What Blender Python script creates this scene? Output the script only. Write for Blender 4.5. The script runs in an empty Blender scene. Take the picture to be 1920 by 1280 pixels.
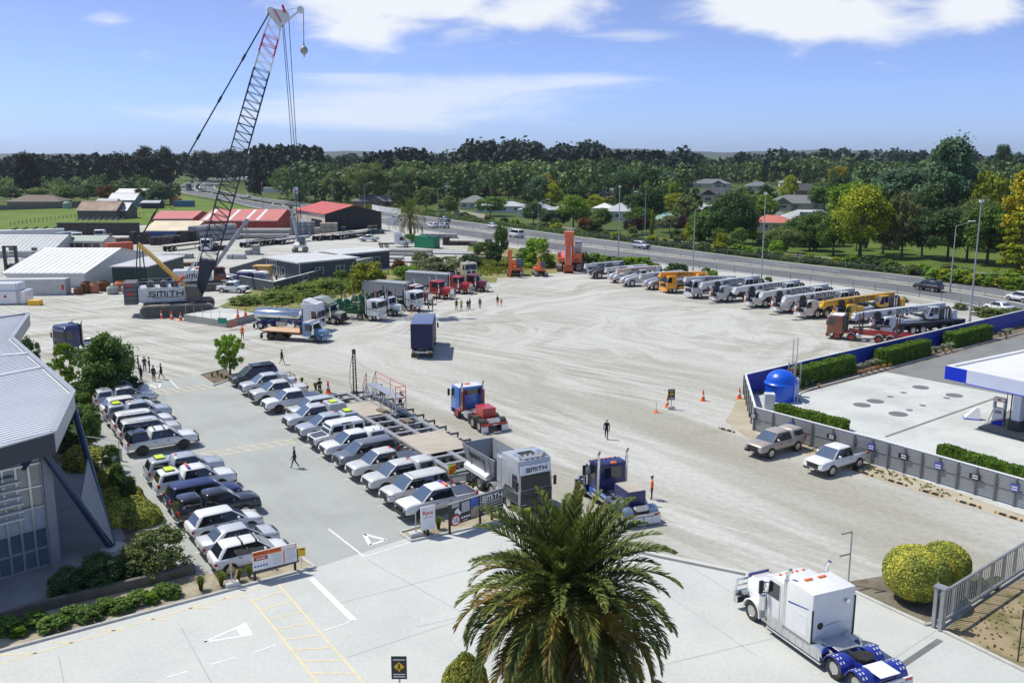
import bpy,bmesh,math,random
from math import cos,sin,pi,atan2,hypot,atan,sqrt,asin
import numpy as np
import mathutils
V=getattr(mathutils,'Vector')
R=math.radians
LS=np.linspace
SC=bpy.context.scene
COL=SC.collection
CAM_H,FOC,PITCH=23.,1750.,atan(355./1750.)
cam_d=bpy.data.cameras.new('camera')
cam_d.sensor_width=36.
cam_d.lens=36.*FOC/1920.
cam_d.clip_start,cam_d.clip_end=.5,20000.
cam=bpy.data.objects.new('camera',cam_d)
cam.location=(0,0,CAM_H)
cam.rotation_euler=(pi/2-PITCH,0,0)
COL.objects.link(cam)
SC.camera=cam
SUN_EL=R(58)
SUN_TO=V((-.92,.39,0)).normalized()
sun_d=bpy.data.lights.new('sun','SUN')
sun_d.energy=4.5
sun_d.angle=R(.53)
sun_d.color=(1.,.95,.83)
sun=bpy.data.objects.new('sun',sun_d)
sv=V((SUN_TO.x*cos(SUN_EL),SUN_TO.y*cos(SUN_EL),sin(SUN_EL)))
sun.rotation_euler=sv.to_track_quat('Z','Y').to_euler()
sun.location=(-60,40,120)
COL.objects.link(sun)
SKY_STRENGTH=.12
EXPOSURE=0.
HAZE=.00007
world=bpy.data.worlds.new('World')
SC.world=world
world.use_nodes=True
SC.view_settings.view_transform='Standard'
SC.view_settings.look='None'
SC.view_settings.gamma=1.
SC.view_settings.use_curve_mapping=False
SC.view_settings.exposure=EXPOSURE
SC.cycles.use_denoising=True
SC.cycles.max_bounces=6
SC.cycles.diffuse_bounces=3
SC.cycles.glossy_bounces=3
SC.cycles.transmission_bounces=4
SC.cycles.transparent_max_bounces=6
SC.cycles.caustics_reflective=False
SC.cycles.caustics_refractive=False
def build_world():
 nt=world.node_tree
 N,L=nt.nodes,nt.links
 N.clear()
 out=N.new('ShaderNodeOutputWorld')
 bg=N.new('ShaderNodeBackground')
 bg.inputs[1].default_value=SKY_STRENGTH
 L.new(bg.outputs[0],out.inputs[0])
 sky=N.new('ShaderNodeTexSky')
 sky.sky_type='NISHITA'
 sky.sun_disc=False
 sky.sun_elevation=SUN_EL
 sky.sun_rotation=atan2(SUN_TO.x,SUN_TO.y)
 sky.altitude=20
 sky.air_density=1.
 sky.dust_density=.35
 sky.ozone_density=1.5
 def M(op,a,b=None,c=None):
  n=N.new('ShaderNodeMath')
  n.operation=op
  for i,x in enumerate((a,b,c)):
   if x is None:
    continue
   if isinstance(x,(int,float)):
    n.inputs[i].default_value=x
   else:
    L.new(x,n.inputs[i])
  return n.outputs[0]
 tc=N.new('ShaderNodeTexCoord')
 sep=N.new('ShaderNodeSeparateXYZ')
 L.new(tc.outputs['Generated'],sep.inputs[0])
 az=M('MULTIPLY',M('ARCTAN2',sep.outputs[0],sep.outputs[1]),57.2958)
 el=M('MULTIPLY',M('ARCSINE',sep.outputs[2]),57.2958)
 comb=N.new('ShaderNodeCombineXYZ')
 L.new(M('MULTIPLY',az,.22),comb.inputs[0])
 L.new(M('MULTIPLY',el,.62),comb.inputs[1])
 n1=N.new('ShaderNodeTexNoise')
 n1.inputs['Scale'].default_value=1.
 n1.inputs['Detail'].default_value=8
 n1.inputs['Roughness'].default_value=.56
 n1.inputs['Distortion'].default_value=.35
 L.new(comb.outputs[0],n1.inputs['Vector'])
 comb2=N.new('ShaderNodeCombineXYZ')
 L.new(M('MULTIPLY',az,.1),comb2.inputs[0])
 L.new(M('MULTIPLY',el,.75),comb2.inputs[1])
 comb2.inputs[2].default_value=4.2
 n2=N.new('ShaderNodeTexNoise')
 n2.inputs['Scale'].default_value=1.
 n2.inputs['Detail'].default_value=7
 n2.inputs['Roughness'].default_value=.6
 n2.inputs['Distortion'].default_value=.6
 L.new(comb2.outputs[0],n2.inputs['Vector'])
 def spots(lst):
  tot=None
  for(a0,e0,ra,re,amp)in lst:
   dx=M('DIVIDE',M('SUBTRACT',az,a0),ra)
   dy=M('DIVIDE',M('SUBTRACT',el,e0),re)
   g=M('MULTIPLY',M('EXPONENT',M('MULTIPLY',M('ADD',M('MULTIPLY',dx,dx),M('MULTIPLY',dy,dy)),-1.)),amp)
   tot=g if tot is None else M('ADD',tot,g)
  return tot
 cum=spots([(-8.,8.6,5.4,2.,.66),(-9.,6.6,2.6,.8,.34),(1.6,8.2,4.6,1.5,.56),(14.2,8.4,3.8,1.8,.64),(19.2,7.2,3.8,1.5,.64),(25.4,7.2,2.2,1.4,.64),(28.,9.,3.6,.8,.5),(-22.4,7.,1.5,.55,.34),(-40,9,6,2,.5),(46,8,7,2,.5),(-70,12,9,3,.5),(75,11,9,3,.5)])
 veil=spots([(-1.8,3.6,7.,1.1,.62),(-10.,2.3,9.,1.3,.62),(-9.5,4.3,4.5,.5,.3),(5.5,4.2,3,.4,.3),(7.5,6.6,4.,.5,.4)])
 high=N.new('ShaderNodeMapRange')
 L.new(el,high.inputs[0])
 high.inputs[1].default_value,high.inputs[2].default_value=9.,16.
 high.inputs[3].default_value,high.inputs[4].default_value=0.,.17
 def ramp(x,a,b,lo=0.,hi=1.):
  m=N.new('ShaderNodeMapRange')
  m.interpolation_type='SMOOTHSTEP'
  L.new(x,m.inputs[0])
  m.inputs[1].default_value,m.inputs[2].default_value=a,b
  m.inputs[3].default_value,m.inputs[4].default_value=lo,hi
  return m.outputs[0]
 c1=ramp(M('ADD',M('ADD',n1.outputs[0],cum),high.outputs[0]),.62,1.06,0,.96)
 c2=ramp(M('ADD',n2.outputs[0],veil),.62,1.15,0,.62)
 cl=M('MAXIMUM',c1,c2)
 tint=N.new('ShaderNodeMix')
 tint.data_type='RGBA'
 tint.blend_type='MULTIPLY'
 tint.inputs[0].default_value=1.
 L.new(sky.outputs[0],tint.inputs[6])
 cr=N.new('ShaderNodeValToRGB')
 cr.color_ramp.elements[0].color=(.28,.41,.84,1)
 cr.color_ramp.elements[1].color=(.43,.44,.5,1)
 cr.color_ramp.elements[1].position=1.
 e_=cr.color_ramp.elements.new(.35)
 e_.color=(.35,.36,.56,1)
 L.new(M('DIVIDE',el,22.),cr.inputs[0])
 vsc=N.new('ShaderNodeVectorMath')
 vsc.operation='SCALE'
 vsc.inputs['Scale'].default_value=2.
 L.new(cr.outputs[0],vsc.inputs[0])
 L.new(vsc.outputs[0],tint.inputs[7])
 mix=N.new('ShaderNodeMix')
 mix.data_type='RGBA'
 L.new(cl,mix.inputs[0])
 L.new(tint.outputs[2],mix.inputs[6])
 mix.inputs[7].default_value=(7.6,7.9,8.3,1)
 L.new(mix.outputs[2],bg.inputs[0])
build_world()
PC,PS=cos(PITCH),sin(PITCH)
def G(x,y,z=0.):
 u,v=(x-960)/FOC,(y-640)/FOC
 k=(CAM_H-z)/(PS+v*PC)
 return V((u*k,k*(PC-v*PS),z))
def HT(y,Y):
 v=(y-640)/FOC
 return CAM_H-Y/(PC-v*PS)*(PS+v*PC)
def XAT(x,Y,z=0.):
 return(x-960)/FOC*(Y*PC+(CAM_H-z)*PS)
A_ANG=R(33.)
B_ANG=A_ANG-pi/2
class MB:
 def __init__(s):
  s.v,s.f,s.m=[],[],[]
 def add(s,vs,fs,m=0):
  o=len(s.v)
  s.v.extend(tuple(p)for p in vs)
  for f in fs:
   s.f.append(tuple(i+o for i in f))
   s.m.append(m)
  return s
 def bo(s,x0,x1,y0,y1,z0,z1,m=0):
  return s.add([(x0,y0,z0),(x1,y0,z0),(x1,y1,z0),(x0,y1,z0),(x0,y0,z1),(x1,y0,z1),(x1,y1,z1),(x0,y1,z1)],[(3,2,1,0),(4,5,6,7),(0,1,5,4),(1,2,6,5),(2,3,7,6),(3,0,4,7)],m)
 def cb(s,c,d,m=0):
  return s.bo(c[0]-d[0]/2,c[0]+d[0]/2,c[1]-d[1]/2,c[1]+d[1]/2,c[2]-d[2]/2,c[2]+d[2]/2,m)
 def pr(s,pts,axis,a,b,m=0):
  n=len(pts)
  mk={'y':lambda p,t:(p[0],t,p[1]),'x':lambda p,t:(t,p[0],p[1]),'z':lambda p,t:(p[0],p[1],t)}[axis]
  area=sum(pts[i][0]*pts[(i+1)%n][1]-pts[(i+1)%n][0]*pts[i][1]for i in range(n))
  if(area>0)==(axis=='y'):
   pts=pts[::-1]
  if a>b:
   a,b=b,a
  vs=[mk(p,a)for p in pts]+[mk(p,b)for p in pts]
  fs=[tuple(range(n))[::-1],tuple(range(n,2*n))]
  fs+=[(i,(i+1)%n,n+(i+1)%n,n+i)for i in range(n)]
  return s.add(vs,fs,m)
 def cyl(s,p0,p1,r0,r1=None,n=12,m=0,cap=True):
  p0,p1=V(p0),V(p1)
  r1=r0 if r1 is None else r1
  d=(p1-p0)
  if d.length<1e-6:
   return s
  d.normalize()
  a=d.orthogonal().normalized()
  b=d.cross(a)
  vs=[]
  for(p,r)in((p0,r0),(p1,r1)):
   for i in range(n):
    t=2*pi*i/n
    vs.append(p+a*(r*cos(t))+b*(r*sin(t)))
  fs=[(i,(i+1)%n,n+(i+1)%n,n+i)for i in range(n)]
  if cap:
   fs+=[tuple(range(n))[::-1],tuple(range(n,2*n))]
  return s.add(vs,fs,m)
 def tube(s,pts,r,n=8,m=0):
  for a,b in zip(pts[:-1],pts[1:]):
   s.cyl(a,b,r,r,n,m)
  return s
 def bar(s,p0,p1,w,h=None,m=0,up=(0,0,1)):
  p0,p1=V(p0),V(p1)
  h=w if h is None else h
  d=(p1-p0).normalized()
  sd=d.cross(V(up))
  if sd.length<1e-4:
   sd=V((0,1,0))
  sd.normalize()
  u=sd.cross(d)
  vs=[]
  for p in(p0,p1):
   for(i,j)in((-1,-1),(1,-1),(1,1),(-1,1)):
    vs.append(p+sd*(i*w/2)+u*(j*h/2))
  return s.add(vs,[(0,1,2,3),(7,6,5,4),(1,0,4,5),(2,1,5,6),(3,2,6,7),(0,3,7,4)],m)
 def loft(s,rings,m=0,cap=True):
  n=len(rings[0])
  vs=[p for r in rings for p in r]
  fs=[]
  for k in range(len(rings)-1):
   o=k*n
   fs+=[(o+i,o+(i+1)%n,o+n+(i+1)%n,o+n+i)for i in range(n)]
  if cap:
   fs+=[tuple(range(n))[::-1],tuple(range((len(rings)-1)*n,len(rings)*n))]
  return s.add(vs,fs,m)
 def lathe(s,prof,c=(0,0,0),n=16,m=0,axis='z',cap=True):
  rings=[]
  for(r,h)in prof:
   ring=[]
   for i in range(n):
    t=2*pi*i/n
    a,b=r*cos(t),r*sin(t)
    ring.append({'z':(c[0]+a,c[1]+b,c[2]+h),'y':(c[0]+b,c[1]+h,c[2]+a),'x':(c[0]+h,c[1]+a,c[2]+b)}[axis])
   rings.append(ring)
  return s.loft(rings,m,cap)
 def quad(s,a,b,c,d,m=0):
  return s.add([a,b,c,d],[(0,1,2,3)],m)
 def slab(s,q,t=.012,back=.01,m=0):
  q=[V(p)for p in q]
  n=(q[1]-q[0]).cross(q[3]-q[0]).normalized()
  vs=[p-n*back for p in q]+[p+n*t for p in q]
  k=len(q)
  return s.add(vs,[tuple(range(k))[::-1],tuple(range(k,2*k))]+[(i,(i+1)%k,k+(i+1)%k,k+i)for i in range(k)],m)
 def sheet(s,poly,z=0.,m=0):
  pts=[(p[0],p[1],z)for p in poly]
  area=sum(pts[i][0]*pts[(i+1)%len(pts)][1]-pts[(i+1)%len(pts)][0]*pts[i][1]for i in range(len(pts)))
  if area<0:
   pts=pts[::-1]
  return s.add(pts,[tuple(range(len(pts)))],m)
 def mesh(s,name,smooth=None,bv=0.,seg=1,nslots=1):
  me=bpy.data.meshes.new(name)
  me.from_pydata(s.v,[],s.f)
  if max(s.m,default=0)>0:
   me.polygons.foreach_set('material_index',s.m)
  if bv>0:
   bm=bmesh.new()
   bm.from_mesh(me)
   bmesh.ops.remove_doubles(bm,verts=bm.verts,dist=1e-5)
   bmesh.ops.recalc_face_normals(bm,faces=bm.faces)
   es=[e for e in bm.edges if len(e.link_faces)==2 and e.calc_face_angle(0)>.5]
   try:
    bmesh.ops.bevel(bm,geom=es,offset=bv,segments=seg,affect='EDGES',clamp_overlap=True,profile=.6)
   except Exception:
    pass
   bm.to_mesh(me)
   bm.free()
  else:
   me.update()
  if smooth is not None:
   me.polygons.foreach_set('use_smooth',[True]*len(me.polygons))
   me.set_sharp_from_angle(angle=R(smooth))
  me.update()
  return me
MC={}
def gm_(key,fn,smooth=None,bv=0.,seg=1):
 if key is not None and key in MC:
  return MC[key]
 mb=MB()
 fn(mb)
 me=mb.mesh(str(key or 'mesh'),smooth,bv,seg)
 if key is not None:
  MC[key]=me
 return me
def put(name,me,mats,parent=None,loc=None,rot=None,scale=None):
 if not isinstance(mats,(list,tuple)):
  mats=[mats]
 while len(me.materials)<len(mats):
  me.materials.append(None)
 o=bpy.data.objects.new(name,me)
 for i,m in enumerate(mats):
  o.material_slots[i].link='OBJECT'
  o.material_slots[i].material=m
 if parent is not None:
  o.parent=parent
 if loc is not None:
  o.location=loc
 if rot is not None:
  o.rotation_euler=rot if isinstance(rot,(tuple,list))else(0,0,rot)
 if scale is not None:
  o.scale=scale if isinstance(scale,(tuple,list))else(scale,scale,scale)
 COL.objects.link(o)
 return o
def pt(parent,name,fn,mats,key=None,smooth=None,bv=0.,seg=1,loc=None,rot=None,scale=None):
 return put(name,gm_(key,fn,smooth,bv,seg),mats,parent,loc,rot,scale)
def tag(o,label,cat,gr_=None):
 o['label']=label
 o['category']=cat
 if gr_:
  o['group']=gr_
 return o
def tg(name,label,cat,loc=(0,0,0),rz=0.,gr_=None):
 o=bpy.data.objects.new(name,None)
 o.empty_display_size=.3
 o.location=loc
 o.rotation_euler=(0,0,rz)
 COL.objects.link(o)
 return tag(o,label,cat,gr_)
def st_(name,fn,mats,smooth=None,bv=0.,loc=None):
 o=pt(None,name,fn,mats,None,smooth,bv,loc=loc)
 o['kind']='structure'
 return o
MATS={}
def mat(name,col,rough=.6,metal=0.,coat=0.,var=.08,vscale=1.2,bump=0.,bscale=30.,spec=.5,dirt=0.,dirtcol=(.32,.28,.22),emit=0.):
 if name in MATS:
  return MATS[name]
 m=bpy.data.materials.new(name)
 m.use_nodes=True
 nt=m.node_tree
 N,L=nt.nodes,nt.links
 b=N['Principled BSDF']
 b.inputs['Roughness'].default_value=rough
 b.inputs['Metallic'].default_value=metal
 b.inputs['Specular IOR Level'].default_value=spec
 if coat:
  b.inputs['Coat Weight'].default_value=coat
  b.inputs['Coat Roughness'].default_value=.06
 tc=N.new('ShaderNodeTexCoord')
 ns=N.new('ShaderNodeTexNoise')
 ns.inputs['Scale'].default_value=vscale
 ns.inputs['Detail'].default_value=4
 L.new(tc.outputs['Object'],ns.inputs['Vector'])
 mr=N.new('ShaderNodeMapRange')
 L.new(ns.outputs[0],mr.inputs[0])
 mr.inputs[1].default_value,mr.inputs[2].default_value=.3,.7
 mr.inputs[3].default_value,mr.inputs[4].default_value=1-var,1+var
 mx=N.new('ShaderNodeMix')
 mx.data_type='RGBA'
 mx.blend_type='MULTIPLY'
 mx.inputs[0].default_value=1
 mx.inputs[6].default_value=(*col,1)
 L.new(mr.outputs[0],mx.inputs[7])
 last=mx.outputs[2]
 if dirt>0:
  n2=N.new('ShaderNodeTexNoise')
  n2.inputs['Scale'].default_value=vscale*2.3
  n2.inputs['Detail'].default_value=6
  n2.inputs['Roughness'].default_value=.7
  L.new(tc.outputs['Object'],n2.inputs['Vector'])
  r2=N.new('ShaderNodeMapRange')
  L.new(n2.outputs[0],r2.inputs[0])
  r2.inputs[1].default_value,r2.inputs[2].default_value=.42,.72
  r2.inputs[3].default_value,r2.inputs[4].default_value=0,dirt
  m2=N.new('ShaderNodeMix')
  m2.data_type='RGBA'
  L.new(r2.outputs[0],m2.inputs[0])
  L.new(last,m2.inputs[6])
  m2.inputs[7].default_value=(*dirtcol,1)
  last=m2.outputs[2]
 L.new(last,b.inputs['Base Color'])
 if bump>0:
  n3=N.new('ShaderNodeTexNoise')
  n3.inputs['Scale'].default_value=bscale
  n3.inputs['Detail'].default_value=4
  L.new(tc.outputs['Object'],n3.inputs['Vector'])
  bp=N.new('ShaderNodeBump')
  bp.inputs['Strength'].default_value=bump
  bp.inputs['Distance'].default_value=.05
  L.new(n3.outputs[0],bp.inputs['Height'])
  L.new(bp.outputs[0],b.inputs['Normal'])
 if emit:
  b.inputs['Emission Color'].default_value=(*col,1)
  b.inputs['Emission Strength'].default_value=emit
 MATS[name]=m
 return m
def paint(name,col,dirt=.12):
 return mat('paint '+name,col,.38,0.,.7,.05,1.,dirt=dirt)
white=paint('white',(.78,.79,.8),.08)
silver=mat('paint silver',(.6,.62,.66),.36,.2,.6,.05,dirt=.1)
silverblue=mat('paint silver blue',(.46,.5,.58),.36,.2,.6,.05,dirt=.1)
pearl=mat('paint warm silver',(.66,.66,.65),.36,.15,.6,.05,dirt=.12)
champagne=mat('paint champagne',(.46,.4,.34),.36,.2,.6,.05,dirt=.2)
charcoal=mat('paint charcoal',(.055,.06,.075),.34,.3,.7,.06,dirt=.12)
blackp=mat('paint black',(.012,.013,.017),.25,0.,.8,.05,dirt=.05)
navy=mat('paint navy',(.012,.022,.115),.35,0.,.35,.06,dirt=.06)
greyp=mat('paint mid grey',(.2,.22,.26),.34,.4,.6,.05,dirt=.1)
royal=mat('paint royal blue',(.015,.035,.3),.3,0.,.7,.06,dirt=.05)
skyblue=paint('sky blue',(.05,.2,.62))
oldblue=paint('old blue',(.13,.27,.46),.3)
redp=paint('red',(.5,.02,.018),.1)
maroon=paint('maroon',(.2,.012,.016),.1)
copper=mat('paint copper',(.28,.085,.035),.35,.3,.6,.15,dirt=.2)
yellowp=paint('crane yellow',(.75,.42,.03),.15)
amberp=paint('crane amber',(.85,.36,.01),.12)
op_=paint('digger orange',(.8,.13,.012),.22)
greenp=paint('log truck green',(.01,.17,.06),.15)
olive=paint('pale olive',(.36,.4,.3),.25)
beige=paint('beige',(.52,.46,.34),.25)
cg_=mat('crane light grey',(.56,.58,.61),.42,0.,.4,.06,dirt=.18)
cw_=mat('crane off white',(.66,.67,.67),.42,0.,.4,.06,dirt=.2)
bg_=mat('steel body grey',(.3,.32,.35),.45,.2,.3,.06,dirt=.15)
dg_=mat('dark grey steel',(.05,.055,.065),.5,.2,.1,.15,dirt=.35)
fm_=mat('chassis black',(.022,.023,.026),.55,.1,0.,.2,dirt=.35)
rb_=mat('tyre rubber',(.022,.022,.023),.85,0,0,.2,dirt=.3)
rs_=mat('rim alloy',(.55,.55,.56),.3,.8,0,.1,dirt=.2)
rimblack=mat('rim black',(.03,.03,.032),.4,.3)
rimwhite=mat('rim white',(.62,.62,.6),.5,0,0,.1,dirt=.35)
rimred=mat('rim red',(.45,.03,.02),.5,0,0,.1,dirt=.25)
ch_=mat('chrome',(.72,.73,.75),.12,1.,0,.03)
alu=mat('aluminium plate',(.6,.62,.64),.36,.7,0,.08,dirt=.15)
gv=mat('galvanised steel',(.42,.44,.46),.45,.55,0,.12,dirt=.15)
glassdark=mat('truck windscreen',(.012,.018,.024),.06,0,0,.02,spec=.45)
glass=mat('tinted glass',(.012,.016,.022),.04,0,.5,.02,spec=.8)
gb_=mat('windscreen glass',(.07,.105,.165),.03,0,.8,.02,spec=1.)
pl_=mat('black plastic',(.018,.018,.02),.6,0,0,.1,dirt=.12)
lampglass=mat('headlamp glass',(.34,.36,.4),.08,.3,.6,.05)
taillamp=mat('tail lamp red',(.42,.008,.008),.15,0,.6,.05)
amberlamp=mat('amber beacon',(.9,.16,.02),.25,0,.5,.05)
limepanel=mat('lime sign board',(.62,.8,.03),.4,0,.2,.05)
purplelamp=mat('purple lamp',(.13,.06,.33),.3)
plate=mat('number plate',(.75,.75,.72),.4)
ink=mat('black lettering',(.008,.008,.01),.5,var=.02)
inkwhite=mat('white lettering',(.8,.8,.8),.5,var=.02)
sb_=mat('sign black',(.018,.018,.02),.45,var=.06)
sw_=mat('sign white',(.76,.77,.79),.4,var=.03)
sr_=mat('sign red',(.62,.02,.02),.4,var=.05)
signorange=mat('sign orange',(.85,.16,.012),.4,var=.05)
sy_=mat('sign yellow',(.8,.46,.015),.4,var=.05)
signblue=mat('sign blue',(.06,.09,.42),.4,var=.05)
signgreen=mat('sign green',(0.,.26,.17),.4,var=.05)
coneorange=mat('cone orange',(.9,.13,.015),.5,var=.08,dirt=.1)
hiviz=mat('hi vis orange cloth',(.95,.17,.015),.8,var=.1)
timber=mat('pale timber',(.5,.38,.25),.75,var=.18,vscale=3)
plywood=mat('plywood deck',(.62,.4,.25),.7,var=.15,vscale=1.5,dirt=.2)
steelplate=mat('worn steel plate',(.47,.43,.36),.6,.1,0,.1,.6,dirt=.3,dirtcol=(.36,.26,.18))
rust=mat('rusty steel',(.16,.07,.035),.85,.1,0,.35,2.5)
railred=mat('red hand rail',(.62,.06,.035),.45,var=.08)
def smith_strokes():
 q=[]
 t=.2
 def r(x0,y0,x1,y1):
  q.append([(x0,y0),(x1,y0),(x1,y1),(x0,y1)])
 r(0.,0.,1.35,t);r(1.13,t,1.35,.4);r(.2,.4,1.35,.6);r(.2,.6,.42,.8);r(.2,.8,1.35,1.)
 x=1.55
 r(x,0,x+.22,1);r(x+.22,.8,x+1.25,1);r(x+.62,0,x+.84,.8);r(x+1.25,0,x+1.47,1.)
 x=3.22
 r(x,0,x+.22,.68);r(x,.8,x+.22,1.)
 x=3.6
 r(x,.8,x+1.15,1);r(x+.46,0,x+.69,.8)
 x=4.92
 r(x,0,x+.22,1);r(x+.22,.4,x+1.,.6);r(x+1.,0,x+1.22,1)
 W=6.14
 return[[((a-W/2),b-.5)for a,b in p]for p in q]
SMITH=smith_strokes()
def sm_(h,slant=.1):
 def fn(mb):
  for p in SMITH:
   mb.pr([((a+b*slant)*h,b*h)for a,b in p],'y',-.004,.004)
 return gm_('smith %.2f'%h,fn)
def lettering_smith(parent,loc,rz,h,m=None,rx=0.):
 return put('lettering',sm_(h),m or ink,parent,loc,(rx,0,rz))
def text_mesh(txt,size,bold=0.):
 key=('txt',txt,size,bold)
 if key in MC:
  return MC[key]
 cu=bpy.data.curves.new('t','FONT')
 cu.body=txt
 cu.size=size
 cu.align_x='CENTER'
 cu.align_y='CENTER'
 cu.offset=bold*size
 cu.resolution_u=2
 cu.extrude=.002
 o=bpy.data.objects.new('t',cu)
 COL.objects.link(o)
 bpy.context.view_layer.update()
 me=bpy.data.meshes.new_from_object(o.evaluated_get(bpy.context.evaluated_depsgraph_get()))
 bpy.data.objects.remove(o)
 bpy.data.curves.remove(cu)
 MC[key]=me
 return me
def le_(parent,txt,loc,rz,size,m,bold=.02,name='lettering',rx=pi/2):
 me=text_mesh(txt,size,bold)
 me.materials.clear()
 return put(name,me,m,parent,loc,(rx,0,rz))
# -- THE SETTING
def nm_(name):
 m=bpy.data.materials.new(name)
 m.use_nodes=True
 return m,m.node_tree.nodes,m.node_tree.links,m.node_tree.nodes['Principled BSDF']
class NT:
 def __init__(s,name,rough=.9):
  s.m,s.N,s.L,s.b=nm_(name)
  s.b.inputs['Roughness'].default_value=rough
  s.b.inputs['Specular IOR Level'].default_value=.25
  s.tc=s.N.new('ShaderNodeTexCoord').outputs['Object']
 def val(s,node,i,x):
  if isinstance(x,(int,float)):
   node.inputs[i].default_value=x
  elif isinstance(x,tuple):
   node.inputs[i].default_value=(*x,1)if len(x)==3 and node.inputs[i].type=='RGBA' else x
  else:
   s.L.new(x,node.inputs[i])
 def math(s,op,a,b=0.):
  n=s.N.new('ShaderNodeMath')
  n.operation=op
  s.val(n,0,a)
  s.val(n,1,b)
  return n.outputs[0]
 def noise(s,vec,scale,detail=4,rough=.55,dist=0.):
  n=s.N.new('ShaderNodeTexNoise')
  n.inputs['Scale'].default_value=scale
  n.inputs['Detail'].default_value=detail
  n.inputs['Roughness'].default_value=rough
  n.inputs['Distortion'].default_value=dist
  s.L.new(vec,n.inputs['Vector'])
  return n.outputs[0]
 def ramp(s,x,a,b,lo=0.,hi=1.):
  n=s.N.new('ShaderNodeMapRange')
  n.interpolation_type='SMOOTHSTEP'
  for i,q in enumerate((x,a,b,lo,hi)):
   s.val(n,i,q)
  return n.outputs[0]
 def mix(s,f,a,b,mode='MIX'):
  n=s.N.new('ShaderNodeMix')
  n.data_type='RGBA'
  n.blend_type=mode
  s.val(n,0,f)
  s.val(n,6,a)
  s.val(n,7,b)
  return n.outputs[2]
 def xyz(s,x,y,z=0.):
  n=s.N.new('ShaderNodeCombineXYZ')
  for i,q in enumerate((x,y,z)):
   s.val(n,i,q)
  return n.outputs[0]
 def sep(s,v):
  n=s.N.new('ShaderNodeSeparateXYZ')
  s.L.new(v,n.inputs[0])
  return n.outputs
 def turned(s,ang,sx,sy):
  o=s.sep(s.tc)
  c,sn=cos(ang),sin(ang)
  a=s.math('ADD',s.math('MULTIPLY',o[0],c),s.math('MULTIPLY',o[1],sn))
  b=s.math('SUBTRACT',s.math('MULTIPLY',o[1],c),s.math('MULTIPLY',o[0],sn))
  return s.xyz(s.math('MULTIPLY',a,sx),s.math('MULTIPLY',b,sy))
 def bump(s,h,strength,dist=.05):
  n=s.N.new('ShaderNodeBump')
  n.inputs['Strength'].default_value=strength
  n.inputs['Distance'].default_value=dist
  s.L.new(h,n.inputs['Height'])
  s.L.new(n.outputs[0],s.b.inputs['Normal'])
 def done(s,col):
  s.val(s.b,s.b.inputs.find('Base Color'),col)
  return s.m
def gravel_mat():
 t=NT('pale rolled gravel',.95)
 o=t.sep(t.tc)
 wp=t.math('MULTIPLY',t.math('SUBTRACT',t.noise(t.tc,.035,2,.5),.5),34.)
 def polar(cx,cy,sq,fr,ft):
  dx=t.math('ADD',t.math('SUBTRACT',o[0],cx),wp)
  dy=t.math('MULTIPLY',t.math('SUBTRACT',o[1],cy),sq)
  r=t.math('SQRT',t.math('ADD',t.math('MULTIPLY',dx,dx),t.math('MULTIPLY',dy,dy)))
  a=t.math('ARCTAN2',dy,dx)
  return t.xyz(t.math('MULTIPLY',r,fr),t.math('MULTIPLY',t.math('SINE',a),ft),t.math('MULTIPLY',t.math('COSINE',a),ft)),r
 pv,r1=polar(26,122,.75,.42,1.6)
 tracks=t.noise(pv,1.,7,.62,.3)
 pv2,r2=polar(-70,150,1.,.4,2.5)
 tracks2=t.noise(pv2,1.,6,.6,.3)
 lin=t.noise(t.turned(R(-56),.035,.62),1.,7,.62,.25)
 lin2=t.noise(t.turned(R(-38),.05,1.5),1.,5,.6)
 big=t.noise(t.tc,.03,4,.5)
 near=t.ramp(o[1],74.,112.,1.,0.)
 left=t.ramp(o[0],-28.,-12.,1.,0.)
 far=t.mix(left,tracks,tracks2)
 tr=t.mix(near,t.mix(t.ramp(t.noise(t.tc,.06,2,.5),.42,.58,0,.75),far,lin2),t.mix(.4,lin,lin2))
 dusty=(.515,.517,.49)
 tan=(.315,.305,.255)
 k=t.ramp(tr,.42,.6)
 k=t.math('MULTIPLY',k,t.ramp(big,.36,.6,.3,1.))
 col=t.mix(k,dusty,tan)
 col=t.mix(t.ramp(lin2,.55,.75,0,.35),col,(.5,.52,.52))
 lane=t.noise(t.turned(R(-57),.012,.075),1.,3,.5)
 col=t.mix(t.math('MULTIPLY',t.ramp(lane,.44,.58),t.math('MULTIPLY',near,.8)),col,(.33,.318,.268))
 scr=t.noise(t.turned(R(20),.06,.22),1.,5,.6,.5)
 col=t.mix(t.ramp(scr,.58,.72,0,.75),col,(.33,.31,.265))
 fine=t.noise(t.tc,2.2,8,.75)
 col=t.mix(1.,col,t.xyz(t.ramp(fine,.25,.75,.84,1.12),t.ramp(fine,.25,.75,.84,1.12),t.ramp(fine,.25,.75,.84,1.12)),'MULTIPLY')
 spk=t.noise(t.tc,14.,3,.8)
 col=t.mix(t.ramp(spk,.62,.78,0,.25),col,(.24,.23,.21))
 t.bump(t.noise(t.tc,5.,6,.7),.35,.05)
 return t.done(col)
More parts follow.
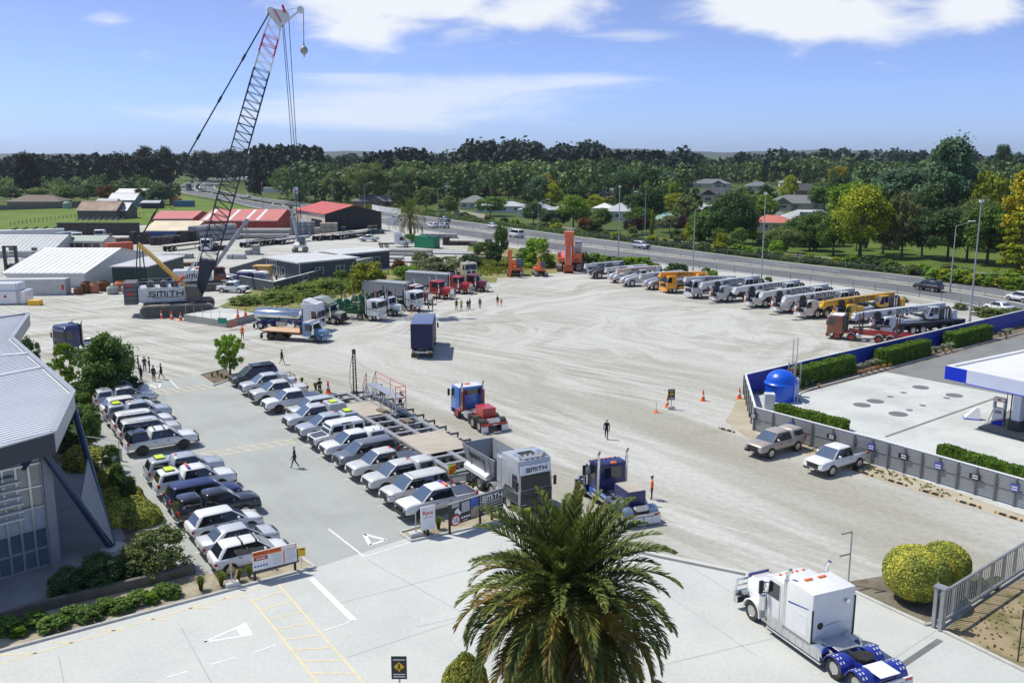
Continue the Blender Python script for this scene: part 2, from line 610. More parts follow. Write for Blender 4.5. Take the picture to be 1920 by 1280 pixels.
def pg_(name,a,b,scale=.25,fine=6.,streak=None,rough=.9,bump=.15,contrast=(.4,.64),spot=None):
 t=NT(name,rough)
 n1=t.noise(t.tc,scale,6,.6,.2)
 col=t.mix(t.ramp(n1,*contrast),a,b)
 if streak:
  ang,amt,c3=streak
  col=t.mix(t.ramp(t.noise(t.turned(ang,.05,.9),1.,5,.6),.5,.72,0,amt),col,c3)
 if spot:
  col=t.mix(t.ramp(t.noise(t.tc,spot[0],3,.6),.64,.72,0,spot[1]),col,spot[2])
 f=t.noise(t.tc,fine,6,.7)
 g=t.ramp(f,.25,.75,.92,1.07)
 col=t.mix(1.,col,t.xyz(g,g,g),'MULTIPLY')
 t.bump(f,bump,.03)
 return t.done(col)
GRAVEL=gravel_mat()
CONCRETE=pg_('pale concrete slab',(.545,.562,.54),(.485,.505,.49),.12,5.,(R(-35),.35,(.58,.57,.54)),.8,.06,spot=(.9,.12,(.36,.37,.37)))
FORECOURT=pg_('forecourt concrete',(.56,.58,.565),(.46,.48,.47),.16,4.,(R(39),.4,(.58,.58,.55)),.8,.06)
ASPHALT=pg_('car park asphalt',(.39,.41,.4),(.345,.362,.355),.2,9.,(R(-57),.55,(.42,.45,.43)),.9,.2,spot=(1.3,.2,(.46,.48,.46)))
ASPHALT2=pg_('forecourt asphalt',(.225,.235,.235),(.19,.2,.205),.3,9.,(R(39),.4,(.26,.265,.26)),.9,.2)
ROADMAT=pg_('motorway chip seal',(.165,.172,.182),(.125,.13,.14),.06,6.,(R(-52),.6,(.2,.205,.21)),.9,.15)
MULCH=pg_('bark mulch',(.2,.155,.115),(.12,.09,.07),.8,9.,None,.95,.8)
STONYBED=pg_('dusty bed',(.4,.36,.27),(.27,.23,.17),.7,8.,None,.95,.6)
DRYGRASS=pg_('dry grass',(.34,.27,.17),(.17,.16,.07),.5,7.,None,.95,.7,spot=(.8,.5,(.12,.17,.05)))
FIELD=pg_('paddock grass',(.1,.17,.022),(.145,.195,.035),.05,1.5,None,.95,.4,spot=(.12,.4,(.2,.19,.06)))
TERRAIN=pg_('distant land',(.06,.1,.022),(.105,.13,.035),.012,.6,None,.95,.3,spot=(.03,.5,(.13,.12,.05)))
PARKGRASS=pg_('park lawn',(.075,.13,.02),(.11,.155,.03),.06,1.5,None,.95,.4)
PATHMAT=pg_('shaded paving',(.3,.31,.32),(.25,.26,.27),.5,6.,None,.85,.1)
KERBMAT=mat('kerb concrete',(.5,.5,.47),.85,var=.12,vscale=2,bump=.1,dirt=.2)
WALLBLOCK=mat('retaining wall',(.16,.145,.125),.9,var=.15,vscale=2,bump=.2)
LW=mat('road paint white',(.74,.76,.76),.75,var=.12,vscale=2.5,dirt=.25,dirtcol=(.5,.5,.48))
LINEYELLOW=mat('road paint cream',(.74,.62,.36),.75,var=.1,vscale=2.5,dirt=.4,dirtcol=(.55,.55,.5))
DARKSEAM=mat('dark joint',(.16,.16,.16),.9,var=.15)
HAIRSEAM=mat('slab joint',(.4,.41,.41),.9,var=.1)
def V2(*pts):
 return[G(*p)for p in pts]
def sheet(name,poly,z,m):
 return st_(name,lambda mb:mb.sheet(poly,z),m)
sheet('ground',[(-4200,-300),(4200,-300),(4200,5600),(-4200,5600)],-.03,TERRAIN)
YARD=V2((-90,433),(100,428),(340,420),(480,400),(600,404.5),(740,423),(850,440),(1000,463),(1100,478),(1270,497),(1440,517),(1765,560),(2050,635))+[V((95,20,0)),V((-95,20,0)),V((-125,150,0))]
sheet('gravel_yard',YARD,0.,GRAVEL)
sheet('paddock',V2((-140,432),(100,427),(338,419),(335,400),(310,385),(60,388),(-140,392)),-.012,FIELD)
sheet('verge',V2((338,418),(480,401),(478,392),(430,382),(335,366),(320,385),(335,400)),-.008,FIELD)
sheet('park_lawn',V2((1330,466),(1440,482),(1700,510),(1960,540),(2050,500),(1800,455),(1500,440),(1340,448)),-.008,PARKGRASS)
def hills():
 def fn(mb):
  rnd=random.Random(4)
  xs=LS(-3800,3800,90)
  for i in range(len(xs)-1):
   a=[20+16*sin(x*.0011+1)+10*sin(x*.0043)+3*sin(x*.02)for x in(xs[i],xs[i+1])]
   for(y,k)in((5200,1.),):
    mb.quad((xs[i],y-900,0),(xs[i+1],y-900,0),(xs[i+1],y,a[1]*k),(xs[i],y,a[0]*k))
 return st_('hills',fn,mat('far hill bush',(.035,.055,.035),.95,var=.3,vscale=.01),smooth=60)
hills()
ROAD_N=[(2050,636),(1765,561),(1440,518),(1270,498),(1100,479),(1000,464),(850,441),(740,424),(600,405),(482,390),(435,379),(380,368),(341,361),(333,352),(349,343),(380,338),(419,332),(490,328.5)]
ROAD_F=[(2050,556),(1765,523),(1440,487),(1270,466),(1100,445),(1000,432),(880,416),(790,404),(680,391),(560,379),(490,371),(445,363),(412,356),(404,349.5),(410,343.6),(429,340),(450,337),(495,333)]
def smooth_line(pts,sub=6):
 P=[G(*p)for p in pts]
 out=[]
 for i in range(len(P)-1):
  p0,p1,p2,p3=P[max(i-1,0)],P[i],P[i+1],P[min(i+2,len(P)-1)]
  for k in range(sub):
   t=k/sub
   out.append(.5*((2*p1)+(p2-p0)*t+(2*p0-5*p1+4*p2-p3)*t*t+(3*p1-p0-3*p2+p3)*t**3))
 out.append(P[-1])
 return out
RN,RF=smooth_line(ROAD_N),smooth_line(ROAD_F)
def rp_(i,fr):
 return RN[i].lerp(RF[i],fr)
def ribbon(f0,f1,z,i0=0,i1=None):
 i1=len(RN)-1 if i1 is None else i1
 def fn(mb):
  a=[rp_(i,f0)for i in range(i0,i1+1)]
  b=[rp_(i,f1)for i in range(i0,i1+1)]
  vs=[(p.x,p.y,z)for p in a]+[(p.x,p.y,z)for p in b]
  n=len(a)
  mb.add(vs,[(i+1,i,n+i,n+i+1)for i in range(n-1)])
 return fn
st_('near_carriageway',ribbon(0.,.455,.004),ROADMAT)
st_('far_carriageway',ribbon(.545,1.,.004),ROADMAT)
st_('median_strip',ribbon(.455,.545,.002),pg_('median grit',(.3,.28,.23),(.2,.19,.15),.2,3.))
for nm,f in(('edge_line',.035),('edge_line',.435),('edge_line',.565),('edge_line',.955)):
 st_(nm,ribbon(f-.007,f+.007,.008),LW)
def lane_dashes(fr):
 def fn(mb):
  acc,on=0.,True
  for i in range(len(RN)-1):
   p,q=rp_(i,fr),rp_(i+1,fr)
   d=(q-p)
   ln=d.length
   d.normalize()
   s=V((-d.y,d.x,0))*.09
   t=(-acc)%12.
   while t+3<ln:
    a,b=p+d*t,p+d*(t+3.2)
    mb.quad((a.x-s.x,a.y-s.y,.008),(b.x-s.x,b.y-s.y,.008),(b.x+s.x,b.y+s.y,.008),(a.x+s.x,a.y+s.y,.008))
    t+=12.
   acc+=ln
 return fn
st_('lane_dashes',lane_dashes(.235),LW)
st_('lane_dashes',lane_dashes(.765),LW)
LOT=[G(150,737),G(300,712.5),G(392,701.5),V((-24.2,93.2,0)),V((-3.9,58.2,0)),G(758,1010),G(590,1066),V((-15.9,46.6,0)),V((-19.2,48.6,0)),V((-41.6,83.6,0))]
sheet('car_park',LOT,.006,ASPHALT)
APRON=V2((-260,1293),(590,1065),(758,1010),(958,975),(1090,1003),(1230,1034),(1400,1071),(1600,1098),(1760,1183),(1930,1266),(2350,1500),(-900,1500))
sheet('concrete_apron',APRON,.01,CONCRETE)
FC=V2((1500,738),(1660,696),(1925,747),(2300,830),(2300,1100),(1925,967),(1600,857),(1418,803),(1402,740))
sheet('forecourt',FC,.006,FORECOURT)
sheet('forecourt_road',V2((1500,738),(1660,696),(1925,624),(2200,550),(2300,830),(1925,747),(1660,697)),.009,ASPHALT2)
sheet('hedge_bed',V2((1405,738),(1600,684),(1925,606),(2100,562),(2150,570),(1925,626),(1500,738)),.012,MULCH)
def kerb(name,pts,w=.18,h=.13):
 def fn(mb):
  P=[V((p[0],p[1],0))for p in pts]
  for a,b in zip(P[:-1],P[1:]):
   d=(b-a).normalized()
   mb.bar(a-d*.04+V((0,0,h/2-.02)),b+d*.04+V((0,0,h/2-.02)),w,h+.04)
 return st_(name,fn,KERBMAT,bv=.025)
kerb('kerb',V2((2150,562),(1925,622),(1520,730),(1500,738),(1497,748),(1545,800)))
kerb('kerb',V2((-120,1254),(590,1064),(556,1040)))
kerb('kerb',V2((800,985),(748,999),(772,1015),(958,974)))
kerb('kerb',V2((1590,1094),(1602,1110),(1735,1172),(1750,1170),(1752,1152)))
kerb('kerb',V2((1765,1182),(1940,1268)))
kerb('kerb',V2((440,708),(402,723),(373,704),(425,691)))
sheet('front_bed',V2((-120,1250),(590,1062),(556,1041),(450,1068),(365,1078),(-120,1190)),.03,STONYBED)
sheet('sign_bed',V2((800,985),(750,1000),(773,1013),(957,973),(940,962)),.03,STONYBED)
sheet('tree_island',V2((440,708),(402,721),(376,704),(425,692)),.03,MULCH)
sheet('building_bed',[V((-44.5,84.5,0)),V((-42.2,84.4,0)),V((-19.7,48.8,0)),V((-16.6,46.9,0)),G(365,1076),G(60,1152),G(120,1085),G(230,1010),G(190,900),V((-33,64,0)),V((-47,80,0))],.004,MULCH)
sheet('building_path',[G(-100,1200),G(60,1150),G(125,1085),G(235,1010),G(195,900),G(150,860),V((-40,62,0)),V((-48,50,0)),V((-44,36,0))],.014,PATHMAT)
sheet('topiary_bed',V2((1592,1090),(1700,1072),(1840,1078),(1756,1162),(1738,1166),(1604,1107)),.02,pg_('litter bed',(.21,.19,.145),(.13,.115,.085),.7,8.,None,.95,.6))
sheet('dry_verge',V2((1772,1180),(1835,1130),(2000,1040),(2300,1180),(1945,1264)),.016,DRYGRASS)
sheet('fence_strip',V2((1385,745),(1397,739),(1416,807),(1600,860),(1925,957),(1925,982),(1600,884),(1500,850),(1400,820),(1360,790)),.004,pg_('stony strip',(.46,.42,.33),(.38,.33,.24),.4,8.,None,.95,.5))
sheet('weed_strip',V2((410,575),(470,545),(560,520),(640,520),(760,500),(900,490),(940,500),(930,530),(800,530),(640,560),(560,580),(480,590)),.004,pg_('weedy ground',(.16,.19,.05),(.28,.25,.13),.15,3.,None,.95,.5))
sheet('digger_verge',V2((890,522),(960,520),(1110,505),(1110,486),(1000,470),(880,455),(870,490)),.008,pg_('rank grass',(.15,.19,.045),(.3,.26,.14),.15,3.,None,.95,.5))
def stroke(mb,a,b,w,z):
 d=(b-a).normalized()
 s=V((-d.y,d.x,0))*(w/2)
 mb.quad((a.x-s.x,a.y-s.y,z),(b.x-s.x,b.y-s.y,z),(b.x+s.x,b.y+s.y,z),(a.x+s.x,a.y+s.y,z))
def lines(name,segs,w,z,m):
 return st_(name,lambda mb:[stroke(mb,G(*a),G(*b),w,z)for a,b in segs],m)
def ladder(name,l0,l1,r0,r1,n,w,z,m):
 def fn(mb):
  A,B,C,D=G(*l0),G(*l1),G(*r0),G(*r1)
  stroke(mb,A,B,w,z)
  stroke(mb,C,D,w,z)
  for i in range(n):
   t=(i+.5)/n
   stroke(mb,A.lerp(B,max(0,t-.02)),C.lerp(D,min(1,t+.02)),w,z+.001)
 return st_(name,fn,m)
ladder('walkway_marking',(368,851),(548,823),(392,857),(560,829),8,.1,.012,LINEYELLOW)
ladder('walkway_marking',(283,733),(405,719),(294,741),(420,725),8,.1,.012,LINEYELLOW)
ladder('walkway_marking',(470,1122),(612,1300),(521,1094),(700,1300),9,.1,.016,LINEYELLOW)
lines('walkway_marking',[((-40,1255),(519,1093)),((0,1228),(70,1224)),((93,1203),(140,1205)),((185,1181),(230,1182)),((270,1159),(310,1162)),((345,1140),(395,1139)),((420,1122),(462,1119))],.1,.016,LINEYELLOW)
lines('entry_line',[((616,991),(683,1043))],.12,.012,LW)
lines('entry_line',[((583,1083),(664,1163))],.34,.016,LW)
lines('entry_line',[((664,1163),(606,1182)),((684,1043),(770,1016))],.1,.016,LW)
lines('entry_line',[((318,712),(335,729))],.12,.012,LW)
lines('lane_marks',[((396,1245),(440,1232)),((313,1269),(352,1258)),((478,1222),(518,1208))],.1,.016,LW)
def triangle(name,pts,z,w=.2,solid=False):
 def fn(mb):
  P=[G(*p)for p in pts]
  for a,b in zip(P,P[1:]+P[:1]):
   stroke(mb,a,b,w,z)
 return st_(name,fn,LW)
triangle('give_way_mark',[(683,1001),(724,1012),(694,1021)],.013,.24)
triangle('give_way_mark',[(279,721),(301,719),(297,728)],.013,.24)
st_('give_way_mark',lambda mb:(stroke(mb,G(383,1203),G(447,1175),.16,.016),stroke(mb,G(383,1203),G(470,1190),.16,.016),mb.sheet(V2((440,1176),(461,1166),(475,1190),(452,1192)),.0165)),LW)
BV,AV=V((cos(B_ANG),sin(B_ANG),0)),V((cos(A_ANG),sin(A_ANG),0))
RR0,RR1=V((-28.17,90.51,0)),V((-7.12,55.97,0))
LR0,LR1=V((-39.67,84.74,0)),V((-16.95,48.48,0))
def bays(mb):
 for k in range(15):
  p=RR0.lerp(RR1,k/13.5)-BV*1.55-AV*.2
  stroke(mb,p,p+AV*4.6,.08,.012)
 for k in range(15):
  p=LR0.lerp(LR1,k/13.5)-BV*1.5
  stroke(mb,p,p+AV*4.9,.08,.012)
st_('bay_lines',bays,LW)
lines('channel_drain',[((1236,1044),(1398,1077)),((1090,1010),(1236,1044)),((1684,1252),(1763,1199)),((1548,1117),(1604,1127))],.32,.014,DARKSEAM)
lines('slab_joints',[((1676,1234),(1755,1182)),((690,1050),(905,1170)),((640,1130),(900,1062)),((780,1175),(870,1155)),((650,1232),(870,1160)),((340,1176),(402,1290)),((110,1230),(122,1290)),((1060,1290),(1600,1160)),((1290,1060),(1600,1250)),((1230,1100),(1420,1230))],.05,.0145,HAIRSEAM)
lines('channel_drain',[((1660,819),(1870,745))],.26,.012,DARKSEAM)
def fuel_covers():
 for i,(x,y,r)in enumerate([(1616,759,.78),(1641,752,.78),(1726,726,.78),(1789,741,.78),(1684,776,.82),(1669,743.5,.3),(1694,736,.3),(1775,746,.3),(1730,760,.3),(1705,768.5,.3)]):
  o=pt(None,'fuel_tank_cover',lambda mb:mb.lathe([(1.,0),(1.,.02),(.9,.026),(.0,.026)],n=24),mat('tank cover',(.17,.175,.185),.7,.2,var=.2,vscale=5),'tankcover',loc=G(x,y,.007),scale=(r,r,1))
  o['label']=('large' if r>.5 else 'small')+' round grey tank cover in the forecourt, %s of its size from the left'%['first','second','third','fourth','fifth'][sorted([1616,1641,1726,1789,1684]if r>.5 else[1669,1694,1775,1730,1705]).index(x)]
  o['category']='tank cover'
  o['group']='fuel tank covers in the forecourt'
fuel_covers()
# -- CARS
ORD=['first','second','third','fourth','fifth','sixth','seventh','eighth','ninth','tenth','eleventh','twelfth','thirteenth','fourteenth','fifteenth','sixteenth']
def lp(a,b,t):
 return a+(b-a)*t
def body_ring(x,zb,zt,hb,ht):
 hm=max(hb,ht)
 half=[(hb*.86,zb),(hb,zb+.10),(hm,zb+(zt-zb)*.45),(lp(hm,ht,.6),zt-.14),(ht-.03,zt-.045),(ht-.13,zt)]
 return[(x,-y,z)for y,z in half]+[(x,y,z)for y,z in half[::-1]]
def house_ring(x0,x1,h0,h1,z,c=.12):
 return[(x0,h0-c,z),(x0,-h0+c,z),(x0+c,-h0,z),(x1-c*.5,-h1,z),(x1,-h1+c*.5,z),(x1,h1-c*.5,z),(x1-c*.5,h1,z),(x0+c,h0,z)]
class Cb:
 def __init__(s,xb0,xb1,xt0,xt1,zb,zt,hb,ht,hbf=None,htf=None,c=.12):
  s.a=(xb0,xb1,xt0,xt1,zb,zt,hb,ht,hbf or hb,htf or ht,c)
 def shell(s,mb):
  xb0,xb1,xt0,xt1,zb,zt,hb,ht,hbf,htf,c=s.a
  r=[]
  for k,i,dz in((0,0,0),(.55,-.012,0),(.86,0,0),(.95,.02,0),(1,.075,-.005),(1,.17,.03)):
   r.append(house_ring(lp(xb0,xt0,k)+i,lp(xb1,xt1,k)-i*1.3,lp(hb,ht,k)-i,lp(hbf,htf,k)-i,lp(zb,zt,k)+dz,c))
  mb.loft(r)
 def W(s,t):
  xb0,xb1,xt0,xt1,zb,zt,hb,ht,hbf,htf,c=s.a
  return lp(xb0,xt0,t),lp(xb1,xt1,t),lp(hb,ht,t),lp(hbf,htf,t),lp(zb,zt,t)
 def front(s,mb,t0=.05,t1=.91,inset=.045):
  q=[]
  for t,sg in((t0,1),(t0,-1),(t1,-1),(t1,1)):
   x0,x1,h0,h1,z=s.W(t)
   q.append((x1,-sg*(h1-inset),z))
  mb.slab([q[0],q[1],q[2],q[3]])
 def rear(s,mb,t0=.15,t1=.85,inset=.1):
  q=[]
  for t,sg in((t0,1),(t0,-1),(t1,-1),(t1,1)):
   x0,x1,h0,h1,z=s.W(t)
   q.append((x0,sg*(h0-inset),z))
  mb.slab(q)
 def side(s,mb,sg,u0,u1,t0=.12,t1=.84,slant0=0.,slant1=0.,th=.022):
  q=[]
  for t,u,sl in((t0,u0,0),(t0,u1,0),(t1,u1,slant1),(t1,u0,slant0)):
   x0,x1,h0,h1,z=s.W(t)
   x=lp(x0,x1,u+sl)
   q.append((x,sg*lp(h0,h1,u),z))
  if sg>0:
   q=[q[1],q[0],q[3],q[2]]
  mb.slab(q,th)
STY={'ute':dict(sec=[(-2.64,.62,1.,.78,.80),(-2.58,.55,1.17,.88,.88),(-1.,.50,1.17,.92,.91),(.8,.50,1.16,.92,.90),(1.25,.50,1.19,.92,.86),(2.1,.50,1.16,.91,.86),(2.45,.50,1.11,.90,.83),(2.6,.50,1.04,.87,.80),(2.67,.50,.90,.83,.74)],cab=(-.98,1.5,-.76,.58,1.13,1.84,.87,.69,.85,.65),wb=(-1.55,1.55),r=.40,W=.92,fx=2.67,rx=-2.63,hz=.90),'suv':dict(sec=[(-2.38,.60,.95,.80,.80),(-2.32,.52,1.13,.90,.90),(-1.,.48,1.16,.94,.92),(.7,.48,1.14,.94,.91),(1.15,.48,1.16,.94,.88),(1.95,.48,1.13,.92,.86),(2.25,.48,1.06,.90,.82),(2.4,.50,.90,.84,.74)],cab=(-2.28,1.42,-2.02,.56,1.1,1.82,.88,.72,.86,.68),wb=(-1.42,1.43),r=.38,W=.94,fx=2.42,rx=-2.38,hz=.88),'softsuv':dict(sec=[(-2.18,.55,.90,.76,.76),(-2.1,.45,1.04,.88,.88),(-.9,.38,1.06,.92,.91),(.6,.38,1.02,.92,.90),(1.1,.38,1.02,.92,.86),(1.8,.38,.93,.90,.82),(2.1,.38,.84,.84,.74),(2.28,.42,.70,.70,.62)],cab=(-2.02,1.32,-1.55,.35,.98,1.64,.86,.65,.83,.60),wb=(-1.33,1.37),r=.35,W=.92,fx=2.27,rx=-2.17,hz=.72),'sedan':dict(sec=[(-2.3,.50,.86,.74,.74),(-2.22,.40,.98,.86,.84),(-1.3,.34,.98,.90,.86),(.5,.34,.93,.90,.87),(1.05,.34,.93,.90,.84),(1.85,.34,.84,.88,.80),(2.15,.34,.74,.82,.72),(2.32,.38,.62,.68,.6)],cab=(-1.72,1.32,-.95,.32,.88,1.44,.84,.60,.82,.56),wb=(-1.35,1.38),r=.33,W=.90,fx=2.31,rx=-2.29,hz=.64),'hatch':dict(sec=[(-1.98,.50,.86,.72,.72),(-1.92,.40,.98,.82,.82),(-1.,.34,.98,.86,.85),(.4,.34,.94,.86,.84),(.95,.34,.94,.86,.82),(1.6,.34,.86,.84,.78),(1.85,.34,.76,.78,.7),(2.,.38,.62,.66,.58)],cab=(-1.88,1.25,-1.45,.25,.90,1.5,.80,.60,.78,.56),wb=(-1.25,1.28),r=.31,W=.86,fx=1.99,rx=-1.97,hz=.66),'van':dict(sec=[(-2.68,.55,1.2,.90,.90),(-2.62,.45,1.34,.96,.96),(0,.40,1.36,.98,.97),(1.7,.40,1.3,.98,.95),(2.2,.40,1.18,.96,.90),(2.6,.42,.95,.86,.8),(2.72,.46,.75,.72,.66)],cab=(-2.6,2.2,-2.5,1.35,1.28,2.25,.95,.82,.90,.74),wb=(-1.75,1.6),r=.35,W=.98,fx=2.7,rx=-2.68,hz=.82),}
def wheel_meshes(r,w,kind):
 def tyre(mb):
  ri=r*(.66 if kind!='truck' else .60)
  mb.lathe([(ri,-w/2+.01),(r*.93,-w/2),(r,-w/2+w*.18),(r,w/2-w*.18),(r*.93,w/2),(ri,w/2-.01)],n=22,axis='y',cap=False)
 def rim(mb):
  ri=r*(.67 if kind!='truck' else .61)
  if kind=='truck':
   mb.lathe([(ri,-w*.42),(ri*.95,-w*.44),(ri*.82,-w*.25),(ri*.55,-w*.22),(ri*.42,-w*.36),(0,-w*.38)],n=16,axis='y')
  else:
   mb.lathe([(ri,-w*.46),(ri*.92,-w*.47),(ri*.86,-w*.34),(ri*.3,-w*.36),(ri*.22,-w*.44),(0,-w*.45)],n=16,axis='y')
   for k in range(6):
    a=k*pi/3
    mb.bar((ri*.2*sin(a),-w*.42,ri*.2*cos(a)),(ri*.9*sin(a),-w*.42,ri*.9*cos(a)),.05,.05,up=(0,1,0))
 return gm_(('tyre',r,w,kind),tyre,45),gm_(('rim',r,w,kind),rim,35)
def wh_(parent,x,y,r,w,rimm,kind='car',z=None):
 ty,ri=wheel_meshes(r,w,kind)
 rot=(0,0,0)if y<0 else(0,0,pi)
 t=put('wheel',ty,rb_,parent,(x,y,r if z is None else z),rot)
 put('rim',ri,rimm,t)
 return t
def car(style,pm,loc,heading,label,gr_=None,rimm=None,cn_=None,ex_=(),simple=False,name=None,cat=None,lt_=False,glassm=None):
 S=STY[style]
 nm=name or{'ute':'utility_truck','suv':'four_wheel_drive','softsuv':'parked_car','sedan':'sedan_car','hatch':'hatchback_car','van':'passenger_van'}[style]
 t=tg(nm,label,cat or{'ute':'pickup truck','van':'van'}.get(style,'car'),(loc[0],loc[1],.008),heading,gr_)
 rimm=rimm or rs_
 gm=glassm or glass
 pt(t,'body',lambda mb:mb.loft([body_ring(*s)for s in S['sec']]),pm,(style,'body'),66)
 C=Cb(*S['cab'])
 pt(t,'cabin',C.shell,pm,(style,'cabin'),60)
 pt(t,'windscreen',C.front,gb_,(style,'ws'))
 if style in('suv','van'):
  sides=[(.04,.31,.02,0),(.33,.60,0,0),(.615,.955,0,-.01)]
 elif style=='ute':
  sides=[(.06,.41,.03,0),(.43,.945,0,-.015)]
 else:
  sides=[(.14 if style=='sedan' else .07,.30,.05,0),(.31,.57,0,0),(.58,.945,0,-.015)]
 for sg in(1,-1):
  pt(t,'window_trim',lambda mb:C.side(mb,sg,sides[0][0]-.015,sides[-1][1]+.01,.06,.89,sides[0][2],sides[-1][3],.014),pl_,(style,'trim',sg))
  for i,(u0,u1,s0,s1)in enumerate(sides):
   pt(t,'side_window',lambda mb:C.side(mb,sg,u0,u1,.08,.88,s0,s1),gm,(style,'sw',sg,i))
 if cn_ is None or style!='ute':
  pt(t,'rear_window',C.rear,gm if style!='sedan' else gb_,(style,'rw'))
 r,W=S['r'],S['W']
 for x in S['wb']:
  for sg in(1,-1):
   wh_(t,x,sg*(W-.10),r,.26,rimm)
   if not simple:
    pt(t,'wheel_arch',lambda mb:mb.pr([((r+.085)*cos(a)*1.02,max(-.02,(r+.085)*sin(a)))for a in LS(0,pi,11)],'y',-.12,.12),pl_,(style,'arch'),loc=(x,sg*(W-.115),r-.02))
 fx,rx,hz=S['fx'],S['rx'],S['hz']
 for sg in(1,-1):
  pt(t,'headlight',lambda mb:mb.pr([(fx-.42,sg*(W-.03)),(fx-.05,sg*(W-.17)),(fx+.015,sg*.48),(fx-.16,sg*.48),(fx-.40,sg*(W-.2))],'z',hz-.05,hz+.11),lampglass,(style,'hl',sg),bv=.02)
  pt(t,'tail_light',lambda mb:mb.bo(rx-.01,rx+.16,sg*(W-.18),sg*(W-.015),hz+(.02 if style in('ute','suv','van')else .0),hz+(.28 if style in('ute','suv','van')else .14)),taillamp,(style,'tl',sg),bv=.02)
 pt(t,'grille',lambda mb:mb.bo(fx-.16,fx+.02,-.5,.5,hz-.27,hz+.1),pl_,(style,'gr'),bv=.03)
 pt(t,'front_bumper',lambda mb:mb.bo(fx-.3,fx+.035,-W+.1,W-.1,hz-.46,hz-.28),pl_ if style in('ute','suv')else pm,(style,'fb'),bv=.04)
 if simple:
  return t
 pt(t,'rear_bumper',lambda mb:mb.bo(rx-.06,rx+.12,-W+.12,W-.12,.42,.60),ch_ if style=='ute' else pl_,(style,'rb'),bv=.04)
 pt(t,'number_plate',lambda mb:mb.bo(rx-.075,rx-.06,-.18,.18,.62,.74),plate,(style,'rp'))
 pt(t,'number_plate',lambda mb:mb.bo(fx+.036,fx+.05,-.18,.18,.46,.57),plate,(style,'fp'))
 x0,x1,h0,h1,z=C.W(.1)
 for sg in(1,-1):
  pt(t,'mirror',lambda mb:mb.bo(x1-.62,x1-.50,sg*(h1+.03),sg*(h1+.24),z+.03,z+.21),pm,(style,'mir',sg),bv=.03)
 if style!='van':
  for sg in(1,-1):
   for hx in((-.55,.42)if style=='ute' else(-.75,.2)):
    pt(t,'door_handle',lambda mb:mb.bo(hx-.1,hx+.1,sg*(W-.015),sg*(W+.015),.93,.965),pl_,(style,'dh',sg,hx))
 ztop=S['cab'][5]
 if style=='ute':
  if cn_ is None or cn_=='open':
   pt(t,'tray_floor',lambda mb:mb.bo(-2.5,-1.05,-.70,.70,1.1,1.135),fm_,'utetray')
   pt(t,'sports_bar',lambda mb:mb.tube([(-1.2,-.72,1.12),(-1.1,-.68,1.55),(-1.1,.68,1.55),(-1.2,.72,1.12)],.035),pl_,'sportsbar')
  elif cn_=='cover':
   pt(t,'tray_cover',lambda mb:mb.bo(-2.55,-1.02,-.80,.80,1.12,1.19),charcoal,'utecover',bv=.03)
  elif cn_=='box':
   pt(t,'service_box',lambda mb:mb.pr([(-2.58,1.12),(-1.05,1.12),(-1.05,1.86),(-2.45,1.86),(-2.58,1.6)],'y',-.86,.86),pm,'utebox',bv=.04)
  elif cn_=='toolbox':
   pt(t,'tool_box',lambda mb:mb.bo(-1.75,-1.05,-.82,.82,1.12,1.72),alu,'utetool',bv=.03)
   pt(t,'tray_floor',lambda mb:mb.bo(-2.52,-1.78,-.72,.72,1.1,1.135),fm_,'utetray2')
   pt(t,'tray_rail',lambda mb:(mb.tube([(-2.5,-.78,1.13),(-2.5,-.78,1.5),(-1.8,-.78,1.5)],.03),mb.tube([(-2.5,.78,1.13),(-2.5,.78,1.5),(-1.8,.78,1.5)],.03),mb.tube([(-2.5,-.78,1.5),(-2.5,.78,1.5)],.03)),pl_,'uterail')
  else:
   K=Cb(-2.58,-1.02,-2.3,-1.06,1.1,1.8 if cn_!='dark' else 1.76,.87,.70,.86,.68,.1)
   cp=pt(t,'canopy',K.shell,blackp if cn_=='dark' else pm,'canopy',60)
   for sg in(1,-1):
    pt(cp,'canopy_window',lambda mb:K.side(mb,sg,.14,.88,.26,.80,.02,0),glass,('canopyw',sg))
   pt(cp,'canopy_window',lambda mb:K.rear(mb,.12,.86,.12),glass,'canopyr')
 for e in ex_:
  if e=='lime':
   pt(t,'sign_board',lambda mb:mb.bo(-1.95,-1.35,-.42,.42,1.9,1.96),limepanel,'limeboard',bv=.015)
   pt(t,'sign_board_base',lambda mb:mb.bo(-1.98,-1.32,-.38,.38,1.8,1.89),dg_,'limebase')
  elif e=='rackbox':
   pt(t,'canopy_rack',lambda mb:(mb.bo(-1.95,-1.35,-.42,.42,1.86,1.91),mb.bo(-1.95,-1.9,-.5,.5,1.8,1.86),mb.bo(-1.4,-1.35,-.5,.5,1.8,1.86)),alu,'canrack')
  elif e=='beacon':
   pt(t,'beacon',lambda mb:mb.bo(-.6,-.46,-.1,.12,ztop,ztop+.11),amberlamp,(style,'beacon'),bv=.03)
  elif e=='lightbar':
   pt(t,'light_bar',lambda mb:mb.bo(-.55,-.33,.02,.6,ztop-.01,ztop+.10),amberlamp,'lbar',bv=.03)
   pt(t,'light_bar',lambda mb:mb.bo(-.55,-.33,-.6,.0,ztop-.01,ztop+.10),purplelamp,'lbar2',bv=.03)
  elif e=='bullbar':
   def bb(mb):
    mb.bo(fx-.02,fx+.12,-W+.08,W-.08,.45,.66)
    mb.tube([(fx+.08,-.62,.6),(fx+.1,-.60,.98),(fx+.1,.60,.98),(fx+.08,.62,.6)],.035)
    mb.tube([(fx+.08,-W+.1,.62),(fx-.02,-W+.12,.88),(fx+.1,-.6,.92)],.03)
    mb.tube([(fx+.08,W-.1,.62),(fx-.02,W-.12,.88),(fx+.1,.6,.92)],.03)
   pt(t,'bull_bar',bb,pl_,(style,'bb'),bv=0)
  elif e=='nudge':
